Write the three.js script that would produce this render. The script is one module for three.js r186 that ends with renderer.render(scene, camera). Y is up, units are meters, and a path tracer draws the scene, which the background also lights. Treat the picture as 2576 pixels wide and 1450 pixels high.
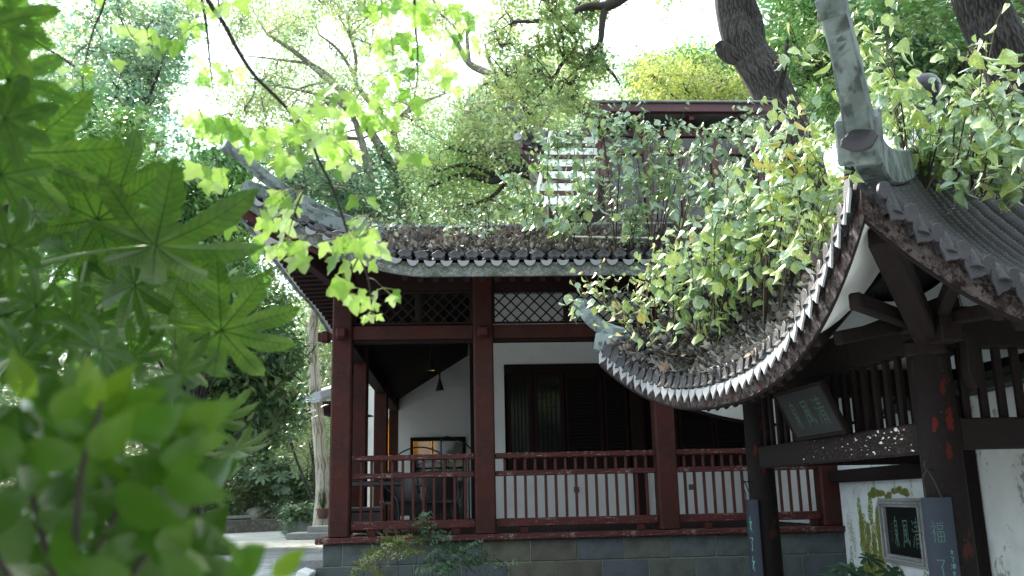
import * as THREE from 'three';
import { mergeGeometries } from 'three/addons/utils/BufferGeometryUtils.js';

// ---------- camera, sky, sun, exposure ----------
const W = 2576, H = 1450, F = 2327, EYE = new THREE.Vector3(0, 1.6, 0);
const scene = new THREE.Scene();
const camera = new THREE.PerspectiveCamera(2 * Math.atan(H / 2 / F) * 180 / Math.PI, W / H, 0.05, 400);
const YAW = 3.5 * Math.PI / 180, PITCH = 12.8 * Math.PI / 180, ROLL = 1.3 * Math.PI / 180;
const FWD = new THREE.Vector3(Math.sin(YAW) * Math.cos(PITCH), Math.sin(PITCH), -Math.cos(YAW) * Math.cos(PITCH));
const r0 = new THREE.Vector3().crossVectors(FWD, new THREE.Vector3(0, 1, 0)).normalize();
const u0 = new THREE.Vector3().crossVectors(r0, FWD);
const RIGHT = r0.clone().multiplyScalar(Math.cos(ROLL)).addScaledVector(u0, -Math.sin(ROLL));
const UPV = u0.clone().multiplyScalar(Math.cos(ROLL)).addScaledVector(r0, Math.sin(ROLL));
camera.position.copy(EYE);
camera.quaternion.setFromRotationMatrix(new THREE.Matrix4().makeBasis(RIGHT, UPV, FWD.clone().negate()));
camera.focus = 8.6;
camera.userData.fStop = 3.4;
scene.add(camera);

const SUN_DIR = new THREE.Vector3(-0.36, 0.72, -0.74).normalize();
{ // a bright, thinly veiled sky, whiter and brighter towards the sun
  const w = 128, h = 64, d = new Float32Array(w * h * 4), v = new THREE.Vector3();
  for (let j = 0; j < h; j++) for (let i = 0; i < w; i++) {
    const up = ((j + 0.5) / h - 0.5) * Math.PI, az = ((i + 0.5) / w - 0.5) * 2 * Math.PI;
    v.set(Math.cos(az) * Math.cos(up), Math.sin(up), Math.sin(az) * Math.cos(up));
    const c = Math.max(0, v.dot(SUN_DIR)), g = 0.62 + 0.18 * Math.max(0, v.y) + 0.5 * Math.pow(c, 3);
    const o = (j * w + i) * 4;
    d[o] = g * 0.88; d[o + 1] = g * 1.0; d[o + 2] = g * 1.1; d[o + 3] = 1;
  }
  const t = new THREE.DataTexture(d, w, h, THREE.RGBAFormat, THREE.FloatType);
  t.mapping = THREE.EquirectangularReflectionMapping; t.magFilter = THREE.LinearFilter; t.needsUpdate = true;
  scene.background = t; scene.environment = t;
}
const sun = new THREE.DirectionalLight(0xfff6e6, 4.0);
sun.position.copy(SUN_DIR).multiplyScalar(60).add(new THREE.Vector3(0, 0, -14));
sun.target.position.set(0, 0, -14); scene.add(sun.target);
sun.castShadow = true; sun.shadow.radius = 9; sun.shadow.mapSize.set(2048, 2048);
Object.assign(sun.shadow.camera, { left: -45, right: 45, top: 45, bottom: -45, near: 1, far: 160 });
scene.add(sun);
const renderer = new THREE.WebGLRenderer({ antialias: true });
renderer.setSize(1024, 576);
renderer.toneMapping = THREE.LinearToneMapping;
renderer.toneMappingExposure = 3.4;
renderer.shadowMap.enabled = true;

// ---------- helpers ----------
const V = (x, y, z) => new THREE.Vector3(x, y, z);
function rng(seed) { let a = seed >>> 0; return () => { a = (a + 0x6D2B79F5) | 0; let t = Math.imul(a ^ (a >>> 15), 1 | a); t = (t + Math.imul(t ^ (t >>> 7), 61 | t)) ^ t; return ((t ^ (t >>> 14)) >>> 0) / 4294967296; }; }
const ray = (px, py) => FWD.clone().addScaledVector(RIGHT, (px - W / 2) / F).addScaledVector(UPV, -(py - H / 2) / F);
const at = (px, py, d) => EYE.clone().addScaledVector(ray(px, py), d);          // a place in the world, d metres along the line of sight
const atZ = (px, py, z) => { const r = ray(px, py); return EYE.clone().addScaledVector(r, (z - EYE.z) / r.z); };
const used = new Map();
function numbered(n) { const k = used.get(n) || 0; used.set(n, k + 1); return k ? n + '_' + String(k).padStart(3, '0') : n; }
function tag(o, label, category, group, kind) {
  if (label) o.userData.label = label; if (category) o.userData.category = category;
  if (group) o.userData.group = group; if (kind) o.userData.kind = kind; return o;
}
function thing(name, label, category, pos = [0, 0, 0], turn = 0, group) {
  const o = new THREE.Group(); o.name = numbered(name); o.position.set(...pos); o.rotation.y = turn; scene.add(o);
  return tag(o, label, category, group);
}
function mesh(name, geo, mat, parent, kind) {
  const g = Array.isArray(geo) ? merge(geo) : geo, m = new THREE.Mesh(g, mat);
  m.name = parent ? name : numbered(name); m.castShadow = m.receiveShadow = true; (parent || scene).add(m);
  if (kind) m.userData.kind = kind; return m;
}
function sub(name, parent) { const g = new THREE.Group(); g.name = name; parent.add(g); return g; }
function clean(g) { // no index, only position, normal, uv
  let o = g.index ? g.toNonIndexed() : g;
  for (const k of Object.keys(o.attributes)) if (!['position', 'normal', 'uv'].includes(k)) o.deleteAttribute(k);
  if (!o.attributes.normal) o.computeVertexNormals();
  if (!o.attributes.uv) boxUV(o);
  return o;
}
function merge(list) { return list.length === 1 ? list[0] : mergeGeometries(list.map(clean)); }
function boxUV(g, s = 1) { // uv in metres, from the plane each triangle faces
  const p = g.attributes.position, n = p.count, uv = new Float32Array(n * 2), a = V(), b = V(), c = V();
  for (let i = 0; i + 2 < n; i += 3) {
    a.fromBufferAttribute(p, i); b.fromBufferAttribute(p, i + 1); c.fromBufferAttribute(p, i + 2);
    const m = b.clone().sub(a).cross(c.clone().sub(a)), ax = Math.abs(m.x), ay = Math.abs(m.y), az = Math.abs(m.z);
    [a, b, c].forEach((q, k) => { const o = (i + k) * 2; if (ax >= ay && ax >= az) { uv[o] = q.z * s; uv[o + 1] = q.y * s; } else if (ay >= az) { uv[o] = q.x * s; uv[o + 1] = q.z * s; } else { uv[o] = q.x * s; uv[o + 1] = q.y * s; } });
  }
  g.setAttribute('uv', new THREE.BufferAttribute(uv, 2)); return g;
}
// box with chamfered edges, centred
function cbox(w, h, d, c = 0.006) {
  const x = w / 2, y = h / 2, z = d / 2; c = Math.min(c, x * 0.45, y * 0.45, z * 0.45);
  const P = [], quad = (a, b, e, f) => P.push(...a, ...b, ...e, ...a, ...e, ...f), tri = (a, b, e) => P.push(...a, ...b, ...e);
  const X = x - c, Y = y - c, Z = z - c;
  quad([-X, -Y, z], [X, -Y, z], [X, Y, z], [-X, Y, z]); quad([X, -Y, -z], [-X, -Y, -z], [-X, Y, -z], [X, Y, -z]);
  quad([x, -Y, Z], [x, -Y, -Z], [x, Y, -Z], [x, Y, Z]); quad([-x, -Y, -Z], [-x, -Y, Z], [-x, Y, Z], [-x, Y, -Z]);
  quad([-X, y, Z], [X, y, Z], [X, y, -Z], [-X, y, -Z]); quad([-X, -y, -Z], [X, -y, -Z], [X, -y, Z], [-X, -y, Z]);
  quad([X, -Y, z], [x, -Y, Z], [x, Y, Z], [X, Y, z]); quad([-x, -Y, Z], [-X, -Y, z], [-X, Y, z], [-x, Y, Z]);
  quad([x, -Y, -Z], [X, -Y, -z], [X, Y, -z], [x, Y, -Z]); quad([-X, -Y, -z], [-x, -Y, -Z], [-x, Y, -Z], [-X, Y, -z]);
  quad([-X, Y, z], [X, Y, z], [X, y, Z], [-X, y, Z]); quad([-X, -y, Z], [X, -y, Z], [X, -Y, z], [-X, -Y, z]);
  quad([X, Y, -z], [-X, Y, -z], [-X, y, -Z], [X, y, -Z]); quad([X, -y, -Z], [-X, -y, -Z], [-X, -Y, -z], [X, -Y, -z]);
  quad([x, Y, Z], [x, Y, -Z], [X, y, -Z], [X, y, Z]); quad([X, -y, Z], [X, -y, -Z], [x, -Y, -Z], [x, -Y, Z]);
  quad([-x, Y, -Z], [-x, Y, Z], [-X, y, Z], [-X, y, -Z]); quad([-X, -y, -Z], [-X, -y, Z], [-x, -Y, Z], [-x, -Y, -Z]);
  for (const i of [-1, 1]) for (const j of [-1, 1]) for (const k of [-1, 1]) {
    const a = [i * x, j * Y, k * Z], b = [i * X, j * y, k * Z], e = [i * X, j * Y, k * z];
    if (i * j * k > 0) tri(a, b, e); else tri(a, e, b);
  }
  const g = new THREE.BufferGeometry(); g.setAttribute('position', new THREE.Float32BufferAttribute(P, 3)); g.computeVertexNormals(); return boxUV(g);
}
const box = (x0, x1, y0, y1, z0, z1, c) => { const g = cbox(x1 - x0, y1 - y0, z1 - z0, c); g.translate((x0 + x1) / 2, (y0 + y1) / 2, (z0 + z1) / 2); return boxUV(g); };
// beam of cross-section w x h between two points
function bar(a, b, w, h, c = 0.004, up = V(0, 1, 0)) {
  const d = b.clone().sub(a), L = d.length(), g = cbox(w, h, L, c), z = d.normalize();
  const x = new THREE.Vector3().crossVectors(up, z).normalize(), y = new THREE.Vector3().crossVectors(z, x);
  g.applyMatrix4(new THREE.Matrix4().makeBasis(x, y, z).setPosition(a.clone().add(b).multiplyScalar(0.5))); return g;
}
// tapered tube along points [x, y, z, r]
function limb(pts, rad = 7, per = 4, rough = 0, rnd = null) {
  const c = new THREE.CatmullRomCurve3(pts.map((p) => V(p[0], p[1], p[2])), false, 'centripetal'), n = Math.max(2, (pts.length - 1) * per), pos = [], uv = [], idx = [], nor = [];
  let nx = null, len = 0, prev = null;
  for (let i = 0; i <= n; i++) {
    const t = i / n, q = c.getPoint(t), tg = c.getTangent(t), f = t * (pts.length - 1), k = Math.min(pts.length - 2, Math.floor(f)), r = pts[k][3] + (pts[k + 1][3] - pts[k][3]) * (f - k);
    if (prev) len += prev.distanceTo(q); prev = q;
    if (!nx) nx = Math.abs(tg.y) < 0.9 ? V(0, 1, 0).cross(tg).normalize() : V(1, 0, 0).cross(tg).normalize();
    else nx.addScaledVector(tg, -nx.dot(tg)).normalize();
    const by = tg.clone().cross(nx);
    for (let j = 0; j <= rad; j++) {
      const a = j / rad * 2 * Math.PI, rr = r * (1 + (rough && rnd ? rough * (j === rad ? 0 : rnd() - 0.5) : 0)), o = nx.clone().multiplyScalar(Math.cos(a)).addScaledVector(by, Math.sin(a));
      pos.push(q.x + o.x * rr, q.y + o.y * rr, q.z + o.z * rr); nor.push(o.x, o.y, o.z); uv.push(j / rad * 2 * Math.PI * Math.max(r, pts[0][3] * 0.5), len);
    }
    if (i) for (let j = 0; j < rad; j++) { const a = (i - 1) * (rad + 1) + j, b = a + rad + 1; idx.push(a, a + 1, b, b, a + 1, b + 1); }
  }
  const g = new THREE.BufferGeometry();
  g.setAttribute('position', new THREE.Float32BufferAttribute(pos, 3)); g.setAttribute('normal', new THREE.Float32BufferAttribute(nor, 3)); g.setAttribute('uv', new THREE.Float32BufferAttribute(uv, 2)); g.setIndex(idx);
  return g.toNonIndexed();
}
// ---------- textures ----------
function noiseField(n, seed, cells, oct = 4, gain = 0.5) { // tileable value noise, 0..1
  const r = rng(seed), out = new Float32Array(n * n); let amp = 1, sum = 0, c = cells;
  for (let o = 0; o < oct; o++, c *= 2, amp *= gain) {
    if (c > n) break;
    const g = new Float32Array(c * c); for (let i = 0; i < g.length; i++) g[i] = r(); sum += amp;
    for (let y = 0; y < n; y++) { const fy = y / n * c, y0 = Math.floor(fy), ty = fy - y0, sy = ty * ty * (3 - 2 * ty), a0 = (y0 % c) * c, a1 = ((y0 + 1) % c) * c;
      for (let x = 0; x < n; x++) { const fx = x / n * c, x0 = Math.floor(fx), tx = fx - x0, sx = tx * tx * (3 - 2 * tx), i0 = x0 % c, i1 = (x0 + 1) % c;
        out[y * n + x] += amp * ((g[a0 + i0] * (1 - sx) + g[a0 + i1] * sx) * (1 - sy) + (g[a1 + i0] * (1 - sx) + g[a1 + i1] * sx) * sy); } }
  }
  for (let i = 0; i < out.length; i++) out[i] /= sum; return out;
}
const enc = (x) => { x = Math.min(1, Math.max(0, x)); return 255 * (x <= 0.0031308 ? 12.92 * x : 1.055 * Math.pow(x, 1 / 2.4) - 0.055); };
function texOf(n, fn, rep = 1, srgb = true) { // fn(i, x, y) -> [r, g, b] linear
  const d = new Uint8Array(n * n * 4);
  for (let y = 0, i = 0; y < n; y++) for (let x = 0; x < n; x++, i++) { const c = fn(i, x / n, y / n); for (let k = 0; k < 3; k++) d[i * 4 + k] = srgb ? enc(c[k]) : Math.min(255, Math.max(0, c[k] * 255)); d[i * 4 + 3] = 255; }
  const t = new THREE.DataTexture(d, n, n); t.wrapS = t.wrapT = THREE.RepeatWrapping; t.magFilter = THREE.LinearFilter; t.repeat.set(rep, rep);
  if (srgb) t.colorSpace = THREE.SRGBColorSpace; t.needsUpdate = true; return t;
}
const smooth = (a, b, x) => { const t = Math.min(1, Math.max(0, (x - a) / (b - a))); return t * t * (3 - 2 * t); };
const mix3 = (a, b, t) => [a[0] + (b[0] - a[0]) * t, a[1] + (b[1] - a[1]) * t, a[2] + (b[2] - a[2]) * t];
const N1 = noiseField(512, 11, 4, 6), N2 = noiseField(512, 22, 16, 5), N3 = noiseField(512, 33, 64, 4, 0.6), N4 = noiseField(512, 44, 7, 6, 0.6);
const grain = (n, seed, sx, sy) => { const f = noiseField(n, seed, 8, 6, 0.65), o = new Float32Array(n * n); for (let y = 0; y < n; y++) for (let x = 0; x < n; x++) o[y * n + x] = f[((y * sy) % n) * n + ((x * sx) % n)]; return o; };
const fine = texOf(512, (i) => { const v = 0.35 * N3[i] + 0.65 * N2[i]; return [v, v, v]; }, 1, false);
const coarse = texOf(512, (i) => { const v = 0.6 * N4[i] + 0.4 * N3[i]; return [v, v, v]; }, 1, false);
const rep = (t, x, y = x) => { const c = t.clone(); c.repeat.set(x, y); c.needsUpdate = true; return c; };
function std(o) { const { bs, spec, ...r } = o; const m = spec === undefined ? new THREE.MeshStandardMaterial({ roughness: 0.8, ...r }) : new THREE.MeshPhysicalMaterial({ roughness: 0.8, specularIntensity: spec, ...r }); if (bs) { m.bumpMap = o.bumpMap || rep(fine, 3); m.bumpScale = bs; } return m; }
const rgb = (r, g, b) => new THREE.Color().setRGB(r, g, b);
const Gv = grain(512, 71, 6, 1), Gh = grain(512, 72, 1, 6);
function two(a, b, c, f1, f2, rp, lo = 0.35, hi = 0.7, amount = 0.6) { return texOf(512, (i) => mix3(mix3(a, b, smooth(lo, hi, f1[i])), c, smooth(0.52, 0.72, f2[i]) * amount), rp); }
const M = {};
M.red = std({ map: texOf(512, (i) => { const k = 0.75 + 0.5 * Gv[i]; const c = mix3(mix3([0.05, 0.0112, 0.008], [0.034, 0.0105, 0.008], smooth(0.4, 0.65, N1[i])), [0.056, 0.02, 0.0155], smooth(0.56, 0.66, N4[i]) * 0.5); const chip = N3[i] > 0.79 && N1[i] > 0.52 ? 1 : 0; return chip ? [0.12, 0.09, 0.085] : c.map((v) => v * k); }, 1.1), roughness: 0.6, spec: 0.4, bs: 0.0012 });
M.redRail = std({ map: texOf(512, (i) => { const k = 0.75 + 0.5 * Gh[i]; const c = mix3([0.068, 0.0135, 0.0125], [0.048, 0.012, 0.0105], smooth(0.35, 0.65, N2[i])); const chip = Gh[i] * 0.6 + N3[i] * 0.4 > 0.625 && N1[i] > 0.45 ? 1 : 0; return chip ? [0.26, 0.22, 0.21] : c.map((v) => v * k); }, 1.3, 1.3), roughness: 0.55, spec: 0.5, bs: 0.0015 });
M.redBal = std({ map: texOf(512, (i) => { const k = 0.7 + 0.6 * Gv[i]; return mix3([0.062, 0.013, 0.0115], [0.045, 0.025, 0.02], smooth(0.45, 0.65, N2[i])).map((v) => v * k); }, 1.7), roughness: 0.6, spec: 0.45, bs: 0.001 });
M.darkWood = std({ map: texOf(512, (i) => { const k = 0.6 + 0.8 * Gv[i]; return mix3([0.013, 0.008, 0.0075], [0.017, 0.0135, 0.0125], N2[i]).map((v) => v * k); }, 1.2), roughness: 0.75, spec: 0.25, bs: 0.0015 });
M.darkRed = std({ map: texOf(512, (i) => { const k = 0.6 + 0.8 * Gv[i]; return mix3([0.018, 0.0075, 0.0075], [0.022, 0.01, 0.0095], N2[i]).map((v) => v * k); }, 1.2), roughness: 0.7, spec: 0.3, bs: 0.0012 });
M.lattice = std({ map: texOf(256, (i) => { const k = 0.7 + 0.6 * N2[i * 2]; return [0.02 * k, 0.013 * k, 0.012 * k]; }, 2), roughness: 0.75, spec: 0.3 });
M.plaster = std({ map: texOf(512, (i) => mix3([0.74, 0.76, 0.75], [0.56, 0.59, 0.58], smooth(0.5, 0.8, N1[i]) * 0.7 + smooth(0.6, 0.75, N3[i]) * 0.2), 0.5), roughness: 0.9, bs: 0.001 });
M.ridge = std({ map: two([0.30, 0.36, 0.36], [0.17, 0.21, 0.205], [0.05, 0.06, 0.055], N4, N2, 0.8, 0.35, 0.62, 0.85), roughness: 0.9, bs: 0.003 });
M.horn = std({ map: two([0.2, 0.245, 0.24], [0.105, 0.135, 0.13], [0.035, 0.044, 0.04], N4, N2, 1.1, 0.35, 0.65, 0.8), roughness: 0.85, bs: 0.002 });
M.fascia = std({ map: texOf(512, (i) => { let c = mix3([0.1, 0.11, 0.1], [0.28, 0.29, 0.27], smooth(0.42, 0.7, N3[i] * 0.65 + N2[i] * 0.35)); c = mix3(c, [0.045, 0.06, 0.035], smooth(0.45, 0.68, N1[i]) * 0.85); return c; }, 1.4), roughness: 0.95, bs: 0.006, bumpMap: rep(coarse, 1.4) });
M.tile = std({ map: two([0.022, 0.022, 0.024], [0.04, 0.039, 0.041], [0.085, 0.085, 0.085], N2, N3, 2.5, 0.4, 0.7, 0.5), roughness: 0.75, bs: 0.0015 });
M.tilePale = std({ map: two([0.34, 0.36, 0.37], [0.22, 0.24, 0.25], [0.1, 0.11, 0.11], N2, N3, 3, 0.4, 0.7, 0.5), roughness: 0.8, bs: 0.0015 });
M.mortar = std({ map: two([0.19, 0.205, 0.17], [0.26, 0.27, 0.22], [0.13, 0.15, 0.05], N2, N4, 1.2, 0.3, 0.7, 0.9), roughness: 0.95 });
const stoneMap = texOf(512, (i) => { const k = 0.42 + 0.95 * N4[i] + 0.3 * (N3[i] - 0.5) + 0.25 * (N2[i] - 0.5); return [k, k, k].map((v, j) => v * (1 + 0.12 * (N1[i] - 0.5) * (j - 1))); }, 1.15);
M.stones = [[0.06, 0.08, 0.077], [0.072, 0.084, 0.07], [0.06, 0.076, 0.085], [0.085, 0.086, 0.064], [0.073, 0.07, 0.056], [0.07, 0.087, 0.088]].map((c) => std({ map: stoneMap, color: rgb(...c), roughness: 0.75, bs: 0.003, bumpMap: rep(coarse, 2) }));
M.granite = std({ map: two([0.27, 0.28, 0.28], [0.36, 0.37, 0.37], [0.16, 0.17, 0.16], N1, N3, 0.9), roughness: 0.85, bs: 0.002 });
M.paves = [[0.40, 0.41, 0.42], [0.46, 0.47, 0.48], [0.35, 0.36, 0.375]].map((c) => std({ map: stoneMap, color: rgb(...c), roughness: 0.8, bs: 0.002 }));
M.earth = std({ map: two([0.05, 0.045, 0.03], [0.08, 0.07, 0.05], [0.03, 0.05, 0.015], N2, N4, 0.3), roughness: 1, bs: 0.02 });
M.bank = std({ map: two([0.3, 0.29, 0.25], [0.2, 0.2, 0.16], [0.06, 0.1, 0.04], N2, N4, 0.25), roughness: 1, bs: 0.03 });
M.rock = std({ map: two([0.09, 0.085, 0.08], [0.16, 0.15, 0.14], [0.04, 0.05, 0.03], N2, N4, 0.6), roughness: 0.95, bs: 0.02 });
const Gb = grain(512, 91, 4, 1);
M.bark = std({ map: texOf(512, (i) => mix3([0.014, 0.013, 0.012], [0.075, 0.07, 0.066], smooth(0.38, 0.7, Gb[i])).map((v) => v * (0.8 + 0.4 * N1[i])), 1.4, 0.7), roughness: 0.95, bs: 0.02, bumpMap: rep(texOf(512, (i) => [Gb[i], Gb[i], Gb[i]], 1, false), 1.4) });
M.barkPale = std({ map: texOf(512, (i) => mix3([0.12, 0.11, 0.09], [0.26, 0.25, 0.21], smooth(0.35, 0.7, Gb[i])).map((v) => v * (0.8 + 0.4 * N1[i])), 0.8), roughness: 0.95, bs: 0.01 });
M.barkThin = std({ color: rgb(0.035, 0.026, 0.022), roughness: 0.9 });
M.twigPale = std({ color: rgb(0.16, 0.13, 0.1), roughness: 0.9 });
M.iron = std({ color: rgb(0.015, 0.015, 0.018), roughness: 0.45, metalness: 0.3 });
M.steel = std({ map: two([0.085, 0.022, 0.027], [0.065, 0.019, 0.023], [0.1, 0.045, 0.048], N1, N3, 0.7), roughness: 0.45 });
M.glass = new THREE.MeshPhysicalMaterial({ color: rgb(0.75, 0.8, 0.78), transmission: 1, thickness: 0, roughness: 0.03, ior: 1.5 });
M.glassDark = new THREE.MeshPhysicalMaterial({ color: rgb(0.35, 0.38, 0.36), transmission: 0.9, thickness: 0, roughness: 0.04, ior: 1.5 });
M.soffit = std({ map: texOf(512, (i) => mix3([0.8, 0.83, 0.81], [0.64, 0.67, 0.65], smooth(0.5, 0.8, N1[i])), 0.7), roughness: 0.9 });
// ---------- leaves ----------
function leafMat(r, g, b, t = 0.45, rough = 0.5, map = null, spec = 0.7) { // green blade, lit through from behind
  return new THREE.MeshPhysicalMaterial({ color: rgb(r, g, b), roughness: rough, transmission: t, thickness: 0, specularIntensity: spec, map, side: THREE.DoubleSide });
}
// blade along +y from the origin: pts of [y, halfwidth], fold and curl in z
function blade(prof, fold, curl, side = 0) {
  const pos = [], uv = [], idx = [], n = prof.length, L = prof[n - 1][0];
  prof.forEach(([y, w], i) => { const t = y / L, z = -curl * t * t * L, x = side * t * t; pos.push(x - w, y, z + fold * w, x, y, z, x + w, y, z + fold * w); uv.push(0.5 - w / L, t, 0.5, t, 0.5 + w / L, t);
    if (i) for (const k of [0, 1]) { const a = (i - 1) * 3 + k, b = a + 3; idx.push(a, a + 1, b, b, a + 1, b + 1); } });
  const g = new THREE.BufferGeometry(); g.setAttribute('position', new THREE.Float32BufferAttribute(pos, 3)); g.setAttribute('uv', new THREE.Float32BufferAttribute(uv, 2)); g.setIndex(idx); g.computeVertexNormals(); return g;
}
const LANCE = [[0, 0.01], [0.35, 0.17], [0.7, 0.13], [1, 0]], OVAL = [[0, 0.02], [0.3, 0.24], [0.65, 0.22], [1, 0]], RHOMB = [[0, 0.01], [0.45, 0.26], [1, 0]];
function sprig(seed, n, R, len, prof, droop = 0.2) { // a loose clump of leaves round the origin
  const r = rng(seed), list = [], q = new THREE.Quaternion(), e = new THREE.Euler();
  for (let i = 0; i < n; i++) {
    const g = blade(prof, 0.25 * r(), 0.15 + 0.25 * r()), s = len * (0.7 + 0.6 * r());
    e.set((r() - 0.5) * 2.2 - 0.4 - droop * 3, r() * 6.283, (r() - 0.5) * 2.6, 'YXZ'); q.setFromEuler(e);
    const d = V(r() - 0.5, (r() - 0.5) * 0.8, r() - 0.5).normalize().multiplyScalar(R * Math.pow(r(), 0.5));
    g.applyMatrix4(new THREE.Matrix4().compose(d, q, V(s, s, s))); list.push(g);
  }
  return mergeGeometries(list);
}
const SPRIG = { fine: [1, 2, 3].map((s) => sprig(s, 26, 0.34, 0.075, RHOMB)), mid: [4, 5, 6].map((s) => sprig(s, 18, 0.3, 0.12, RHOMB)), gloss: [7, 8, 9].map((s) => sprig(s, 16, 0.26, 0.15, LANCE)), broad: [10, 11, 12].map((s) => sprig(s, 12, 0.28, 0.16, OVAL, 0.3)) };
function scatter(name, geos, mat, places, parent, kind) { // places: [Vector3, scale, tint Color][] spread over a few instanced meshes joined as one part each
  const lists = geos.map(() => []); places.forEach((p, i) => lists[i % geos.length].push(p));
  const r = rng(places.length + 7), mx = new THREE.Matrix4(), q = new THREE.Quaternion(), e = new THREE.Euler();
  lists.forEach((l, k) => {
    if (!l.length) return;
    const im = new THREE.InstancedMesh(geos[k], mat, l.length); im.name = name; im.castShadow = im.receiveShadow = true;
    l.forEach(([p, s, c, ry], i) => { e.set((r() - 0.5) * 0.7, ry ?? r() * 6.283, (r() - 0.5) * 0.7); q.setFromEuler(e); im.setMatrixAt(i, mx.compose(p, q, V(s, s, s))); if (c) im.setColorAt(i, c); });
    im.userData.kind = 'stuff'; (parent || scene).add(im);
  });
}
const tint = (r, a = 0.35) => { const k = 1 + (r() - 0.5) * 2 * a, w = (r() - 0.5) * a; return new THREE.Color().setRGB(Math.max(0.2, k * (1 + w)), Math.max(0.2, k), Math.max(0.2, k * (1 - w))); };
// ---------- roof tiles, ridges ----------
function arcTile(r, len, th, up) { // a quarter-round roof tile lying along z, open below (up = 1) or above (up = -1)
  const P = [], n = 7, a0 = up > 0 ? 0.15 : 0.3, pt = (rr, k) => { const a = Math.PI * (a0 + (1 - 2 * a0) * k / n); return [Math.cos(a) * rr, up * Math.sin(a) * rr - (up < 0 ? -0.03 : 0.04)]; };
  const q = (a, b, c, d) => P.push(...a, ...b, ...c, ...a, ...c, ...d);
  for (let k = 0; k < n; k++) { const z0 = len / 2, z1 = -len / 2, [ax, ay] = pt(r + th, k), [bx, by] = pt(r + th, k + 1), [cx2, cy] = pt(r, k), [dx, dy] = pt(r, k + 1);
    q([ax, ay, z0], [ax, ay, z1], [bx, by, z1], [bx, by, z0]); q([cx2, cy, z0], [dx, dy, z0], [dx, dy, z1], [cx2, cy, z1]); q([ax, ay, z0], [bx, by, z0], [dx, dy, z0], [cx2, cy, z0]); }
  const g = new THREE.BufferGeometry(); g.setAttribute('position', new THREE.Float32BufferAttribute(P, 3)); g.computeVertexNormals(); return boxUV(g);
}
const tileCover = (r, len, th) => arcTile(r, len, th, 1), tilePan = (r, len, th) => arcTile(r, len, th, -1);
function plate(shape, depth, bevel) { // thin cast plate with its face towards +z, uv over the face
  const g = new THREE.ExtrudeGeometry(shape, { depth, bevelEnabled: true, bevelThickness: bevel, bevelSize: bevel, bevelSegments: 1, curveSegments: 6 });
  g.computeBoundingBox(); const b = g.boundingBox, p = g.attributes.position, uv = g.attributes.uv;
  for (let i = 0; i < p.count; i++) uv.setXY(i, (p.getX(i) - b.min.x) / (b.max.x - b.min.x), (p.getY(i) - b.min.y) / (b.max.y - b.min.y));
  g.translate(0, 0, -depth); return g;
}
function canvas(w, h, draw) { const c = document.createElement('canvas'); c.width = w; c.height = h; const x = c.getContext('2d'); draw(x, w, h); return c; }
const reliefCanvas = canvas(256, 256, (x, w, h) => { // cast pattern: rim, rays, a round seal and scrolls
  x.fillStyle = '#555'; x.fillRect(0, 0, w, h); x.strokeStyle = '#ddd'; x.lineWidth = 9; x.lineCap = 'round';
  x.beginPath(); x.arc(128, 60, 78, Math.PI, 2 * Math.PI, true); x.stroke(); x.beginPath(); x.arc(128, 88, 112, Math.PI * 1.08, Math.PI * 1.92); x.stroke(); x.beginPath(); x.arc(128, 76, 96, Math.PI * 1.04, Math.PI * 1.96); x.stroke();
  x.lineWidth = 7; x.beginPath(); x.arc(128, 84, 34, 0, 7); x.stroke(); x.beginPath(); x.moveTo(108, 76); x.lineTo(148, 76); x.moveTo(108, 92); x.lineTo(148, 92); x.moveTo(128, 62); x.lineTo(128, 108); x.stroke();
  for (let i = 0; i < 9; i++) { const a = Math.PI * (1.1 + 0.8 * i / 8); x.beginPath(); x.arc(128 + Math.cos(a) * 140, 128 + Math.sin(a) * 100, 15, 0, 5); x.stroke(); }
  for (const s of [-1, 1]) { x.beginPath(); x.arc(128 + s * 62, 92, 16, 0, 5); x.stroke(); x.beginPath(); x.arc(128 + s * 84, 60, 12, 1, 6); x.stroke(); }
});
const reliefTex = new THREE.CanvasTexture(reliefCanvas);
M.tileRelief = new THREE.MeshStandardMaterial({ color: rgb(0.045, 0.043, 0.05), roughness: 0.5, bumpMap: reliefTex, bumpScale: 0.012 });
M.tileReliefPale = new THREE.MeshStandardMaterial({ color: rgb(0.34, 0.35, 0.37), roughness: 0.7, bumpMap: reliefTex, bumpScale: 0.008 });
const fan = new THREE.Shape(); fan.moveTo(-0.078, 0); fan.quadraticCurveTo(-0.075, 0.03, -0.05, 0.035); fan.quadraticCurveTo(-0.025, 0.062, 0, 0.064); fan.quadraticCurveTo(0.025, 0.062, 0.05, 0.035); fan.quadraticCurveTo(0.075, 0.03, 0.078, 0); fan.quadraticCurveTo(0.06, -0.02, 0.04, -0.045); fan.quadraticCurveTo(0, -0.062, -0.04, -0.045); fan.quadraticCurveTo(-0.06, -0.02, -0.078, 0);
const END_FAN = plate(fan, 0.014, 0.003);
const bowl = new THREE.Shape(); bowl.moveTo(-0.07, 0.0); bowl.quadraticCurveTo(0, -0.025, 0.07, 0.0); bowl.quadraticCurveTo(0.062, -0.045, 0.03, -0.066); bowl.quadraticCurveTo(0, -0.08, -0.03, -0.066); bowl.quadraticCurveTo(-0.062, -0.045, -0.07, 0);
const DRIP_BOWL = plate(bowl, 0.01, 0.002);
const pal = new THREE.Shape(); pal.moveTo(-0.04, -0.05); pal.quadraticCurveTo(-0.062, -0.01, -0.05, 0.03); pal.quadraticCurveTo(-0.035, 0.07, 0, 0.085); pal.quadraticCurveTo(0.035, 0.07, 0.05, 0.03); pal.quadraticCurveTo(0.062, -0.01, 0.04, -0.05); pal.quadraticCurveTo(0, -0.09, -0.04, -0.05);
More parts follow.
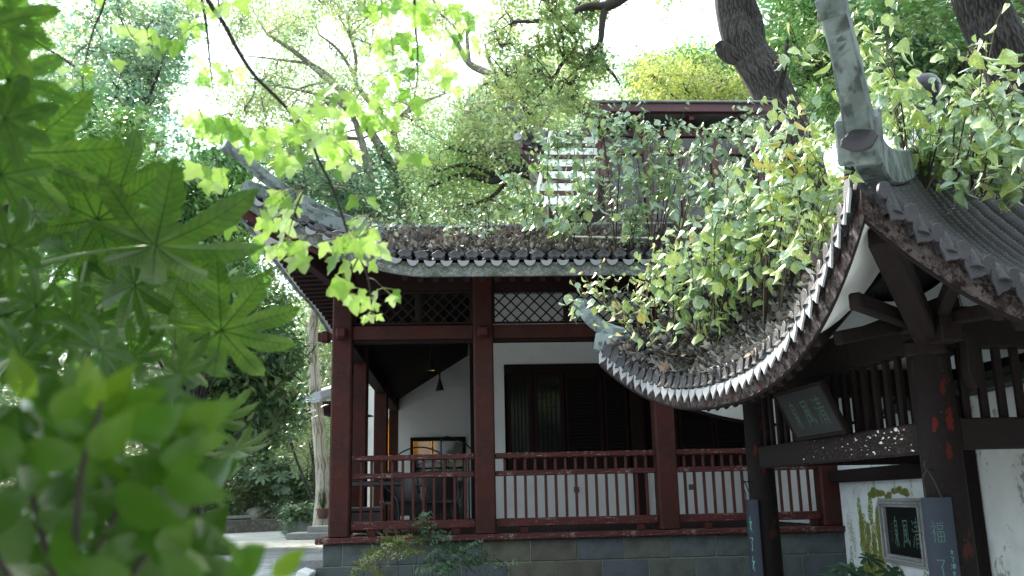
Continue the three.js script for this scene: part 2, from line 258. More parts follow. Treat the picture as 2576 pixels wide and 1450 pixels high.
const END_PALM = plate(pal, 0.014, 0.003), END_PALM_SMALL = END_PALM.clone().scale(0.8, 0.8, 1).translate(0, -0.03, 0);
const ogee = new THREE.Shape(); ogee.moveTo(-0.072, 0.012); ogee.quadraticCurveTo(0, -0.02, 0.072, 0.012); ogee.quadraticCurveTo(0.075, -0.035, 0.045, -0.06); ogee.quadraticCurveTo(0.02, -0.075, 0, -0.11); ogee.quadraticCurveTo(-0.02, -0.075, -0.045, -0.06); ogee.quadraticCurveTo(-0.075, -0.035, -0.072, 0.012);
const DRIP_OGEE = plate(ogee, 0.01, 0.002);
// plastered ridge swept along points, [width, height] at each; tip > 0 adds the squared hook at the end
function horn(parent, pts, sizes, tip, mat = M.horn, name = 'hip_ridge') {
  const c = new THREE.CatmullRomCurve3(pts), n = (pts.length - 1) * 6, list = [], frames = [];
  for (let i = 0; i <= n; i++) { const t = i / n, q = c.getPoint(t), z = c.getTangent(t).normalize(), f = t * (pts.length - 1), k = Math.min(pts.length - 2, Math.floor(f)), w = sizes[k][0] + (sizes[k + 1][0] - sizes[k][0]) * (f - k), h = sizes[k][1] + (sizes[k + 1][1] - sizes[k][1]) * (f - k);
    const x = V(0, 1, 0).cross(z).normalize(), y = z.clone().cross(x).normalize(); frames.push([q, x, y, w / 2, h / 2]); }
  const P = [], q4 = (a, b, d, e) => P.push(...a.toArray(), ...b.toArray(), ...d.toArray(), ...a.toArray(), ...d.toArray(), ...e.toArray());
  const ring = ([q, x, y, w, h]) => { const ch = Math.min(w, h) * 0.18; return [[w, -h + ch], [w, h - ch], [w - ch, h], [-w + ch, h], [-w, h - ch], [-w, -h + ch], [-w + ch, -h], [w - ch, -h]].map(([a, b]) => q.clone().addScaledVector(x, a).addScaledVector(y, b)); };
  const R = frames.map(ring); for (let i = 0; i < n; i++) for (let k = 0; k < 8; k++) { const k2 = (k + 1) % 8; q4(R[i][k], R[i][k2], R[i + 1][k2], R[i + 1][k]); }
  for (const [i, s] of [[0, 1], [n, -1]]) for (let k = 1; k < 7; k++) { const a = R[i][0], b = R[i][k], d = R[i][k + 1]; if (s > 0) P.push(...a.toArray(), ...d.toArray(), ...b.toArray()); else P.push(...a.toArray(), ...b.toArray(), ...d.toArray()); }
  const g = new THREE.BufferGeometry(); g.setAttribute('position', new THREE.Float32BufferAttribute(P, 3)); g.computeVertexNormals(); list.push(boxUV(g));
  if (tip) { const [q, x, y, w, h] = frames[n], z = x.clone().cross(y), b = cbox(w * 2.12, tip, tip * 0.8, 0.008); b.applyMatrix4(new THREE.Matrix4().makeBasis(x, y, z).setPosition(q.clone().addScaledVector(z, -tip * 0.25).addScaledVector(y, -h + tip * 0.28))); list.push(b); }
  return mesh(name, list, mat, parent);
}
// ---------- the ground, the court, the slope behind ----------
{
  const heightAt = (x, z) => { // a yard in front, a wooded slope behind and to the right
    let y = 0.1;
    const back = smooth(-36, -62, z) * 11 + smooth(-62, -110, z) * 6; y += back;
    const right = smooth(7, 26, x) * smooth(-8, -24, z) * 9; y = Math.max(y, right + 0.1);
    return y;
  };
  const g = new THREE.PlaneGeometry(360, 330, 150, 140); g.rotateX(-Math.PI / 2); g.translate(0, 0, -85);
  const p = g.attributes.position, nn = rng(5);
  for (let i = 0; i < p.count; i++) { const x = p.getX(i), z = p.getZ(i); p.setY(i, heightAt(x, z) + (z < -38 || x > 9 ? (nn() - 0.5) * 0.5 : 0)); }
  const gg = g.toNonIndexed(); gg.computeVertexNormals(); boxUV(gg); mesh('ground', gg, M.earth, null, 'structure');

  mesh('yard_paving', [box(-14, 9, 0.02, 0.13, -10.1, 11, 0.01)], std({ map: two([0.27, 0.28, 0.28], [0.33, 0.34, 0.34], [0.2, 0.21, 0.2], N1, N3, 0.35), roughness: 0.9 }), null, 'structure');
  // court of stone slabs: an even bed, each near slab a piece of its own
  const court = mesh('courtyard_paving', [box(-30, -1.72, -0.3, 0.655, -36.5, -12.05, 0.01)], std({ map: two([0.3, 0.31, 0.32], [0.38, 0.39, 0.4], [0.24, 0.25, 0.25], N1, N3, 0.35), roughness: 0.85 }), null, 'structure');
  const r = rng(31), lw = [0.62, 0.74, 0.9];
  const geos = lw.map((w) => cbox(w - 0.012, 0.05, 0.38, 0.006)); let count = 0;
  for (let row = 0; row < 30; row++) {
    const z = -12.3 - row * 0.392; let x = -1.8 - r() * 0.2;
    while (x > -8.6 && count < 298) { const k = Math.floor(r() * 3), w = lw[k]; x -= w / 2;
      const inPlanter = x > -6.3 && x < -3.6 && z > -19.5 && z < -14.4 && 0;
      if (!inPlanter) { const m = mesh('paving_slab', geos[k], M.paves[Math.floor(r() * 3)], court); m.position.set(x, 0.678 + r() * 0.006, z); m.rotation.set((r() - 0.5) * 0.006, 0, (r() - 0.5) * 0.006); count++; }
      x -= w / 2; }
  }
  const kerb = mesh('kerb', [box(-30, -1.9, 0.5, 0.72, -12.05, -11.85, 0.015)], M.granite, null, 'structure');
  // slanting coping stones by the corner of the hall
  const st = thing('coping_stone', 'pale slanted coping slab leaning against the left corner of the stone base', 'stone slab', [-1.95, 0.45, -11.75]);
  const cs = mesh('slab', cbox(0.16, 0.75, 0.5, 0.015), M.plaster, st); cs.rotation.z = -0.32; cs.position.set(0, 0.0, 0);
  const lp = thing('loose_paving_stone', 'thick grey stone block lying at the corner of the hall on the court', 'stone block', [-2.02, 0.7, -13.3], 0.25);
  mesh('block', [box(-0.5, 0.42, 0, 0.16, -0.22, 0.22, 0.02)], M.granite, lp);

  // low kerb wall with planted bank behind
  const kw = thing('retaining_wall', 'low dark retaining wall with flat coping at the far edge of the court', 'retaining wall', [0, 0, 0]);
  const A = at(455, 1338, 33), B = at(742, 1318, 37.5); A.y = B.y = 0.7;
  const A2 = A.clone().addScaledVector(B.clone().sub(A), -2.6);
  mesh('wall_body', bar(V(A2.x, 0.86, A2.z), V(B.x + 6, 0.86, B.z), 0.4, 0.42, 0.01), M.rock, kw);
  const n = 16; for (let i = 0; i < n; i++) { const a = A2.clone().lerp(B, i / n), b = A2.clone().lerp(B, (i + 0.985) / n); a.y = b.y = 1.12 + (i % 3) * 0.006; mesh('coping', bar(a, b, 0.5, 0.11, 0.015), M.granite, kw); }
  const bg = new THREE.PlaneGeometry(46, 16, 46, 18); bg.rotateX(-Math.PI / 2); const bp = bg.attributes.position, br = rng(9);
  for (let i = 0; i < bp.count; i++) { const z = bp.getZ(i), t = (8 - z) / 16; bp.setY(i, 0.75 + 3.2 * Math.pow(t, 1.1) + 0.35 * (br() - 0.5) * Math.min(1, t * 4)); }
  bg.translate(-8, 0, -44.6); const b2 = bg.toNonIndexed(); b2.computeVertexNormals(); boxUV(b2); mesh('bank', b2, M.bank, null, 'structure');
  // steps leading up beside the hall
  const sg = thing('stone_steps', 'pale granite steps rising behind the left corner column of the hall', 'steps', [-3.4, 0.7, -24.4]);
  [[0, 0.15], [0.45, 0.3], [1.35, 0.46]].forEach(([dx, y], i) => mesh('step', [box(-0.95 + dx, 2.4, y - 0.15, y, -1.2 - i * 0.1, 0.05 - i * 0.45, 0.012)], M.granite, sg));
}
// ---------- the hall with the red veranda ----------
const hall = thing('veranda_hall', 'timber hall with red columns, railed veranda and tiled eaves overgrown with plants', 'hall');
const FL = 1.165; // veranda floor
{
  const ZF = -12.0, cx = [-1.5, 0.34, 2.69, 4.82];
  // stone base: mortar core and dressed blocks
  const base = mesh('stone_base', [box(-1.69, 4.94, -0.4, 1.085, -22.5, ZF - 0.002, 0.004)], M.mortar, hall);
  const r = rng(77); let q = 0;
  const course = (y0, y1, joints) => { for (let i = 0; i + 1 < joints.length; i++) { const b = mesh('stone_block', [box(joints[i] + 0.005, joints[i + 1] - 0.005, y0 + 0.005, y1 - 0.005, ZF - 0.08, ZF + 0.008 + r() * 0.006, 0.008)], M.stones[[0, 5, 0, 2, 3, 4, 2, 1, 5, 0, 5, 2][q++ % 12]], base); } };
  course(0.82, 1.085, [-1.69, -1.45, -0.88, -0.29, 0.30, 0.89, 1.48, 2.07, 2.66, 3.25, 3.84, 4.43, 4.94]);
  course(0.535, 0.82, [-1.78, -1.16, -0.57, 0.02, 0.61, 1.2, 1.79, 2.38, 2.97, 3.56, 3.84, 4.35, 4.94]);
  course(0.25, 0.535, [-1.8, -1.45, -0.88, -0.29, 0.30, 0.89, 1.48, 2.07, 2.66, 3.25, 3.84, 4.43, 4.94]);
  for (let i = 0; i < 9; i++) mesh('stone_block', [box(-1.70, -1.6, 0.82, 1.08, ZF - 0.1 - i * 0.6 - 0.59, ZF - 0.1 - i * 0.6, 0.008)], M.stones[i % 6], base);
  mesh('floor_sill', [box(-1.78, 4.97, 1.09, 1.162, ZF - 0.35, ZF + 0.075, 0.012)], M.redRail, hall);
  mesh('floor_sill', [box(-1.79, -1.4, 1.088, 1.158, -22, ZF - 0.353, 0.012)], M.redRail, hall);
  const fl = sub('floor', hall);
  for (let i = 0; i < 26; i++) mesh('floor_board', [box(-1.395, 4.9, 1.09, FL - 0.006 + (i % 3) * 0.002, ZF - 0.352 - i * 0.13 - 0.127, ZF - 0.352 - i * 0.13, 0.003)], M.darkRed, fl);
  mesh('floor_board', [box(-1.395, 0.55, 1.08, FL - 0.004, -22, -15.74, 0.003)], M.darkRed, fl);
  // columns
  const colGeo = cbox(0.262, 3.44, 0.262, 0.022); colGeo.translate(0, FL - 0.01 + 1.72, 0);
  for (const x of cx) mesh('column', colGeo, M.red, hall).position.set(x, 0, ZF - 0.131);
  for (const z of [-14.2, -18.3, -22.2]) mesh('column', colGeo, M.red, hall).position.set(-1.5, 0, z);
  // beams and beam ends
  for (let i = 0; i < 3; i++) { mesh('tie_beam', [box(cx[i] + 0.131, cx[i + 1] - 0.131, 3.66, 3.85, ZF - 0.22, ZF - 0.05, 0.01)], M.red, hall);
    mesh('head_beam', [box(cx[i] + 0.131, cx[i + 1] - 0.131, 4.325, 4.62, ZF - 0.23, ZF - 0.06, 0.01)], M.darkRed, hall);
    mesh('soffit_strip', [box(cx[i] + 0.132, cx[i + 1] - 0.132, 3.625, 3.657, ZF - 0.21, ZF - 0.08, 0.004)], M.darkWood, hall); }
  const endGeo = () => { const g = mergeGeometries([cbox(0.15, 0.15, 0.12, 0.026), cbox(0.115, 0.115, 0.05, 0.022).translate(0, 0, 0.07)].map(clean)); return boxUV(g); };
  for (const x of [cx[0], cx[1], cx[2]]) mesh('beam_end', endGeo(), M.red, hall).position.set(x + 0.0, 3.735, ZF + 0.052);
  const le = mesh('beam_end', endGeo(), M.red, hall); le.rotation.y = -Math.PI / 2; le.position.set(-1.735, 3.72, ZF - 0.14);
  mesh('beam_end_stub', [box(-1.75, -1.632, 3.68, 3.76, ZF - 0.19, ZF - 0.09, 0.006)], M.red, hall);
  const sideZ = [ZF - 0.26, -14.07, -14.33, -18.17, -18.43, -22.07];
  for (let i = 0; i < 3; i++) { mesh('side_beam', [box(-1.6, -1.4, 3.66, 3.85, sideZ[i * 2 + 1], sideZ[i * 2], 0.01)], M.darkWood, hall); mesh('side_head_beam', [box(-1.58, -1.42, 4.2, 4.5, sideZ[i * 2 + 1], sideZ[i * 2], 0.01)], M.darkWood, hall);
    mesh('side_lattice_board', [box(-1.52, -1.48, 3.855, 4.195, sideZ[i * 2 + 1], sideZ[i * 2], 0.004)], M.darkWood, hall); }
  // diagonal lattice between the beams
  const lattice = (x0, x1, y0, y1, z) => {
    const p = sub('lattice_panel', hall), f = 0.028;
    mesh('lattice_frame', [box(x0, x1, y0, y0 + f, z - 0.03, z, 0.003), box(x0, x1, y1 - f, y1, z - 0.03, z, 0.003), box(x0, x0 + f, y0 + f, y1 - f, z - 0.03, z, 0.003), box(x1 - f, x1, y0 + f, y1 - f, z - 0.03, z, 0.003)], M.lattice, p);
    const X0 = x0 + f, X1 = x1 - f, Y0 = y0 + f, Y1 = y1 - f, sp = 0.158;
    for (const s of [1, -1]) for (let c = -2; c < 12; c++) {
      let a = s > 0 ? X0 + c * sp - 0.06 : X0 + c * sp + 0.02; // crosses Y0 at a, runs up with slope s
      const hh = Y1 - Y0; let xa = a, ya = Y0, xb = a + s * hh, yb = Y1;
      if (xa < X0) { ya += (X0 - xa); xa = X0; } if (xb < X0) { yb -= (X0 - xb); xb = X0; } if (xa > X1) { ya += (xa - X1); xa = X1; } if (xb > X1) { yb -= (xb - X1); xb = X1; }
      if (yb - ya < 0.03) continue;
      mesh('slat', bar(V(xa, ya, z - (s > 0 ? 0.011 : 0.0225)), V(xb, yb, z - (s > 0 ? 0.011 : 0.0225)), 0.019, 0.01, 0.002, V(0, 0, 1)), M.lattice, p);
    }
  };
  for (const [x0, x1] of [[-1.366, -0.53], [-0.5, 0.206], [0.475, 1.45], [1.48, 2.556], [2.824, 3.78], [3.81, 4.69]]) lattice(x0, x1, 3.87, 4.32, ZF - 0.1);
  for (const x of [-0.515, 1.465, 3.795]) mesh('lattice_post', [box(x - 0.0145, x + 0.0145, 3.87, 4.32, ZF - 0.15, ZF - 0.085, 0.003)], M.lattice, hall);
  // railings
  const zr = ZF - 0.131;
  const railing = (x0, x1, n, legs) => {
    const p = sub('railing', hall);
    mesh('top_rail', [box(x0, x1, 2.1, 2.17, zr - 0.05, zr + 0.05, 0.012)], M.redRail, p); mesh('middle_rail', [box(x0, x1, 1.878, 1.945, zr - 0.035, zr + 0.035, 0.008)], M.redRail, p);
    mesh('bottom_rail', [box(x0, x1, 1.245, 1.35, zr - 0.04, zr + 0.045, 0.01)], M.redRail, p);
    for (const l of legs) mesh('rail_foot', [box(l - 0.05, l + 0.05, FL, 1.243, zr - 0.035, zr + 0.035, 0.006)], M.red, p);
    const u = cbox(0.034, 0.153, 0.036, 0.004), w = cbox(0.034, 0.526, 0.036, 0.004);
    for (let i = 0; i < n; i++) { const x = x0 + (x1 - x0) * (i + 0.95) / (n + 0.9); mesh('baluster', u, M.redBal, p).position.set(x, 2.0225, zr); mesh('baluster', w, M.redBal, p).position.set(x, 1.614, zr); }
  };
  railing(cx[0] + 0.131, cx[1] - 0.131, 11, [-1.1, -0.03]); railing(cx[1] + 0.131, cx[2] - 0.131, 15, [0.83, 2.33]); railing(cx[2] + 0.131, cx[3] - 0.131, 14, [3.2, 4.6]);
  // wall behind the veranda with its dark doors
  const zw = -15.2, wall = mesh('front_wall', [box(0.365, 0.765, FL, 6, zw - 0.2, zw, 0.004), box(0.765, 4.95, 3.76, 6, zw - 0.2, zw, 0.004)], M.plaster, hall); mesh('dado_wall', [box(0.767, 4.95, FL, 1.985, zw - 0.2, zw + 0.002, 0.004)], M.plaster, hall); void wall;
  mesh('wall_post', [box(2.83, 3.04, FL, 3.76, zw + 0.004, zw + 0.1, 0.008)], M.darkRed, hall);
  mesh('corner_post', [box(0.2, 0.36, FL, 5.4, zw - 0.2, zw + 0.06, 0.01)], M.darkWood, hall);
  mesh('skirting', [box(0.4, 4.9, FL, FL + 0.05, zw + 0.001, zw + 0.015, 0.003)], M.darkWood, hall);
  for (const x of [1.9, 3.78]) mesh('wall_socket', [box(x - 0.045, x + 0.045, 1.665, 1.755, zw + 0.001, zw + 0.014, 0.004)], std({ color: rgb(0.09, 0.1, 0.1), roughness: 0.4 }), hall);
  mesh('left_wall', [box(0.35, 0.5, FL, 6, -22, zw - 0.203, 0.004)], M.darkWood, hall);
  // doors: frames, glazing with bars, plank leaves
  const leaf = (x0, x1, glazed) => {
    const d = sub('door', hall), y0 = 1.988, y1 = 3.755, z = zw - 0.07, w = glazed ? 0.07 : 0.05, gb = 2.3, gt = 3.53;
    mesh('door_frame', [box(x0, x0 + w, y0, y1, z - 0.05, z, 0.004), box(x1 - w, x1, y0, y1, z - 0.05, z, 0.004), box(x0 + w, x1 - w, gt, y1, z - 0.048, z - 0.002, 0.004), box(x0 + w, x1 - w, y0, gb, z - 0.048, z - 0.002, 0.004)], M.darkRed, d);
    if (glazed) {
      mesh('pane', [box(x0 + w, x1 - w, gb, gt, z - 0.034, z - 0.03, 0.001)], std({ color: rgb(0.012, 0.016, 0.015), roughness: 0.12 }), d);
      const W2 = x1 - x0 - 2 * w, a = x0 + w;
      for (const f of [0.2, 0.4, 0.6, 0.8]) mesh('glazing_bar', [box(a + W2 * f - 0.007, a + W2 * f + 0.007, gb, gt, z - 0.028, z - 0.012, 0.002)], M.darkWood, d);
      for (const [f0, f1, y] of [[0, 0.2, 2.55], [0.8, 1, 2.5], [0.2, 0.6, 2.72], [0.4, 0.8, 3.05], [0, 0.4, 3.2], [0.6, 1, 3.36], [0.2, 0.8, 3.45]]) mesh('glazing_bar', [box(a + W2 * f0 + 0.008, a + W2 * f1 - 0.008, y - 0.007, y + 0.007, z - 0.027, z - 0.013, 0.002)], M.darkWood, d);
    } else for (let i = 0; i < 22; i++) mesh('louver', [box(x0 + w, x1 - w, gb + i * (gt - gb) / 22 + 0.004, gb + (i + 1) * (gt - gb) / 22 - 0.006, z - 0.04, z - 0.012, 0.006)], M.darkWood, d);
  };
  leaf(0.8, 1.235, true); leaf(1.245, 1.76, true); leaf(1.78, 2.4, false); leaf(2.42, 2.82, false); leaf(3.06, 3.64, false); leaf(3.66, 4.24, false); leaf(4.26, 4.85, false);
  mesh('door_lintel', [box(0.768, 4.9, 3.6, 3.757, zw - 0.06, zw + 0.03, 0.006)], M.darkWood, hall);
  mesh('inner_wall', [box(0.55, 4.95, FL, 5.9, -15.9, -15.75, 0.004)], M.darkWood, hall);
  mesh('right_wall', [box(4.95, 5.15, 0.9, 5.2, -22, ZF - 0.02, 0.004)], M.plaster, hall);
  // end wall with its window at the back of the side veranda
  const ze = -22.0, eg = [];
  eg.push(box(-1.4, -1.12, FL, 4.2, ze - 0.2, ze, 0.003), box(0.17, 0.35, FL, 5.4, ze - 0.2, ze, 0.003), box(-1.12, 0.17, 3.03, 4.25, ze - 0.2, ze, 0.003));
  const tri = new THREE.Shape([new THREE.Vector2(-1.12, 4.25), new THREE.Vector2(0.17, 4.25), new THREE.Vector2(0.17, 5.3), new THREE.Vector2(-1.12, 4.42)]), te = new THREE.ExtrudeGeometry(tri, { depth: 0.196, bevelEnabled: false }); te.translate(0, 0, ze - 0.198); te.deleteAttribute('uv'); eg.push(boxUV(clean(te)));
  mesh('end_wall', eg, M.plaster, hall);
  const wf = mesh('end_window', [box(-1.12, 0.17, 2.95, 3.03, ze - 0.12, ze + 0.06, 0.005), box(-1.12, -1.05, FL, 2.95, ze - 0.12, ze + 0.05, 0.005), box(0.1, 0.17, FL, 2.95, ze - 0.12, ze + 0.05, 0.005), box(-0.62, -0.58, FL, 2.95, ze - 0.1, ze - 0.05, 0.004), box(-1.05, -0.62, 2.3, 2.34, ze - 0.1, ze - 0.05, 0.004), box(-0.58, 0.1, 2.3, 2.34, ze - 0.1, ze - 0.05, 0.004)], M.darkWood, hall);
  mesh('pane', [box(-0.575, 0.097, FL, 2.95, ze - 0.085, ze - 0.08, 0.001)], M.glassDark, wf); mesh('pane', [box(-1.047, -0.625, FL, 2.95, ze - 0.085, ze - 0.08, 0.001)], M.glassDark, wf);
  // the small lit room seen through it
  const warm = std({ color: rgb(0.55, 0.38, 0.1), roughness: 0.9 }), room = mesh('lit_room', [box(-2, -0.55, 0.5, 3.4, -24.2, -24.0, 0.01), box(-2.0, -1.9, 0.5, 3.4, -23.99, -22.25, 0.01), box(-2, -0.5, 3.4, 3.5, -24, -22.25, 0.01)], warm, hall);
  mesh('back_room_wall', [box(-0.549, 1.4, 0.5, 3.4, -26, -25.8, 0.01), box(1.2, 1.4, 0.5, 3.4, -25.79, -22.25, 0.01), box(-2, 1.2, 0.9, 1.1, -25.79, -22.25, 0.01)], M.darkWood, hall); mesh('counter', [box(-1.6, 0.6, 1.1, 2.64, -23.6, -23.0, 0.02)], M.darkWood, hall);
  const bulb = mesh('lamp_bulb', new THREE.SphereGeometry(0.05, 12, 8), new THREE.MeshStandardMaterial({ color: 0xffe0a0, emissive: 0xffc060, emissiveIntensity: 1.5 }), room); bulb.position.set(-0.95, 3.1, -23.2); bulb.castShadow = false;
  const pl = new THREE.PointLight(0xffc878, 1.5, 8); pl.position.set(-0.95, 3.1, -23.2); pl.castShadow = true; pl.shadow.radius = 2.5; room.add(pl);
  // sloping ceiling of the side veranda
  const ceil = mesh('veranda_ceiling', [box(-2.2, 0.5, 0, 0.04, -22.3, ZF - 0.25, 0.004)], M.darkWood, hall); ceil.rotation.z = Math.atan(0.62); ceil.position.set(0.29, 4.98, 0);
  { const s = Math.atan(0.62); for (let i = 0; i < 62; i++) { const z = ZF - 0.4 - i * 0.16, a = V(-1.55, 4.06, z), b = V(0.34, 5.235, z); mesh('rafter', bar(a, b, 0.05, 0.06, 0.004), M.darkRed, ceil); const m = ceil.children[ceil.children.length - 1]; ceil.updateMatrix(); m.applyMatrix4(ceil.matrix.clone().invert()); } }
  mesh('veranda_ceiling', [box(0.5, 4.9, 5.05, 5.09, zw + 0.002, ZF - 0.25, 0.004)], M.darkWood, hall);
  mesh('head_wall', [box(0.48, 4.69, 4.63, 5.02, ZF - 0.22, ZF - 0.12, 0.004)], M.darkWood, hall);

  // ---- roof: deck, fascia, tiles ----
  const roof = sub('roof', hall);
  const zE = -10.78, rise = (x) => x < -0.35 ? Math.pow((-0.35 - x) / 2.2, 1.75) * 0.86 : 0, eaveY = (x) => 4.205 + rise(x), eaveZ = (x) => zE + (x < -0.35 ? Math.pow((-0.35 - x) / 2.2, 2) * 0.2 : 0);
  const topY = 5.12, topZ = -12.28, XL = -2.55, XR = 5.05;
  const surf = (x, t) => { const ye = eaveY(x) + 0.175, hip = Math.max(0, (-0.95 - x)) / 1.6, tm = 1 - hip; return V(x, ye + (topY - ye) * Math.pow(t, 1.1), eaveZ(x) + (topZ - eaveZ(x)) * t); };
  const tMax = (x) => x < -0.95 ? 1 - (-0.95 - x) / 1.62 : 1;
  { // fascia and deck as swept sheets with thickness
    const fg = [], dg = [], n = 60;
    const sweep = (a, b, c, d, list) => { // prism between two quads of corners
      const P = []; const q = (p, s, t, u) => P.push(...p.toArray(), ...s.toArray(), ...t.toArray(), ...p.toArray(), ...t.toArray(), ...u.toArray());
      const [a0, a1, a2, a3] = a, [b0, b1, b2, b3] = b; q(a0, b0, b1, a1); q(a1, b1, b2, a2); q(a2, b2, b3, a3); q(a3, b3, b0, a0); if (c) q(a0, a1, a2, a3); if (d) q(b3, b2, b1, b0);
      const g = new THREE.BufferGeometry(); g.setAttribute('position', new THREE.Float32BufferAttribute(P, 3)); g.computeVertexNormals(); list.push(boxUV(g)); };
    for (let i = 0; i < n; i++) { const x0 = XL + (XR - XL) * i / n, x1 = XL + (XR - XL) * (i + 1) / n;
      const sec = (x) => { const y = eaveY(x), z = eaveZ(x); return [V(x, y, z), V(x, y + 0.165, z), V(x, y + 0.165, z - 0.05), V(x, y, z - 0.05)]; };
      sweep(sec(x0), sec(x1), i === 0, i === n - 1, fg);
      const dk = (x, t) => surf(x, t * tMax(x)).add(V(0, 0, t === 0 ? -0.052 : 0));
      for (let j = 0; j < 6; j++) { const s2 = (x) => [dk(x, j / 6), dk(x, (j + 1) / 6), dk(x, (j + 1) / 6).add(V(0, -0.06, 0)), dk(x, j / 6).add(V(0, -0.06, 0))]; if (tMax(x0) > 0.02) sweep(s2(x0), s2(x1), i === 0, i === n - 1, dg); } }
    mesh('fascia', fg, M.fascia, roof); mesh('roof_deck', dg, M.darkRed, roof);
    // rafters under the front eave
    for (let i = 0; i < 30; i++) { const x = -0.62 + i * 0.185, a = surf(x, 0.02), b = surf(x, 0.98); a.y -= 0.2; b.y -= 0.16; a.z -= 0.06; mesh('eave_rafter', bar(a, b, 0.07, 0.07, 0.006), M.darkRed, roof); }
  }
  mesh('terrace_deck', [box(-1.2, 9, 4.95, 5.06, -22.4, topZ - 0.09, 0.01)], M.granite, roof);
  // left eave: white soffit with dark rafters, dark edge board
  {
    const edge = (z) => V(-2.58 + (z < -15 ? 0.045 * (-15 - z) : 0), 4.99 - smooth(-15.5, -21, z) * 0.5, z), n = 24, sg = [], eg2 = [];
    for (let i = 0; i < n; i++) { const z0 = -10.75 - i * 0.47, z1 = z0 - 0.47, a = edge(z0), b = edge(z1), inner = (z) => { const f = Math.min(1, (-10.75 - z) / 1.4); return V(-2.5 + 1.08 * f, 4.98 + 0.06 * f, z); }, c = inner(z0), d = inner(z1);
      const P = []; const q = (p, s, t, u) => P.push(...p.toArray(), ...s.toArray(), ...t.toArray(), ...p.toArray(), ...t.toArray(), ...u.toArray()); q(a, c, d, b); q(a.clone().setY(a.y + 0.03), b.clone().setY(b.y + 0.03), d.clone().setY(d.y + 0.03), c.clone().setY(c.y + 0.03));
      const g = new THREE.BufferGeometry(); g.setAttribute('position', new THREE.Float32BufferAttribute(P, 3)); g.computeVertexNormals(); sg.push(boxUV(g)); eg2.push(bar(a.clone().add(V(-0.025, 0.05, 0)), b.clone().add(V(-0.025, 0.05, -0.004)), 0.05, 0.13, 0.004)); }
    mesh('soffit', sg, M.soffit, roof); mesh('side_fascia', eg2, M.ridge, roof);
    for (let i = 0; i < 34; i++) { const z = -12.15 - i * 0.285, a = edge(z), b = V(-1.36, 5.04, z); a.x += 0.1; a.y = a.y + (b.y - a.y) * 0.08 - 0.055; b.y -= 0.055; mesh('soffit_rafter', bar(a, b, 0.12, 0.1, 0.008), M.darkRed, roof); }
    mesh('hip_rafter', bar(V(-2.5, 5.0, -10.95), V(-1.45, 4.6, -12.05), 0.12, 0.16, 0.01), M.darkRed, roof);
    mesh('hip_rafter', bar(V(-2.1, 4.8, -11.4), V(-1.4, 4.3, -12.1), 0.16, 0.2, 0.012), M.darkRed, roof);
    mesh('corner_board', bar(V(-2.6, 5.02, -10.66), V(-1.5, 4.48, -10.78), 0.04, 0.14, 0.005), M.red, roof);
    mesh('side_wall_head', [box(-1.56, -1.44, 4.5, 5.04, -22, ZF - 0.27, 0.004)], M.darkWood, roof);
    // slope above the left eave
    const lg = []; for (let i = 4; i < n; i++) { const z0 = -10.75 - i * 0.47, z1 = z0 - 0.47, a = edge(z0).add(V(0, 0.12, 0)), b = edge(z1).add(V(0, 0.12, 0)), k = Math.min(1, Math.max(0.02, (-10.75 - z0) / 1.5)), k1 = Math.min(1, (-10.75 - z1) / 1.5), c = a.clone().lerp(V(-1.05, 5.2, z0), k), d = b.clone().lerp(V(-1.05, 5.2, z1), k1);
      const P = []; const q = (p, s, t, u) => P.push(...p.toArray(), ...s.toArray(), ...t.toArray(), ...p.toArray(), ...t.toArray(), ...u.toArray()); q(a, b, d, c); const g = new THREE.BufferGeometry(); g.setAttribute('position', new THREE.Float32BufferAttribute(P, 3)); g.computeVertexNormals(); lg.push(boxUV(g)); }
    mesh('side_slope', lg, M.tile, roof);
  }
  // ridge wall along the top of the slope, hip ridge and upturned horn at the left corner
  const seg = [-1.1, 0.4, 1.9, 3.4, 4.9, 6.4];
  for (let i = 0; i < 5; i++) { mesh('ridge', [box(seg[i] + 0.002, seg[i + 1] - 0.002, 4.99, 5.235 + i * 0.014, topZ - 0.09, topZ + 0.04, 0.012)], M.ridge, roof); mesh('ridge_cap', [box(seg[i] + 0.002, seg[i + 1] - 0.002, 5.238 + i * 0.014, 5.275 + i * 0.014, topZ - 0.12, topZ + 0.07, 0.014)], M.ridge, roof); }
  horn(roof, [V(-1.02, 5.2, -12.2), V(-1.5, 5.21, -11.75), V(-1.98, 5.31, -11.2), V(-2.3, 5.45, -10.75), V(-2.5, 5.58, -10.5), V(-2.69, 5.7, -10.35)], [[0.13, 0.15], [0.13, 0.15], [0.125, 0.14], [0.12, 0.12], [0.115, 0.1], [0.11, 0.08]], 0.13);
  horn(roof, [V(-1.05, 5.06, -12.15), V(-1.5, 5.09, -11.72), V(-1.98, 5.16, -11.18), V(-2.3, 5.22, -10.76), V(-2.5, 5.25, -10.58)], [[0.18, 0.2], [0.18, 0.2], [0.18, 0.2], [0.18, 0.18], [0.18, 0.17]], 0);
  // tiles: drip and end tile of each row, first courses piece by piece, the rest of the field as one part
  const rows = []; for (let x = -2.42; x < 5.0; x += 0.2) rows.push(x);
  const coverG = tileCover(0.072, 0.17, 0.012), panG = tilePan(0.09, 0.17, 0.012), rr = rng(404), fieldC = [], fieldP = [];
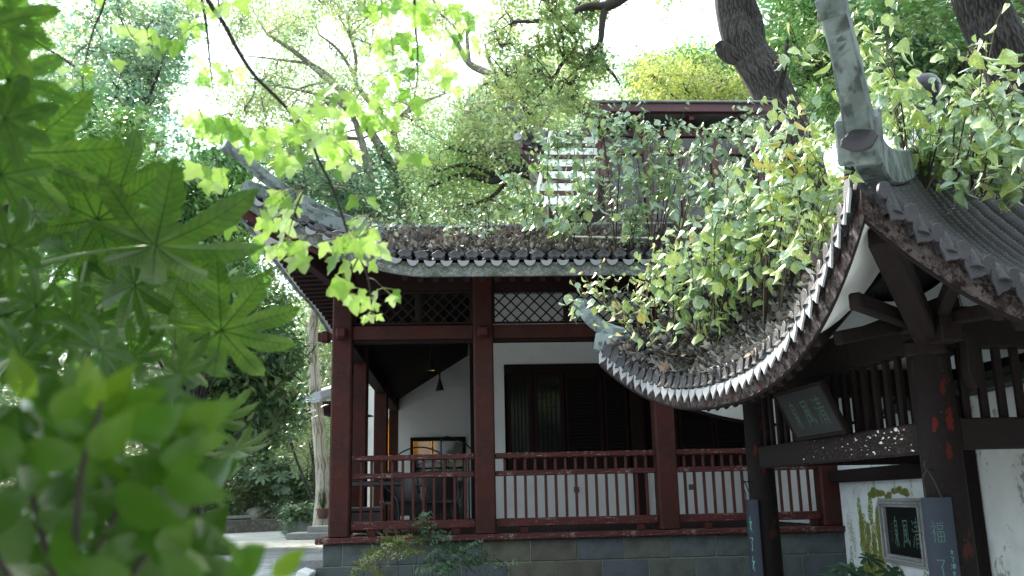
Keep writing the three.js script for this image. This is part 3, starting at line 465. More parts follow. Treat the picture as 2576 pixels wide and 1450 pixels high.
  rows.forEach((x, i) => {
    const tm = tMax(x), p0 = surf(x, 0), dirv = surf(x, 0.05).sub(surf(x, 0)).normalize(), slopeX = Math.atan2(surf(x + 0.05, 0).y - surf(x - 0.05, 0).y, 0.1), yaw = Math.atan2(-(surf(x + 0.05, 0).z - surf(x - 0.05, 0).z), 0.1);
    const e = mesh('end_tile', END_FAN, M.tileRelief, roof); e.position.copy(p0).add(V(0, 0.075, 0.035)); e.rotation.set(-0.12, yaw + (rr() - 0.5) * 0.12, slopeX + (rr() - 0.5) * 0.08, 'YXZ');
    const dr = mesh('drip_tile', DRIP_BOWL, M.tilePale, roof), pd = surf(x + 0.1, 0); dr.position.copy(pd).add(V(0, 0.012, 0.05)); dr.rotation.set(0.18, yaw + (rr() - 0.5) * 0.1, slopeX + (rr() - 0.5) * 0.08, 'YXZ');
    const nC = Math.floor(14 * tm);
    for (let c = 0; c < nC; c++) { const t = (c + 0.4) / 14, p = surf(x, t), dv = surf(x, t + 0.03).sub(p).normalize(), pp = surf(x + 0.1, t), mk = (pos, lift) => { const z = dv.clone().negate(), xx = V(1, 0, 0).applyAxisAngle(V(0, 0, 1), slopeX), yy = new THREE.Vector3().crossVectors(z, xx).normalize(); xx.crossVectors(yy, z); return new THREE.Matrix4().makeBasis(xx, yy, z).setPosition(pos.clone().addScaledVector(yy, lift)).multiply(new THREE.Matrix4().makeRotationX(0.1)).multiply(new THREE.Matrix4().makeRotationY((rr() - 0.5) * 0.14)); };
      if (c < 4) { const m = mesh('cover_tile', coverG, M.tile, roof); m.applyMatrix4(mk(p, 0.03)); const m2 = mesh('pan_tile', panG, M.tile, roof); m2.applyMatrix4(mk(pp, 0.035)); }
      else { fieldC.push(coverG.clone().applyMatrix4(mk(p, 0.03))); fieldP.push(panG.clone().applyMatrix4(mk(pp, 0.035))); } }
  });
  mesh('tile_field', fieldC.concat(fieldP), M.tile, roof, 'stuff');
}
// ---------- the near pavilion with upturned eaves ----------
const PX = 4.1, PZ = -7.4, PT = 0.0532;
const pav = thing('pavilion', 'dark timber pavilion in front at right with steep upturned tiled eaves', 'pavilion', [PX, 0, PZ], PT);
pav.updateMatrix();
const toPav = (v) => v.clone().applyMatrix4(pav.matrix.clone().invert()), fromPav = (v) => v.clone().applyMatrix4(pav.matrix);
const pavCorners = { nl: V(-2.08, 0, 2.69), fl: V(-2.37, 0, -2.83), nr: V(2.1, 0, 2.69), fr: V(2.1, 0, -2.83) };
const APEX = V(0, 4.5, 0);
const eaveRise = (s) => 2.3 + 0.7 * Math.pow(Math.abs(s), 2.35);
const SIDES = { left: ['fl', 'nl', V(1, 0, 0), 0.3], front: ['nl', 'nr', V(0, 0, -1), 0.22], right: ['nr', 'fr', V(-1, 0, 0), 0.3], rear: ['fr', 'fl', V(0, 0, 1), 0.25] };
function pavEave(side, s) { const [a, b, n, k] = SIDES[side]; const p = pavCorners[a].clone().lerp(pavCorners[b], (s + 1) / 2).addScaledVector(n, k * (1 - s * s)); p.y = eaveRise(s); return p; }
function pavRoof(side, s, t, lift = 0.17) { const e = pavEave(side, s), y = e.y + lift, g = 0.35 * t + 0.65 * Math.pow(t, 1.7); return V(e.x * (1 - t) + APEX.x * t, y + (APEX.y + lift - 0.17 - y) * g, e.z * (1 - t) + APEX.z * t); }
{
  const quadsGeo = (fn, nu, nv, u0, u1, v0, v1) => { const P = []; for (let i = 0; i < nu; i++) for (let j = 0; j < nv; j++) { const q = (a, b) => fn(u0 + (u1 - u0) * a / nu, v0 + (v1 - v0) * b / nv), a = q(i, j), b = q(i + 1, j), c = q(i + 1, j + 1), d = q(i, j + 1); P.push(...a.toArray(), ...b.toArray(), ...c.toArray(), ...a.toArray(), ...c.toArray(), ...d.toArray()); } const g = new THREE.BufferGeometry(); g.setAttribute('position', new THREE.Float32BufferAttribute(P, 3)); g.computeVertexNormals(); return boxUV(g); };
  const columnMap = new THREE.CanvasTexture(canvas(512, 1024, (x, w, h) => {
    const r = rng(8); x.fillStyle = 'rgb(25,20,19)'; x.fillRect(0, 0, w, h);
    for (let i = 0; i < 5200; i++) { const k = 10 + r() * 28; x.fillStyle = `rgba(${k + 5},${k},${k - 1},0.5)`; x.fillRect(r() * w, r() * h, 1 + r() * 9, 1 + r() * 7); }
    const patch = (px, py, n, sp, col) => { for (let i = 0; i < n; i++) { x.fillStyle = col; x.beginPath(); const cx2 = px + (r() - 0.5) * sp, cy = py + (r() - 0.5) * sp * 1.6, a = 3 + r() * 12; for (let k = 0; k < 7; k++) x.lineTo(cx2 + Math.cos(k) * a * (0.4 + r()), cy + Math.sin(k) * a * (0.5 + r())); x.fill(); } };
    patch(40, 150, 5, 22, 'rgb(74,22,19)'); patch(46, 235, 9, 24, 'rgb(84,24,20)'); patch(20, 300, 3, 26, 'rgb(70,24,21)'); patch(500, 260, 4, 26, 'rgb(84,26,22)'); patch(60, 520, 8, 40, 'rgb(54,30,27)');
    for (let i = 0; i < 60; i++) { x.fillStyle = 'rgba(150,140,130,0.5)'; x.fillRect(r() * w, r() * h, 2 + r() * 3, 2 + r() * 3); }
  })); columnMap.colorSpace = THREE.SRGBColorSpace; columnMap.wrapS = columnMap.wrapT = THREE.RepeatWrapping;
  M.pavColumn = std({ map: columnMap, roughness: 0.75, spec: 0.3, bs: 0.004, bumpMap: rep(coarse, 3, 9) });
  const colAt = [[-1.09, 1.49], [-1.1, -1.61], [1.15, 1.49], [1.1, -1.61]];
  const cg = new THREE.CylinderGeometry(0.125, 0.138, 2.7, 28, 8); cg.translate(0, 1.3, 0);
  const cols = colAt.map(([x, z]) => { const m = mesh('column', cg, M.pavColumn, pav); m.position.set(x, 0, z); m.rotation.y = -0.5; return m; });
  for (const [x, z] of colAt) mesh('column_base', new THREE.CylinderGeometry(0.19, 0.21, 0.22, 20).translate(x, 0.1, z), M.granite, pav);
  mesh('pavilion_floor', [box(-1.6, 1.5, -0.2, 0.06, -2.1, 2.0, 0.02)], M.granite, pav);
  // peeling tie beams
  const beamMap = (seed, amount) => { const t = new THREE.CanvasTexture(canvas(1024, 128, (x, w, h) => {
    const r = rng(seed); x.fillStyle = 'rgb(33,27,26)'; x.fillRect(0, 0, w, h);
    for (let i = 0; i < 2600; i++) { const k = 14 + r() * 30; x.fillStyle = `rgba(${k + 5},${k},${k - 1},0.45)`; x.fillRect(r() * w, r() * h, 2 + r() * 12, 1 + r() * 3); }
    x.strokeStyle = 'rgba(150,130,120,0.5)'; for (let i = 0; i < 620 * amount; i++) { const cx2 = w * (0.35 + 0.62 * Math.pow(r(), 0.7)), cy = r() * h; x.lineWidth = 0.8; x.beginPath(); x.moveTo(cx2, cy); x.lineTo(cx2 + (r() - 0.5) * 18, cy + (r() - 0.5) * 18); x.lineTo(cx2 + (r() - 0.5) * 24, cy + (r() - 0.5) * 20); x.stroke(); }
    for (let i = 0; i < 90 * amount; i++) { const cx2 = w * (0.2 + 0.78 * Math.pow(r(), 0.45)), cy = h * (0.1 + 0.8 * r()), a = (1.2 + 9 * r() * r()) * (0.4 + 0.6 * cx2 / w); x.fillStyle = 'rgb(225,226,222)'; x.beginPath(); for (let k = 0; k < 6; k++) x.lineTo(cx2 + Math.cos(k * 1.05) * a * (0.15 + 1.3 * r()) * 1.5, cy + Math.sin(k * 1.05) * a * (0.15 + 1.2 * r())); x.fill(); }
  })); t.colorSpace = THREE.SRGBColorSpace; t.wrapS = t.wrapT = THREE.RepeatWrapping; return t; };
  const sideBeam = cbox(0.13, 0.2, 2.85, 0.012), uvb = sideBeam.attributes.uv; for (let i = 0; i < uvb.count; i++) uvb.setXY(i, (uvb.getX(i) + 1.42) / 2.85, (uvb.getY(i) + 0.1) / 0.2);
  mesh('tie_beam', sideBeam, std({ map: beamMap(3, 1), roughness: 0.75, spec: 0.35, bs: 0.002 }), pav).position.set(-1.095, 1.925, -0.06);
  const fb = cbox(2.02, 0.2, 0.13, 0.012), uvf = fb.attributes.uv; for (let i = 0; i < uvf.count; i++) uvf.setXY(i, (uvf.getX(i) + 1) / 2, (uvf.getY(i) + 0.1) / 0.2);
  mesh('tie_beam', fb, std({ map: beamMap(4, 0.12), roughness: 0.75, spec: 0.3, bs: 0.002 }), pav).position.set(0.03, 1.94, 1.49);
  mesh('tie_beam', [box(-0.98, 0.98, 1.84, 2.04, -1.67, -1.55, 0.01)], M.darkWood, pav);
  mesh('tie_beam', [box(1.05, 1.17, 1.84, 2.04, -1.48, 1.36, 0.01)], M.darkWood, pav);
  // upper beams and slats
  mesh('head_beam', [box(-1.17, -1.02, 2.5, 2.78, -1.9, 1.8, 0.01)], M.darkWood, pav); mesh('head_beam', [box(-1.0, 1.1, 2.5, 2.77, 1.42, 1.56, 0.01)], M.darkWood, pav);
  mesh('head_beam', [box(-1.0, 1.1, 2.5, 2.77, -1.68, -1.54, 0.01)], M.darkWood, pav); mesh('head_beam', [box(1.04, 1.18, 2.5, 2.78, -1.9, 1.8, 0.01)], M.darkWood, pav);
  const sl = cbox(0.035, 0.48, 0.055, 0.004), sf = cbox(0.055, 0.46, 0.035, 0.004);
  for (let i = 0; i < 17; i++) mesh('slat', sl, M.darkWood, pav).position.set(-1.095, 2.265, -1.42 + i * 0.168);
  for (let i = 0; i < 14; i++) mesh('slat', sf, M.darkWood, pav).position.set(-0.88 + i * 0.128, 2.27, 1.49);
  for (let i = 0; i < 13; i++) mesh('slat', sf, M.darkWood, pav).position.set(-0.85 + i * 0.138, 2.27, -1.61);
  // stepped capitals and fanned brackets under the corners
  for (const [x, z, sx, sz] of [[-1.09, 1.49, -1, 1], [-1.1, -1.61, -1, -1]]) {
    const cp = mesh('capital', [cbox(0.2, 0.12, 0.2, 0.015).translate(0, 2.36, 0), cbox(0.26, 0.1, 0.26, 0.015).translate(0, 2.475, 0), cbox(0.21, 0.05, 0.21, 0.01).translate(0, 2.55, 0), cbox(0.29, 0.14, 0.29, 0.02).translate(0, 2.64, 0)].map((g) => g.rotateY(Math.PI / 4)), M.darkWood, pav); cp.position.set(x, 0.02, z);
    void sx; void sz;
  }
  const T = (v) => toPav(v), hub = V(-1.14, 2.66, 1.54);
  const arms = [[T(atZ(2218, 592, -4.78)), 0.15, 0.13], [T(atZ(2150, 757, -5.15)), 0.075, 0.1], [T(atZ(2105, 852, -5.65)), 0.07, 0.09], [T(atZ(2404, 700, -5.0)), 0.075, 0.1], [T(atZ(2530, 775, -5.0)), 0.07, 0.09]];
  arms.forEach(([p, w, h], i) => mesh('bracket_arm', bar(i === 0 ? V(-1.0, 2.5, 1.4) : V(hub.x + (i > 2 ? 0.12 : 0), 2.68, hub.z - (i === 1 || i === 2 ? 0.1 : 0.02)), p, w, h, 0.012), M.darkWood, pav));
  mesh('bracket_arm', bar(V(-1.0, 2.66, -1.5), V(-1.95, 2.86, -2.4), 0.15, 0.16, 0.012), M.darkWood, pav);
  const scroll = new THREE.Shape(); scroll.moveTo(-0.05, 0.17); scroll.quadraticCurveTo(0.07, 0.1, 0.05, -0.05); scroll.quadraticCurveTo(0.04, -0.16, -0.01, -0.2); scroll.quadraticCurveTo(-0.06, -0.12, -0.045, -0.02); scroll.quadraticCurveTo(-0.03, 0.08, -0.05, 0.17);
  const sg = new THREE.ExtrudeGeometry(scroll, { depth: 0.05, bevelEnabled: true, bevelThickness: 0.012, bevelSize: 0.012, bevelSegments: 1 }); const sc = mesh('carved_bracket', sg, M.darkWood, pav); sc.position.set(-0.9, 2.42, 1.6); sc.rotation.y = 0.3;

  const roof = sub('roof', pav);
  const fg = [], ug = [], dg = [], ed = [];
  for (const side of ['left', 'front', 'right', 'rear']) {
    const n = 40;
    const inward = (s) => V(0, 0, 0).sub(pavEave(side, s)).setY(0).normalize();
    fg.push(quadsGeo((u, v) => { const e = pavEave(side, u); e.y += 0.012 + 0.165 * v; e.addScaledVector(inward(u), -0.012 * Math.sin(v * Math.PI)); return e; }, n, 3, -1, 1, 0, 1));
    ed.push(quadsGeo((u, v) => { const e = pavEave(side, u), a = v * 2 * Math.PI; e.y += 0.0 + 0.016 * Math.sin(a); e.addScaledVector(inward(u), 0.012 - 0.022 * Math.cos(a)); return e; }, n, 6, -1, 1, 0, 1));
    ug.push(quadsGeo((u, v) => { const p = pavRoof(side, u, v * 0.62, 0.012); return p; }, n, 8, -0.995, 0.995, 0.012, 1));
    dg.push(quadsGeo((u, v) => pavRoof(side, u, v, 0.175), n, 12, -1, 1, 0, 0.97));
  }
  mesh('fascia', fg, std({ map: texOf(512, (i) => { const k = smooth(0.35, 0.65, N4[i] * 0.6 + N3[i] * 0.4); let c = mix3([0.034, 0.023, 0.021], [0.12, 0.1, 0.096], k); c = mix3(c, [0.018, 0.012, 0.011], smooth(0.5, 0.7, N2[i])); return N1[i] > 0.66 && N3[i] > 0.56 ? [0.1, 0.03, 0.027] : c; }, 1.8), roughness: 0.85, spec: 0.3, bs: 0.004, bumpMap: rep(coarse, 2) }), roof);
  mesh('edge_board', ed, M.darkWood, roof); mesh('soffit', ug, M.soffit, roof); mesh('roof_deck', dg, M.tile, roof);
  // rafters under the straight middle of each eave
  for (const side of ['left', 'front']) for (let i = 0; i < 19; i++) { const s = -0.62 + 1.24 * i / 18, a = pavRoof(side, s, 0.02, -0.02), b = pavRoof(side, s, 0.6, -0.02); mesh('rafter', bar(a, b, 0.06, 0.065, 0.005), M.darkWood, roof); }
  // tiles
  const coverG = tileCover(0.056, 0.15, 0.015), panG = tilePan(0.074, 0.15, 0.015), rr = rng(505), field = [];
  for (const side of ['left', 'front']) {
    const [ka, kb] = SIDES[side], A = pavCorners[ka], B = pavCorners[kb], along = B.clone().sub(A), L = along.length(); along.normalize();
    const nRow = Math.round(L / 0.158), nrm = SIDES[side][2];
    for (let k = 0; k <= nRow; k++) {
      const d0 = -L / 2 + L * k / nRow; // distance along the eave from the centre line
      const mid = A.clone().lerp(B, 0.5), off = mid.dot(along), zero = d0 + off; // coordinate along
      const place = (a, t) => { const e = a / Math.max(0.02, 1 - t), s = (e - off) / (L / 2); return Math.abs(s) <= 1.0 ? pavRoof(side, s, t, 0.175) : null; };
      const s0 = d0 / (L / 2), e0 = pavEave(side, Math.max(-1, Math.min(1, s0))), tg = pavEave(side, Math.min(1, s0 + 0.03)).sub(pavEave(side, Math.max(-1, s0 - 0.03))).normalize(), out = V(0, 1, 0).cross(tg).normalize(); if (out.dot(nrm) > 0) out.negate();
      const yy = tg.clone().cross(out).normalize(); if (yy.y < 0) yy.negate(); const xx = yy.clone().cross(out).normalize();
      const basis = (p) => new THREE.Matrix4().makeBasis(xx, yy, out).setPosition(p).multiply(new THREE.Matrix4().makeRotationFromEuler(new THREE.Euler((rr() - 0.5) * 0.2 - 0.15, (rr() - 0.5) * 0.24, (rr() - 0.5) * 0.12)));
      const m1 = mesh('end_tile', side === 'left' ? END_PALM : END_PALM_SMALL, M.tileRelief, roof); m1.applyMatrix4(basis(e0.clone().addScaledVector(out, 0.035).addScaledVector(yy, 0.235)));
      const s1 = (d0 + L / nRow / 2) / (L / 2), e1 = pavEave(side, Math.min(1, s1)); const m2 = mesh('drip_tile', DRIP_OGEE, side === 'left' ? M.tileReliefPale : M.tileRelief, roof); m2.applyMatrix4(basis(e1.clone().addScaledVector(out, 0.05).addScaledVector(yy, 0.17)));
      const steps = side === 'front' ? 78 : 46;
      for (let c = 0; c < steps - 2; c++) {
        const t = (c + 0.6) / steps;
        for (const [h, geo, nm] of [[0, coverG, 'cover_tile'], [0.5, panG, 'pan_tile']]) {
          const a = zero + h * L / nRow, p = place(a, t), p2 = place(a, t + 0.02); if (!p || !p2) continue;
          const up = p2.clone().sub(p).normalize(), z = up.clone().negate(), x2 = V(0, 1, 0).cross(z).normalize(), y2 = z.clone().cross(x2).normalize();
          const mx = new THREE.Matrix4().makeBasis(x2, y2, z).setPosition(p.clone().addScaledVector(y2, h ? 0.03 : 0.042)).multiply(new THREE.Matrix4().makeRotationX((side === 'front' ? 0.42 : 0.3) + (rr() - 0.5) * 0.08)).multiply(new THREE.Matrix4().makeRotationY((rr() - 0.5) * 0.12));
          const single = side === 'left' ? (c < 3) : (c < 36 && k < 8);
          if (single) mesh(nm, geo, M.tile, roof).applyMatrix4(mx); else field.push(geo.clone().applyMatrix4(mx));
        }
      }
    }
  }
  mesh('tile_field', field, M.tile, roof, 'stuff');
  // hip ridges with upturned horns
  const hip = (ck, t, lift) => { const c = pavCorners[ck], e = c.clone(); e.y = 3.0; const y = e.y + lift, g = 0.35 * t + 0.65 * Math.pow(t, 1.7); return V(e.x * (1 - t), y + (APEX.y + 0.1 - y) * g, e.z * (1 - t)); };
  horn(roof, [hip('nl', 0.97, 0.34), hip('nl', 0.7, 0.34), hip('nl', 0.45, 0.36), hip('nl', 0.2, 0.38), T(at(2166, 330, 4.86)), T(at(2150, 250, 4.72)), T(at(2122, 118, 4.58)), T(at(2090, -6, 4.5))], [[0.15, 0.2], [0.15, 0.2], [0.15, 0.22], [0.15, 0.24], [0.15, 0.22], [0.138, 0.15], [0.125, 0.11], [0.12, 0.09]], 0.13);
  { const a = T(at(2168, 402, 4.92)), b = T(at(2158, 288, 4.82)); const hb = mesh('horn_base', bar(a, b, 0.205, 0.2, 0.012, V(-0.6, 0, 0.8)), M.horn, roof); void hb; }
  horn(roof, [hip('fl', 0.97, 0.34), hip('fl', 0.6, 0.3), hip('fl', 0.35, 0.3), T(at(1690, 858, 9.75)), T(at(1580, 848, 10.1)), T(at(1518, 826, 10.4)), T(at(1480, 796, 10.55)), T(at(1461, 762, 10.65))], [[0.15, 0.2], [0.15, 0.2], [0.15, 0.2], [0.15, 0.19], [0.15, 0.18], [0.14, 0.15], [0.13, 0.12], [0.12, 0.09]], 0.13);
  horn(roof, [hip('fl', 0.3, 0.16), T(at(1690, 880, 9.72)), T(at(1580, 872, 10.06)), T(at(1508, 862, 10.3))], [[0.2, 0.22], [0.2, 0.22], [0.2, 0.22], [0.2, 0.2]], 0);
  const boss = mesh('corner_tile', plate(fan, 0.02, 0.004), M.tileRelief, roof); boss.scale.set(1.15, 1.05, 1); boss.position.copy(T(at(2163, 352, 4.7))); boss.rotation.set(-0.28, -0.35, 0.1);
  // finial: dark glazed pot upside down on the apex
  const fp = T(atZ(2320, 190, -7.4)), fy = fp.y; const prof = [[0.0, 0], [0.06, -0.005], [0.115, -0.03], [0.142, -0.08], [0.147, -0.13], [0.135, -0.2], [0.105, -0.3], [0.085, -0.4], [0.09, -0.45], [0.13, -0.5], [0.14, -0.56], [0.12, -0.62], [0.1, -0.8]].map(([r, y]) => new THREE.Vector2(r, y)).reverse();
  const fin = mesh('finial', new THREE.LatheGeometry(prof, 28), std({ color: rgb(0.025, 0.025, 0.032), roughness: 0.28, bs: 0.002 }), roof); fin.position.set(fp.x, fy, fp.z);
}
// ---------- name board, couplet boards, wall with its tablet ----------
// brush characters drawn as strokes on a unit square, y down
const GLYPHS = {
  spring: [[.5, .02, .44, .12], [.3, .14, .3, .46], [.3, .14, .7, .13, .7, .46], [.32, .3, .68, .29], [.32, .45, .7, .44], [.5, .48, .5, .96, .42, .9], [.3, .56, .44, .58, .2, .86], [.74, .52, .58, .64], [.54, .6, .82, .92]],
  wind: [[.24, .1, .24, .6, .06, .96], [.24, .1, .78, .08, .78, .7, .96, .92, .98, .74], [.36, .26, .64, .24], [.38, .4, .62, .38, .62, .56, .38, .58, .38, .4], [.5, .24, .5, .78], [.32, .8, .66, .74], [.6, .64, .7, .84]],
  clear: [[.12, .1, .2, .2], [.06, .36, .16, .44], [.06, .9, .24, .58], [.4, .14, .92, .12], [.66, .02, .66, .42], [.44, .27, .88, .26], [.34, .42, .98, .4], [.46, .52, .46, .96], [.46, .52, .86, .51, .86, .94, .78, .9], [.48, .66, .84, .65], [.48, .8, .84, .79]],
  lucky: [[.2, .04, .28, .14], [.08, .24, .38, .22, .1, .56], [.25, .4, .25, .96], [.28, .5, .38, .6], [.48, .1, .94, .08], [.54, .2, .54, .38], [.54, .2, .88, .2, .86, .36, .56, .37], [.5, .48, .5, .94], [.5, .48, .92, .47, .92, .94, .5, .94], [.52, .7, .9, .69], [.71, .48, .71, .92]],
  end: [[.2, .1, .78, .1, .52, .4], [.52, .4, .6, .6, .56, .94, .36, .84]],
  run: [[.5, .02, .4, .3, .6, .36, .36, .66], [.2, .4, .8, .3, .5, .62, .7, .96], [.3, .8, .6, .7]],
};
function glyph(x, name, cx, cy, w, h, lw, col) {
  x.strokeStyle = col; x.lineCap = 'round'; x.lineJoin = 'round';
  for (const s of GLYPHS[name]) { const p = []; for (let i = 0; i < s.length; i += 2) p.push([cx + (s[i] - 0.5) * w, cy + (s[i + 1] - 0.5) * h]); x.lineWidth = lw; x.beginPath(); x.moveTo(...p[0]); for (let i = 1; i < p.length; i++) x.quadraticCurveTo((p[i - 1][0] + p[i][0]) / 2 + lw * 0.5, (p[i - 1][1] + p[i][1]) / 2, ...p[i]); x.stroke(); x.lineWidth = lw * 1.4; x.beginPath(); x.moveTo(...p[0]); x.lineTo(p[0][0] + 1, p[0][1] + 1); x.stroke(); }
}
function board(w, h, draw, base) { const t = new THREE.CanvasTexture(canvas(w, h, (x) => { const r = rng(w + h); x.fillStyle = base; x.fillRect(0, 0, w, h); for (let i = 0; i < w * h / 60; i++) { const k = r() < 0.5 ? 255 : 0; x.fillStyle = `rgba(${k},${k},${k},${0.05 * r()})`; x.fillRect(r() * w, r() * h, 1 + r() * 16, 1 + r() * 2); } draw(x, w, h); })); t.colorSpace = THREE.SRGBColorSpace; return t; }
{
  const nb = thing('name_board', 'dark hanging name board with three green brush characters under the pavilion eave', 'sign board', [2.78, 2.215, -7.22], PT);
  const bt = mesh('board', cbox(0.03, 0.42, 0.9, 0.006), M.darkWood, nb); bt.rotation.z = 0.42;
  const face = mesh('inscription', new THREE.PlaneGeometry(0.84, 0.37), std({ map: board(840, 370, (x, w, h) => { glyph(x, 'spring', 190, 190, 150, 250, 13, 'rgb(58,80,70)'); glyph(x, 'wind', 420, 190, 170, 240, 13, 'rgb(58,80,70)'); glyph(x, 'clear', 650, 190, 170, 250, 13, 'rgb(58,80,70)'); for (let i = 0; i < 5; i++) glyph(x, 'run', 70, 100 + i * 30, 22, 26, 3, 'rgb(60,86,76)'); }, 'rgb(27,31,31)'), roughness: 0.6 }), bt);
  face.rotation.y = -Math.PI / 2; face.position.x = -0.0165;
  mesh('moulding', [box(-0.022, 0.02, 0.19, 0.215, -0.46, 0.46, 0.004), box(-0.022, 0.02, -0.215, -0.19, -0.46, 0.46, 0.004), box(-0.022, 0.02, -0.19, 0.19, 0.425, 0.46, 0.004), box(-0.022, 0.02, -0.19, 0.19, -0.46, -0.425, 0.004)], M.darkWood, bt);
  // curved couplet boards
  const couplet = (name, label, lx, lz, top, facing, draw) => {
    const p = fromPav(V(lx, 0, lz)), c = thing(name, label, 'couplet board', [p.x, 0, p.z], 0, null), hgt = top - 0.12, half = 0.62;
    const g1 = new THREE.CylinderGeometry(0.168, 0.174, hgt, 18, 1, true, -half, 2 * half), g2 = new THREE.CylinderGeometry(0.146, 0.152, hgt, 18, 1, true, -half, 2 * half);
    const m = mesh('board', g1, std({ map: board(256, 2048, draw, 'rgb(36,43,54)'), roughness: 0.6, spec: 0.4, side: THREE.DoubleSide }), c); m.position.y = 0.12 + hgt / 2; m.rotation.y = facing;
    const caps = [[g2, 0]]; const b = mesh('backing', clean(g2), M.darkWood, c); b.position.y = 0.12 + hgt / 2; b.rotation.y = facing; b.material = std({ color: rgb(0.03, 0.034, 0.042), side: THREE.DoubleSide }); void caps;
    const ring = new THREE.RingGeometry(0.146, 0.169, 18, 1, Math.PI / 2 - half, 2 * half); ring.rotateX(-Math.PI / 2); ring.rotateY(Math.PI); const rm = mesh('board_end', ring, std({ color: rgb(0.12, 0.14, 0.18), side: THREE.DoubleSide }), c); rm.position.y = top + 0.001; rm.rotation.y = facing;
    const o = V(Math.sin(facing), 0, Math.cos(facing)), hk = o.clone().multiplyScalar(0.2);
    mesh('hook', [limb([[o.x * 0.12, top + 0.17, o.z * 0.12, 0.006], [hk.x, top + 0.17, hk.z, 0.006], [hk.x * 1.15, top + 0.2, hk.z * 1.15, 0.006], [hk.x * 1.1, top + 0.225, hk.z * 1.1, 0.005]], 6), limb([[hk.x, top + 0.172, hk.z, 0.005], [hk.x * 0.95 - o.z * 0.04, top + 0.12, hk.z * 0.95 + o.x * 0.04, 0.005], [hk.x * 0.82 - o.z * 0.05, top + 0.07, hk.z * 0.82 + o.x * 0.05, 0.005], [hk.x * 0.8 - o.z * 0.05, top, hk.z * 0.8 + o.x * 0.05, 0.005]], 6), limb([[hk.x, top + 0.172, hk.z, 0.005], [hk.x * 0.95 + o.z * 0.03, top + 0.1, hk.z * 0.95 - o.x * 0.03, 0.005], [hk.x * 0.8 + o.z * 0.05, top, hk.z * 0.8 - o.x * 0.05, 0.005]], 6)], M.iron, c);
  };
  couplet('couplet_board', 'curved blue grey couplet board with carved green characters on the nearer pavilion column', -1.09, 1.49, 1.545, -0.95, (x) => { const col = 'rgb(60,92,84)'; glyph(x, 'lucky', 130, 300, 110, 190, 5, col); glyph(x, 'end', 130, 620, 90, 200, 8, col); glyph(x, 'wind', 130, 900, 110, 190, 8, col); glyph(x, 'clear', 130, 1180, 110, 190, 8, col); glyph(x, 'run', 130, 1460, 110, 190, 8, col); for (let i = 0; i < 6; i++) glyph(x, ['run', 'end', 'clear', 'run', 'wind', 'spring'][i], 215, 470 + i * 60, 34, 46, 3.5, 'rgb(78,118,110)'); });
  couplet('couplet_board', 'narrow curved blue grey couplet board with green script on the farther pavilion column', -1.1, -1.61, 1.535, -1.25, (x) => { const col = 'rgb(92,150,128)'; for (let i = 0; i < 6; i++) glyph(x, ['run', 'end', 'run', 'spring', 'end', 'run'][i], 128, 330 + i * 260, 90, 200, 8, col); });

  // white garden wall running forward from the hall's right end
  const wallMap = new THREE.CanvasTexture(canvas(2048, 1024, (x, w, h) => { // u: from the hall (0) forward, v: height
    const r = rng(66); x.fillStyle = 'rgb(214,224,226)'; x.fillRect(0, 0, w, h);
    const speck = (cx2, cy, rx, ry, n, cols, s) => { for (let i = 0; i < n; i++) { const a = r() * 6.28, d = Math.sqrt(r()); x.fillStyle = cols[Math.floor(r() * cols.length)]; x.fillRect(cx2 + Math.cos(a) * d * rx, cy + Math.sin(a) * d * ry, s * (0.4 + r()), s * (0.5 + r() * 2.2)); } };
    const U = (z) => (z + 12) / 7.5 * w, Y = (y) => h - y / 2.4 * h;
    for (let i = 0; i < 900; i++) { x.fillStyle = `rgba(150,160,155,${0.05 + 0.1 * r()})`; x.beginPath(); x.ellipse(r() * w, r() * h, 4 + r() * 50, 3 + r() * 26, r() * 3, 0, 7); x.fill(); }
    const g = ['rgba(98,108,28,0.75)', 'rgba(124,126,40,0.7)', 'rgba(70,84,30,0.7)', 'rgba(150,152,80,0.5)', 'rgba(60,72,40,0.6)'];
    for (let k = 0; k < 120; k++) speck(U(-10.95 + (r() - 0.5) * 0.8), Y(1.5 - Math.pow(r(), 0.6) * 1.3), 20, 54, 230, g, 4); // moss left of the tablet
    for (let k = 0; k < 26; k++) speck(U(-10.9 + r() * 1.2), Y(1.53 + r() * 0.09), 22, 10, 150, g, 4);
    for (let k = 0; k < 20; k++) speck(U(-10.4 + r() * 1.9), Y(0.78 - r() * 0.8), 40, 40, 150, g, 4);
    for (const z of [-10.68, -10.05, -9.6]) { for (let k = 0; k < 9; k++) speck(U(z + (r() - 0.5) * 0.06), Y(1.6 + k * 0.09), 9, 26, 30, ['rgba(140,160,120,0.35)', 'rgba(120,146,110,0.3)'], 5); }
    for (let k = 0; k < 24; k++) speck(U(-11.9 + r() * 0.35), Y(r() * 1.2), 16, 60, 60, ['rgba(120,130,90,0.5)', 'rgba(90,100,70,0.5)', 'rgba(150,160,130,0.5)'], 4);
    for (let k = 0; k < 30; k++) speck(U(-8.2 + r() * 3), Y(r() * 1.5), 30, 70, 60, ['rgba(120,135,120,0.35)', 'rgba(90,104,90,0.35)', 'rgba(70,80,60,0.4)'], 5);
    x.strokeStyle = 'rgba(130,140,135,0.6)'; for (let k = 0; k < 26; k++) { let a = r() * w, b = r() * h * 0.7; x.lineWidth = 1 + r(); x.beginPath(); x.moveTo(a, b); for (let s = 0; s < 5; s++) { a += (r() - 0.5) * 60; b += (r() - 0.3) * 26; x.lineTo(a, b); } x.stroke(); }
  })); wallMap.colorSpace = THREE.SRGBColorSpace;
  const gw = thing('garden_wall', 'white plastered garden wall streaked with yellow green moss behind the pavilion', 'wall', [4.93, 0, -12.02], Math.atan(0.092));
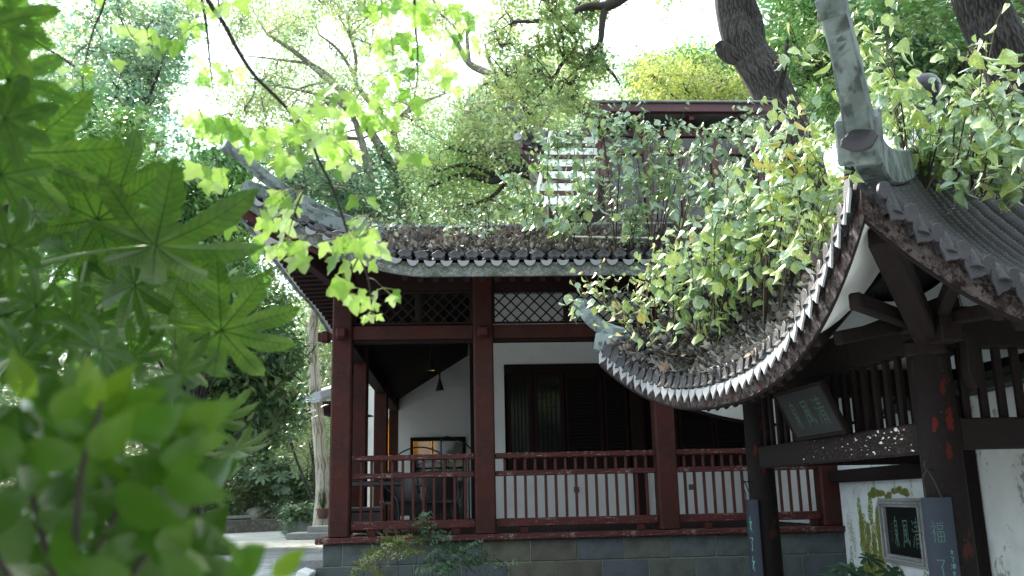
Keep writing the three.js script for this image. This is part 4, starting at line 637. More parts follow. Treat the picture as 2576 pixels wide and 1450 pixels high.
  const wg = cbox(0.24, 2.4, 3.9, 0.01); wg.translate(0.12, 1.2, 1.95); mesh('wall_body', [box(0.004, 0.236, 0, 2.4, 3.902, 7.5, 0.008)], std({ map: texOf(512, (i) => mix3(mix3([0.68, 0.71, 0.7], [0.5, 0.54, 0.52], smooth(0.4, 0.75, N1[i])), [0.16, 0.19, 0.13], smooth(0.58, 0.66, N4[i] * 0.7 + N3[i] * 0.3) * 0.8), 0.45), roughness: 0.92, bs: 0.002 }), gw); const wu = wg.attributes.uv, wp = wg.attributes.position; for (let i = 0; i < wu.count; i++) wu.setXY(i, wp.getZ(i) / 7.5, wp.getY(i) / 2.4);
  gw.rotation.y = -Math.atan(0.092); mesh('wall_body', wg, std({ map: wallMap, roughness: 0.92, bs: 0.002 }), gw);
  mesh('coping', [box(-0.12, 0.36, 2.402, 2.47, 0, 7.5, 0.01), box(-0.05, 0.29, 2.472, 2.56, 0, 7.5, 0.03)], M.tile, gw);
  mesh('timber_post', [box(-0.2, -0.002, 0, 2.4, 3.72, 4.0, 0.012)], M.darkWood, gw);
  mesh('timber_rail', [box(-0.16, -0.004, 1.7, 1.85, 0.1, 3.71, 0.012)], M.darkWood, gw);
  // framed stone tablet
  const tz = 1.58, tb = thing('stone_tablet', 'black inscribed stone tablet in a moulded grey frame set into the mossy white wall', 'stone tablet');
  tb.position.copy(V(4.93, 0, -12.02)).add(V(-0.092, 0, 1).normalize().multiplyScalar(2.15)); tb.position.y = 1.16; tb.rotation.y = -Math.atan(0.092);
  const fw = 1.2, fh = 0.69, fm = M.granite, fr = [];
  for (const [d, o, tck] of [[0.0, 0.0, 0.03], [0.03, 0.03, 0.05], [0.06, 0.055, 0.02]]) { const a = fw / 2 - d, b = fh / 2 - d, s = 0.032; fr.push(box(-0.03 - tck, 0, b - s, b, -a, a, 0.008), box(-0.03 - tck, 0, -b, -b + s, -a, a, 0.008), box(-0.03 - tck, 0, -b + s, b - s, a - s, a, 0.008), box(-0.03 - tck, 0, -b + s, b - s, -a, -a + s, 0.008)); void o; }
  mesh('frame', fr, fm, tb);
  const ins = mesh('inscription', new THREE.PlaneGeometry(fw - 0.18, fh - 0.18), std({ map: board(1024, 512, (x) => { const c = 'rgb(90,122,106)'; glyph(x, 'spring', 250, 270, 170, 330, 15, c); glyph(x, 'wind', 520, 270, 200, 310, 15, c); glyph(x, 'clear', 800, 270, 200, 320, 15, c); for (let i = 0; i < 6; i++) { glyph(x, ['run', 'end', 'clear', 'run', 'wind', 'spring'][i], 90, 200 + i * 34, 22, 26, 3, 'rgb(90,84,74)'); glyph(x, ['wind', 'run', 'spring', 'end', 'run', 'clear'][i], 130, 190 + i * 34, 22, 26, 3, 'rgb(90,84,74)'); } }, 'rgb(18,21,22)'), roughness: 0.6, spec: 0.3 }), tb); ins.rotation.y = -Math.PI / 2; ins.position.x = -0.012;
}
// ---------- veranda furniture, lamps, rooftop room, buildings behind ----------
{
  // pendant lamps
  const prof = [[0.012, 0.36], [0.016, 0.34], [0.016, 0.25], [0.022, 0.22], [0.085, 0], [0.08, 0.002], [0.02, 0.2], [0.0, 0.22]].map(([r, y]) => new THREE.Vector2(r, y));
  const inner = [[0.083, 0.002], [0.074, 0.006], [0.02, 0.19], [0, 0.2]].map(([r, y]) => new THREE.Vector2(r, y));
  const lamp = (px, py, z, label, cord) => { const p = atZ(px, py, z), t = thing('pendant_lamp', label, 'pendant lamp', [p.x, p.y, z], 0, 'pendant lamps in the side veranda'); t.scale.setScalar(0.92);
    mesh('shade', new THREE.LatheGeometry(prof, 20), std({ color: rgb(0.008, 0.008, 0.009), roughness: 0.6 }), t); mesh('lining', new THREE.LatheGeometry(inner, 20), std({ color: rgb(0.55, 0.36, 0.08), roughness: 0.35, metalness: 0.8, side: THREE.DoubleSide }), t); mesh('cord', limb([[0, 0.355, 0, 0.004], [0, 0.35 + cord, 0, 0.004]], 5), M.iron, t); };
  lamp(1083, 933, -15.6, 'black conical pendant lamp with brass lining, higher one nearer the lattice', 0.55); lamp(1106, 984, -16.6, 'black conical pendant lamp with brass lining hanging lower against the white end wall', 0.72);
  // wicker chairs and table
  const wickTex = texOf(128, (i, x, y) => { const a = Math.abs(Math.sin(x * 16 * Math.PI)), b = Math.abs(Math.sin(y * 16 * Math.PI)), o = (Math.floor(x * 16) + Math.floor(y * 16)) % 2, k = o ? a : b; return [0.01 + 0.035 * k, 0.009 + 0.03 * k, 0.0095 + 0.033 * k]; }, 3);
  const wick = std({ map: wickTex, roughness: 0.5, bs: 0.006, bumpMap: wickTex }); wick.side = THREE.DoubleSide;
  const chair = () => { const g = new THREE.Group();
    mesh('seat', [box(-0.25, 0.25, 0.38, 0.43, -0.25, 0.25, 0.02)], wick, g);
    const back = new THREE.CylinderGeometry(0.31, 0.27, 0.46, 18, 6, true, Math.PI * 0.55, Math.PI * 0.9), bp = back.attributes.position; for (let i = 0; i < bp.count; i++) { const y = bp.getY(i), a = Math.atan2(bp.getX(i), -bp.getZ(i)); if (y > 0) bp.setY(i, y * (1 - 0.25 * a * a)); bp.setZ(i, bp.getZ(i) - (y + 0.23) * 0.18); } back.translate(0, 0.64, 0.02); back.computeVertexNormals(); mesh('backrest', clean(back), wick, g);
    for (const s of [-1, 1]) { mesh('armrest', limb([[s * 0.27, 0.66, -0.1, 0.022], [s * 0.3, 0.65, 0.08, 0.024], [s * 0.28, 0.6, 0.24, 0.02], [s * 0.25, 0.42, 0.25, 0.016]], 7), wick, g); for (const z of [-0.2, 0.22]) mesh('leg', limb([[s * 0.23, 0.4, z, 0.014], [s * 0.26, 0, z * 1.15, 0.012]], 6), M.iron, g); }
    mesh('apron', [box(-0.24, 0.24, 0.22, 0.38, 0.22, 0.24, 0.006)], wick, g);
    return g; };
  const proto = chair();
  const place = (px, z, turn, label) => { const p = atZ(px, 1290, z), c = proto.clone(); c.name = numbered('wicker_chair'); c.position.set(p.x, FL, z); c.rotation.y = turn; scene.add(c); tag(c, label, 'chair', 'wicker chairs on the veranda'); };
  place(1010, -14.0, 0.5, 'brown wicker armchair with rounded back turned toward the end wall behind the table'); place(1105, -14.6, Math.PI * 0.95, 'dark wicker armchair in the shade nearest the second red column');
  { const p = atZ(920, 1290, -12.75), st = thing('wicker_stool', 'low dark wicker stool just behind the railing beside the corner column', 'stool', [p.x, FL, -12.75]); mesh('seat', [box(-0.24, 0.24, 0.3, 0.36, -0.2, 0.2, 0.02)], wick, st); mesh('apron', [box(-0.23, 0.23, 0.08, 0.298, -0.19, 0.19, 0.01)], wick, st); for (const [x, z] of [[-0.2, -0.16], [0.2, -0.16], [-0.2, 0.16], [0.2, 0.16]]) mesh('leg', [box(x - 0.015, x + 0.015, 0, 0.079, z - 0.015, z + 0.015, 0.003)], M.iron, st); }
  const tp = atZ(965, 1215, -13.6), tb = thing('wicker_table', 'dark wicker table with glass top behind the veranda railing by the corner column', 'table', [tp.x - 0.25, FL, -13.6], 0.1);
  mesh('tabletop', [box(-0.42, 0.5, 0.64, 0.7, -0.35, 0.35, 0.012)], wick, tb); mesh('glass_top', [box(-0.41, 0.49, 0.702, 0.71, -0.34, 0.34, 0.003)], std({ color: rgb(0.02, 0.022, 0.024), roughness: 0.08 }), tb);
  for (const [x, z] of [[-0.38, -0.3], [0.45, -0.3], [-0.38, 0.3], [0.45, 0.3]]) mesh('leg', limb([[x * 0.6, 0.64, z * 0.6, 0.018], [x * 0.95, 0.45, z, 0.016], [x * 1.05, 0, z * 1.05, 0.014]], 6), M.iron, tb);
  // arched iron screen in front of the end window
  const ap = atZ(1100, 1130, -18.5), as = thing('iron_screen', 'black arched iron screen standing before the lit end window', 'screen', [ap.x, FL, -18.5], 0);
  const arc = (cx2, cy, r, a0, a1, w) => limb(Array.from({ length: 9 }, (_, i) => { const a = a0 + (a1 - a0) * i / 8; return [cx2 + Math.cos(a) * r, cy + Math.sin(a) * r, 0, w]; }), 6);
  mesh('arch', [arc(0.1, 0.9, 0.75, 0.1, 1.5, 0.016)], M.iron, as); mesh('arch', [arc(-0.35, 0.75, 0.7, 0.6, 2.4, 0.016)], M.iron, as); mesh('upright', [box(0.06, 0.09, 0, 1.62, -0.015, 0.015, 0.003)], M.iron, as); mesh('upright', [box(0.6, 0.63, 0, 1.3, -0.015, 0.015, 0.003)], M.iron, as); mesh('crossbar', [box(-0.9, 0.7, 0.9, 0.93, -0.012, 0.012, 0.003)], M.iron, as);
  // rooftop glass room: red steel frame on the terrace
  const gz = -13.5, gr = thing('rooftop_room', 'red steel framed glass room standing on the roof terrace behind the overgrown eaves', 'glass room', [0, 0, 0]);
  const sb = (n, x0, x1, y0, y1, z0, z1, m = M.steel) => mesh(n, [box(x0, x1, y0, y1, z0, z1, 0.008)], m, gr);
  const posts = [2.36, 2.98, 4.05, 4.78];
  posts.forEach((x) => sb('post', x - 0.06, x + 0.06, 5.06, 7.2, gz - 0.06, gz + 0.06));
  for (let i = 0; i < 3; i++) { const a = posts[i] + 0.061, b = posts[i + 1] - 0.061; sb('sill_rail', a, b, 5.6, 5.72, gz - 0.05, gz + 0.05); sb('transom', a, b, 6.78, 6.88, gz - 0.05, gz + 0.05); sb('top_rail', a, b, 7.08, 7.2, gz - 0.05, gz + 0.05);
    mesh('pane', [box(a, b, 5.722, 6.778, gz - 0.01, gz + 0.0, 0.001)], M.glassDark, gr); mesh('pane', [box(a, b, 6.882, 7.078, gz - 0.01, gz + 0.0, 0.001)], M.glassDark, gr); sb('base_panel', a, b, 5.06, 5.598, gz - 0.03, gz + 0.03, M.granite);
    if (b - a > 0.7) sb('mullion', (a + b) / 2 - 0.03, (a + b) / 2 + 0.03, 5.722, 6.778, gz + 0.001, gz + 0.05); }
  sb('roof_beam', 2.2, 4.9, 7.32, 7.46, gz + 0.35, gz + 0.45); sb('roof_beam', 2.2, 4.9, 7.22, 7.34, gz - 0.6, gz - 0.5); sb('roof_beam', 2.2, 2.3, 7.22, 7.44, gz - 2.5, gz + 0.349);
  for (let i = 0; i < 3; i++) sb('rafter', 2.75 + i * 0.85, 2.83 + i * 0.85, 7.23, 7.38, gz - 2.5, gz + 0.348);
  sb('roof_sheet', 2.05, 4.95, 7.462, 7.49, gz - 2.6, gz + 0.5, M.granite);
  sb('back_wall', 2.2, 4.84, 5.06, 7.2, gz - 2.7, gz - 2.61, M.darkWood); sb('side_wall', 4.785, 4.84, 5.06, 7.2, gz - 2.6, gz - 0.07, M.darkWood); sb('side_wall', 2.3, 2.36, 5.06, 7.2, gz - 2.6, gz - 0.07, M.darkWood);
  // sloping glazed lean-to at its left: white panes between red bars
  const lt = thing('glazed_lean_to', 'sloping lean-to of white panes and red bars at the left end of the rooftop room', 'lean-to', [0, 0, 0]);
  const white = std({ color: rgb(0.82, 0.84, 0.86), roughness: 0.25 }), q = (u, v) => { const tl = V(1.5, 7.14, -13.5), tr = V(2.28, 7.14, -13.5), bl = V(1.14, 5.72, -12.72), br = V(2.02, 5.72, -12.72); return tl.clone().lerp(tr, u).lerp(bl.clone().lerp(br, u), v); };
  for (let i = 0; i < 6; i++) { const v0 = i / 6 + 0.045, v1 = (i + 1) / 6 - 0.01, P = [], a = q(0.04, v0), b = q(0.96, v0), c = q(0.96, v1), d = q(0.04, v1), n = V(0, 0.012, -0.02); for (const [s, t, u] of [[a, c, b], [a, d, c]]) P.push(...s.toArray(), ...t.toArray(), ...u.toArray(), ...s.clone().add(n).toArray(), ...u.clone().add(n).toArray(), ...t.clone().add(n).toArray()); const g = new THREE.BufferGeometry(); g.setAttribute('position', new THREE.Float32BufferAttribute(P, 3)); g.computeVertexNormals(); boxUV(g); mesh('pane', g, white, lt); mesh('glazing_bar', bar(q(0.0, i / 6 + 0.012), q(1, i / 6 + 0.012), 0.05, 0.07, 0.006), M.steel, lt); }
  mesh('side_rail', bar(q(0.0, -0.02), q(0, 1.04), 0.06, 0.09, 0.008), M.plaster, lt); mesh('side_rail', bar(q(1, -0.02), q(1, 1.04), 0.06, 0.09, 0.008), M.steel, lt); mesh('post', [box(1.42, 1.49, 5.07, 7.1, -13.6, -13.53, 0.006)], M.steel, lt);
  // upturned roof corner of the storey behind
  const ur = thing('upper_roof_corner', 'upturned grey ridge horn of the roof behind the rooftop room', 'roof corner');
  const k = (px, py, d) => at(px, py, d);
  horn(ur, [k(1560, 440, 18.4), k(1460, 385, 17.4), k(1395, 362, 17.0), k(1352, 345, 16.7), k(1312, 308, 16.4), k(1279, 264, 16.2)], [[0.24, 0.34], [0.24, 0.34], [0.22, 0.3], [0.2, 0.24], [0.17, 0.15], [0.15, 0.12]], 0.16, M.horn, 'ridge_horn');
  const dsc = mesh('round_end_tile', new THREE.CylinderGeometry(0.085, 0.085, 0.06, 18), M.tileReliefPale, ur); dsc.position.copy(k(1305, 345, 16.5)); dsc.rotation.set(1.3, 0, 0.6);
  mesh('eave_board', [bar(k(1312, 372, 16.6), k(1372, 440, 17.6), 0.08, 0.26, 0.01), bar(k(1312, 362, 16.55), k(1420, 395, 17.2), 0.08, 0.16, 0.01)], M.steel, ur);
  mesh('soffit', bar(k(1325, 395, 16.8), k(1372, 470, 18), 0.1, 0.12, 0.01), M.soffit, ur);
  for (let i = 0; i < 5; i++) { const t = mesh('end_tile', END_FAN, M.tileRelief, ur); t.position.copy(k(1325 + i * 18, 358 + i * 9, 16.5 + i * 0.12)); t.rotation.z = -0.4; }
  // building far behind at left: grey eave, white wall
  const rb = thing('rear_building', 'white walled building with grey tiled eave behind the veranda at left', 'building', [0, 0, 0]);
  mesh('wall', [box(-3.6, 3, 0.5, 5.2, -31, -30, 0.02)], M.plaster, rb);
  const e0 = at(775, 1003, 26), e1 = at(836, 982, 26.5); mesh('eave_slab', [bar(e0, e1.clone().add(e1.clone().sub(e0).multiplyScalar(1.5)), 1.6, 0.22, 0.02), bar(e0.clone().add(V(0, -0.14, 0)), e1.clone().add(e1.clone().sub(e0).multiplyScalar(1.5)).add(V(0, -0.14, 0)), 1.5, 0.06, 0.01)], std({ color: rgb(0.33, 0.36, 0.4), roughness: 0.7 }), rb);
  for (let i = 0; i < 14; i++) { const a = at(782 + i * 5.5, 1018 + i * 3.2, 26.2 + i * 0.1), b = at(850 + i * 5.5, 1010 + i * 3.4, 27.6 + i * 0.1); mesh('eave_rafter', bar(a, b, 0.06, 0.08, 0.005), M.darkRed, rb); }
  mesh('eave_underside', bar(at(800, 1028, 27.4), at(900, 1052, 28.6), 1.4, 0.04, 0.01), M.darkRed, rb);

  // courtyard: planter with trunk and rocks, table, pots
  const rockGeo = (seed, sx, sy, sz) => { const g = new THREE.IcosahedronGeometry(1, 3), p = g.attributes.position, r = rng(seed), off = [r() * 9, r() * 9, r() * 9], ax = Array.from({ length: 9 }, () => V(r() - 0.5, r() - 0.5, r() - 0.5).normalize()); void off; for (let i = 0; i < p.count; i++) { const v = V(p.getX(i), p.getY(i), p.getZ(i)); let d = 1; ax.forEach((a, k) => { const c = v.dot(a); if (c > 0.55 + 0.05 * (k % 3)) d = Math.min(d, (0.62 + 0.05 * (k % 4)) / c); }); d += 0.05 * Math.sin(v.x * 9 + seed) * Math.sin(v.y * 7) * Math.sin(v.z * 8); p.setXYZ(i, v.x * d * sx, v.y * d * sy, v.z * d * sz); } const o = g.index ? g.toNonIndexed() : g; o.computeVertexNormals(); return boxUV(o); };
  const rk = (px, py, d, s, seed, label, mat = M.rock) => { const p = at(px, py, d), t = thing('rock', label, 'rock', [p.x, p.y, p.z], seed); mesh('stone', rockGeo(seed, ...s), mat, t); };
  rk(525, 1385, 17, [0.42, 0.17, 0.34], 3, 'flat dark rock at the right edge of the tree planter on the court'); rk(485, 1402, 16.4, [0.36, 0.13, 0.3], 4, 'low dark rock in front of the short trunk on the court'); rk(560, 1398, 16.9, [0.16, 0.16, 0.2], 6, 'small upright dark rock at the end of the planter edging'); rk(445, 1400, 16.4, [0.26, 0.18, 0.3], 5, 'rounded grey rock left of the short trunk on the court');
  rk(650, 1260, 39, [1.1, 0.55, 0.8], 12, 'broad pale boulder in the plants on the bank', M.bank); rk(655, 1305, 36.6, [1.5, 0.5, 0.8], 14, 'pale weathered boulder low on the bank above the retaining wall', M.bank);
  const tk = at(455, 1398, 17); const stump = thing('court_tree', 'short dark tree trunk rising out of the rock planter on the court', 'tree', [tk.x, 0.68, tk.z]);
  mesh('trunk', limb([[0, 0, 0, 0.2], [0.02, 0.5, 0, 0.165], [-0.03, 1.2, 0.05, 0.155], [-0.15, 3.0, 0.1, 0.14], [-0.5, 5.5, 0, 0.11], [-0.9, 7.5, 0, 0.06]], 12, 5), M.bark, stump);
  const gp = at(425, 1325, 21), gt = thing('garden_table', 'dark outdoor table with pale top standing on the court behind the short trunk', 'table', [gp.x, 0.7, gp.z], 0.1);
  mesh('tabletop', [box(-0.6, 0.6, 0.7, 0.74, -0.4, 0.4, 0.01)], std({ color: rgb(0.4, 0.42, 0.43), roughness: 0.3 }), gt); mesh('apron', [box(-0.55, 0.55, 0.6, 0.698, -0.36, 0.36, 0.008)], M.iron, gt); for (const [x, z] of [[-0.5, -0.3], [0.5, -0.3], [-0.5, 0.3], [0.5, 0.3]]) mesh('leg', [box(x - 0.025, x + 0.025, 0, 0.598, z - 0.025, z + 0.025, 0.004)], M.iron, gt);
  const gc = (px, d, turn, label) => { const p = at(px, 1330, d), c = proto.clone(); c.name = numbered('garden_chair'); c.position.set(p.x, 0.7, p.z); c.rotation.y = turn; scene.add(c); tag(c, label, 'chair', 'chairs round the court table'); };
  gc(385, 20.6, 1.4, 'dark wicker garden chair left of the court table'); gc(468, 21.4, -1.5, 'dark wicker garden chair right of the court table');
  const sgp = at(454, 1206, 19), sg = thing('red_sign', 'small red sign plate showing through the leaves over the court', 'sign', [sgp.x, sgp.y, sgp.z], 0.2); mesh('plate', [box(-0.07, 0.07, -0.12, 0.12, -0.01, 0.01, 0.004)], std({ color: rgb(0.42, 0.03, 0.05), roughness: 0.5 }), sg); mesh('post', [box(-0.015, 0.015, -1.45, -0.12, -0.03, -0.011, 0.004)], M.iron, sg);
}
// ---------- trees and undergrowth ----------
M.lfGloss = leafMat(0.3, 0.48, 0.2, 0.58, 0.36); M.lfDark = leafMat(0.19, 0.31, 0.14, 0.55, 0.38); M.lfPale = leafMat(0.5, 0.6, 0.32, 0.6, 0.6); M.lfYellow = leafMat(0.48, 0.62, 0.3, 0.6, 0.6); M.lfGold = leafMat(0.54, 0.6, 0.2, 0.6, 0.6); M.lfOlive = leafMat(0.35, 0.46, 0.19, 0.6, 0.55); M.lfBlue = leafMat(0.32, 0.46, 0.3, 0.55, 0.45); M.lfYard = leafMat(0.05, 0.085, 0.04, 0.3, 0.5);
const MPX = (rpx, d) => rpx * d / F;
// a tree: trunk and limbs, and a crown of leafy clumps. Blobs are [px, py, d, rx, ry, n] as they stand in view
function tree({ name = 'tree', label, base, trunk, limbs = [], blobs, geos, mat, bark = M.bark, seed, size = 1, tv = 0.35, twigs = 5, group, rad = 9, branch = true, hollow = 0.15 }) {
  const o = thing(name, label, 'tree', base.toArray(), 0, group), r = rng(seed), L = (p) => [p[0] - base.x, p[1] - base.y, p[2] - base.z, p[3]], wood = [];
  if (trunk) wood.push(limb(trunk.map(L), rad, 5));
  for (const l of limbs) wood.push(limb(l.map(L), 6, 4));
  const nodes = (trunk || []).concat(...limbs), places = [];
  for (const [px, py, d, rx, ry, n] of blobs) {
    const c = at(px, py, d), RX = MPX(rx, d), RY = MPX(ry, d), RZ = (RX + RY) * 0.5;
    if (branch && nodes.length) { let best = nodes[0], bd = 1e9; for (const q of nodes) { const e = V(q[0], q[1], q[2]).distanceTo(c) + Math.max(0, q[1] - c.y) * 1.5; if (e < bd) { bd = e; best = q; } }
      const s = V(best[0], best[1], best[2]); if (bd > 0.5) { const m = s.clone().lerp(c, 0.5).add(V((r() - 0.5) * 0.3, 0.25 * bd * (r() - 0.2) * 0.5, (r() - 0.5) * 0.3)); const w = Math.min(best[3] * 0.6, 0.012 + bd * 0.012); wood.push(limb([L([s.x, s.y, s.z, w]), L([m.x, m.y, m.z, w * 0.7]), L([c.x, c.y, c.z, w * 0.35])], 5, 3)); }
      for (let k = 0; k < twigs; k++) { const e = c.clone().add(V((r() - 0.5) * 1.7 * RX, (r() - 0.5) * 1.7 * RY, (r() - 0.5) * 1.7 * RZ)), m = c.clone().lerp(e, 0.5).add(V((r() - 0.5) * 0.2, 0.12, (r() - 0.5) * 0.2)); wood.push(limb([L([c.x, c.y, c.z, 0.014]), L([m.x, m.y, m.z, 0.01]), L([e.x, e.y, e.z, 0.004])], 4, 3)); } }
    for (let i = 0; i < n; i++) { const v = V(r() - 0.5, r() - 0.5, r() - 0.5).normalize().multiplyScalar(hollow + (1 - hollow) * Math.pow(r(), 0.45)); v.x *= RX; v.y *= RY; v.z *= RZ; const k = 1 + 0.0 * r(); places.push([c.clone().add(v).sub(base).multiplyScalar(k), size * (0.7 + 0.6 * r()), tint(r, tv)]); }
  }
  if (wood.length) mesh('trunk', wood, bark, o);
  scatter('crown', geos, mat, places, o);
  return o;
}
const P4 = (px, py, d, r) => { const p = at(px, py, d); return [p.x, p.y, p.z, r]; };
const foot = (px, d, y) => { const p = at(px, 1200, d); return V(p.x, y, p.z); };
const rgn = (seed, n, x0, x1, y0, y1, d0, d1, r0, r1, m, keep = () => true) => { const r = rng(seed), o = []; while (o.length < n) { const x = x0 + (x1 - x0) * r(), y = y0 + (y1 - y0) * r(); if (!keep(x, y, r())) continue; const q = r0 + (r1 - r0) * r(); o.push([x, y, d0 + (d1 - d0) * r(), q, q * 0.75, Math.round(m * (0.7 + 0.6 * r()))]); } return o; };
const S = SPRIG;
{
  // left evergreens behind the foreground leaves
  let b = foot(150, 18, 0.1);
  tree({ name: 'evergreen_tree', label: 'tall glossy evergreen at far left behind the big lobed leaves', base: b, trunk: [[b.x, 0, b.z, 0.3], [b.x + 0.1, 3, b.z, 0.24], [b.x + 0.2, 7, b.z, 0.16], [b.x, 10, b.z, 0.06]], blobs: rgn(1, 30, -80, 360, 270, 640, 15.5, 19, 60, 105, 34), geos: S.gloss, mat: M.lfGloss, seed: 101, size: 1.1 });
  b = foot(230, 23, 0.1);
  tree({ name: 'pale_tree', label: 'pale washed out tree rising above the glossy evergreen at upper left', base: b, trunk: [[b.x, 0, b.z, 0.35], [b.x + 0.3, 6, b.z, 0.24], [b.x + 0.6, 12, b.z, 0.1]], blobs: rgn(2, 34, 0, 440, 20, 380, 21, 26, 60, 110, 26, (x, y, k) => y > 330 - x * 0.45 || k < 0.25), geos: S.mid, mat: M.lfBlue, seed: 102, size: 1.25, twigs: 7 });
  b = foot(470, 17, 0.7);
  tree({ name: 'evergreen_tree', label: 'dense evergreen with upright leaf sprays left of the hall roof horn', base: b, trunk: [[b.x, 0.6, b.z, 0.22], [b.x + 0.1, 3, b.z, 0.18], [b.x - 0.1, 6, b.z, 0.1], [b.x, 7.5, b.z, 0.04]], blobs: rgn(3, 34, 330, 610, 400, 800, 15.5, 18.5, 55, 85, 40, (x, y) => y > 410 + Math.max(0, 430 - x) * 0.3), geos: S.gloss, mat: M.lfGloss, seed: 103, size: 1.05 });
  b = foot(440, 20, 0.7);
  tree({ name: 'dark_evergreen', label: 'dark large leaved evergreen between the lobed leaves and the left eave of the hall', base: b, trunk: [[b.x, 0.6, b.z, 0.2], [b.x + 0.5, 2.5, b.z, 0.16], [b.x + 1.6, 5, b.z, 0.06]], blobs: rgn(4, 40, 480, 800, 660, 1110, 18, 21.5, 55, 85, 40, (x, y) => x < Math.min(705, 640 + (y - 620) * 0.42) && y < 1190 - Math.abs(x - 640) * 0.3), geos: S.gloss, mat: M.lfDark, seed: 104, size: 1.25, tv: 0.5 });
  // slender multi-stemmed tree with blown-out crown in the middle
  const d0 = 25; b = foot(1018, d0, 1);
  tree({ name: 'slender_tree', label: 'slender grey tree with several leaning stems and fine pale leaves above the hall roof', base: b, bark: M.barkPale, rad: 9,
    trunk: [[b.x, 0.5, b.z, 0.26], P4(1013, 565, d0, 0.21), P4(1020, 490, d0, 0.19), P4(1000, 440, d0, 0.17), P4(968, 390, d0, 0.13), P4(925, 320, d0, 0.11), P4(880, 250, d0, 0.1), P4(830, 205, d0, 0.09), P4(740, 130, d0, 0.07), P4(670, 85, d0, 0.04)],
    limbs: [[P4(1002, 440, d0, 0.13), P4(1000, 380, d0, 0.11), P4(992, 320, d0, 0.09), P4(1040, 270, d0 + 0.5, 0.06), P4(1120, 235, d0 + 1, 0.03)], [P4(1000, 335, d0, 0.09), P4(960, 290, d0, 0.07), P4(915, 240, d0, 0.07), P4(893, 200, d0, 0.06), P4(895, 150, d0, 0.05), P4(880, 90, d0, 0.04), P4(850, 40, d0, 0.02)], [P4(898, 200, d0, 0.05), P4(850, 125, d0, 0.04), P4(800, 85, d0, 0.02)], [P4(928, 430, d0 - 1, 0.12), P4(908, 350, d0 - 1, 0.1), P4(885, 290, d0 - 1, 0.08), P4(835, 250, d0 - 1, 0.05), P4(700, 215, d0 - 1, 0.03)], [P4(950, 700, d0 - 1, 0.16), P4(938, 520, d0 - 1, 0.14), P4(928, 430, d0 - 1, 0.12)], [P4(880, 250, d0, 0.07), P4(800, 170, d0, 0.05), P4(700, 150, d0, 0.03), P4(610, 140, d0, 0.015)]],
    blobs: rgn(5, 44, 540, 1120, -30, 270, 23, 28, 50, 100, 17, (x, y, k) => k < 0.8 && !(x > 780 && x < 900 && y > 30 && y < 120)).concat(rgn(55, 12, 560, 900, 250, 420, 24, 28, 40, 70, 24)), geos: S.fine, mat: M.lfPale, seed: 105, size: 1.35, twigs: 6, hollow: 0 });
  b = foot(1330, 21, 2);
  tree({ name: 'spreading_tree', label: 'yellow green tree with level dark branches behind the middle of the hall roof', base: b, trunk: [[b.x + 1, 2, b.z, 0.25], P4(1420, 520, 21, 0.2), P4(1310, 432, 21, 0.12), P4(1240, 455, 21, 0.09), P4(1165, 440, 21, 0.06), P4(1080, 470, 21, 0.03)], limbs: [[P4(1260, 448, 21, 0.08), P4(1180, 415, 21, 0.05), P4(1100, 430, 21, 0.03)], [P4(1310, 432, 21, 0.08), P4(1250, 395, 21, 0.06), P4(1150, 380, 21, 0.03)], [P4(1290, 440, 21, 0.06), P4(1230, 500, 21, 0.04), P4(1150, 520, 21, 0.02)]], blobs: rgn(6, 46, 1030, 1420, 290, 570, 20, 26, 50, 90, 18), geos: S.fine, mat: M.lfYellow, seed: 106, size: 1.4, twigs: 5, tv: 0.4 });
  b = foot(900, 24, 1);
  tree({ name: 'round_shrub_tree', label: 'grey green bushy tree low behind the upturned left corner of the hall roof', base: b, trunk: [[b.x, 0.5, b.z, 0.18], P4(860, 640, 24, 0.14), P4(880, 500, 24, 0.06)], blobs: rgn(7, 30, 700, 1030, 400, 620, 22, 28, 50, 80, 30), geos: S.mid, mat: M.lfBlue, seed: 107, size: 1.2 });
  // boughs coming in from the top right, olive leaves
  b = foot(1760, 13, 0.2);
  tree({ name: 'overhanging_tree', label: 'olive leaved bough with dark forking branches hanging in from the top centre right', base: V(9.5, 0.2, -13), bark: M.barkThin, trunk: [[9.5, 0.2, -13, 0.3], [9.6, 7, -13.2, 0.26], [8.6, 10.5, -13.2, 0.2], P4(1900, -420, 13, 0.16), P4(1690, -180, 13, 0.13), P4(1620, -60, 13, 0.1), P4(1555, 0, 13, 0.085), P4(1520, 18, 13, 0.075)],
    limbs: [[P4(1522, 16, 13, 0.06), P4(1480, 15, 13, 0.05), P4(1430, 35, 13, 0.045), P4(1380, 50, 13, 0.04), P4(1290, 55, 13, 0.02)], [P4(1522, 16, 13, 0.06), P4(1515, 60, 13, 0.05), P4(1508, 110, 13, 0.042), P4(1480, 135, 13, 0.036), P4(1465, 165, 13, 0.03), P4(1420, 155, 13, 0.026), P4(1390, 200, 13, 0.02), P4(1350, 245, 13, 0.01)], [P4(1510, 100, 13, 0.035), P4(1520, 160, 13, 0.03), P4(1545, 190, 13, 0.02), P4(1560, 215, 13, 0.01)], [P4(1465, 165, 13, 0.02), P4(1440, 185, 13, 0.016), P4(1400, 240, 13, 0.008)]],
    blobs: rgn(8, 34, 1250, 1520, -20, 290, 12, 15, 38, 66, 14, (x, y) => x < 1520 - Math.max(0, 120 - y) * 0.2 && y < 330 - (x - 1300) * 0.3 + 60), geos: S.mid, mat: M.lfOlive, seed: 108, size: 0.62, twigs: 5, hollow: 0 });
  b = foot(1230, 19, 1);
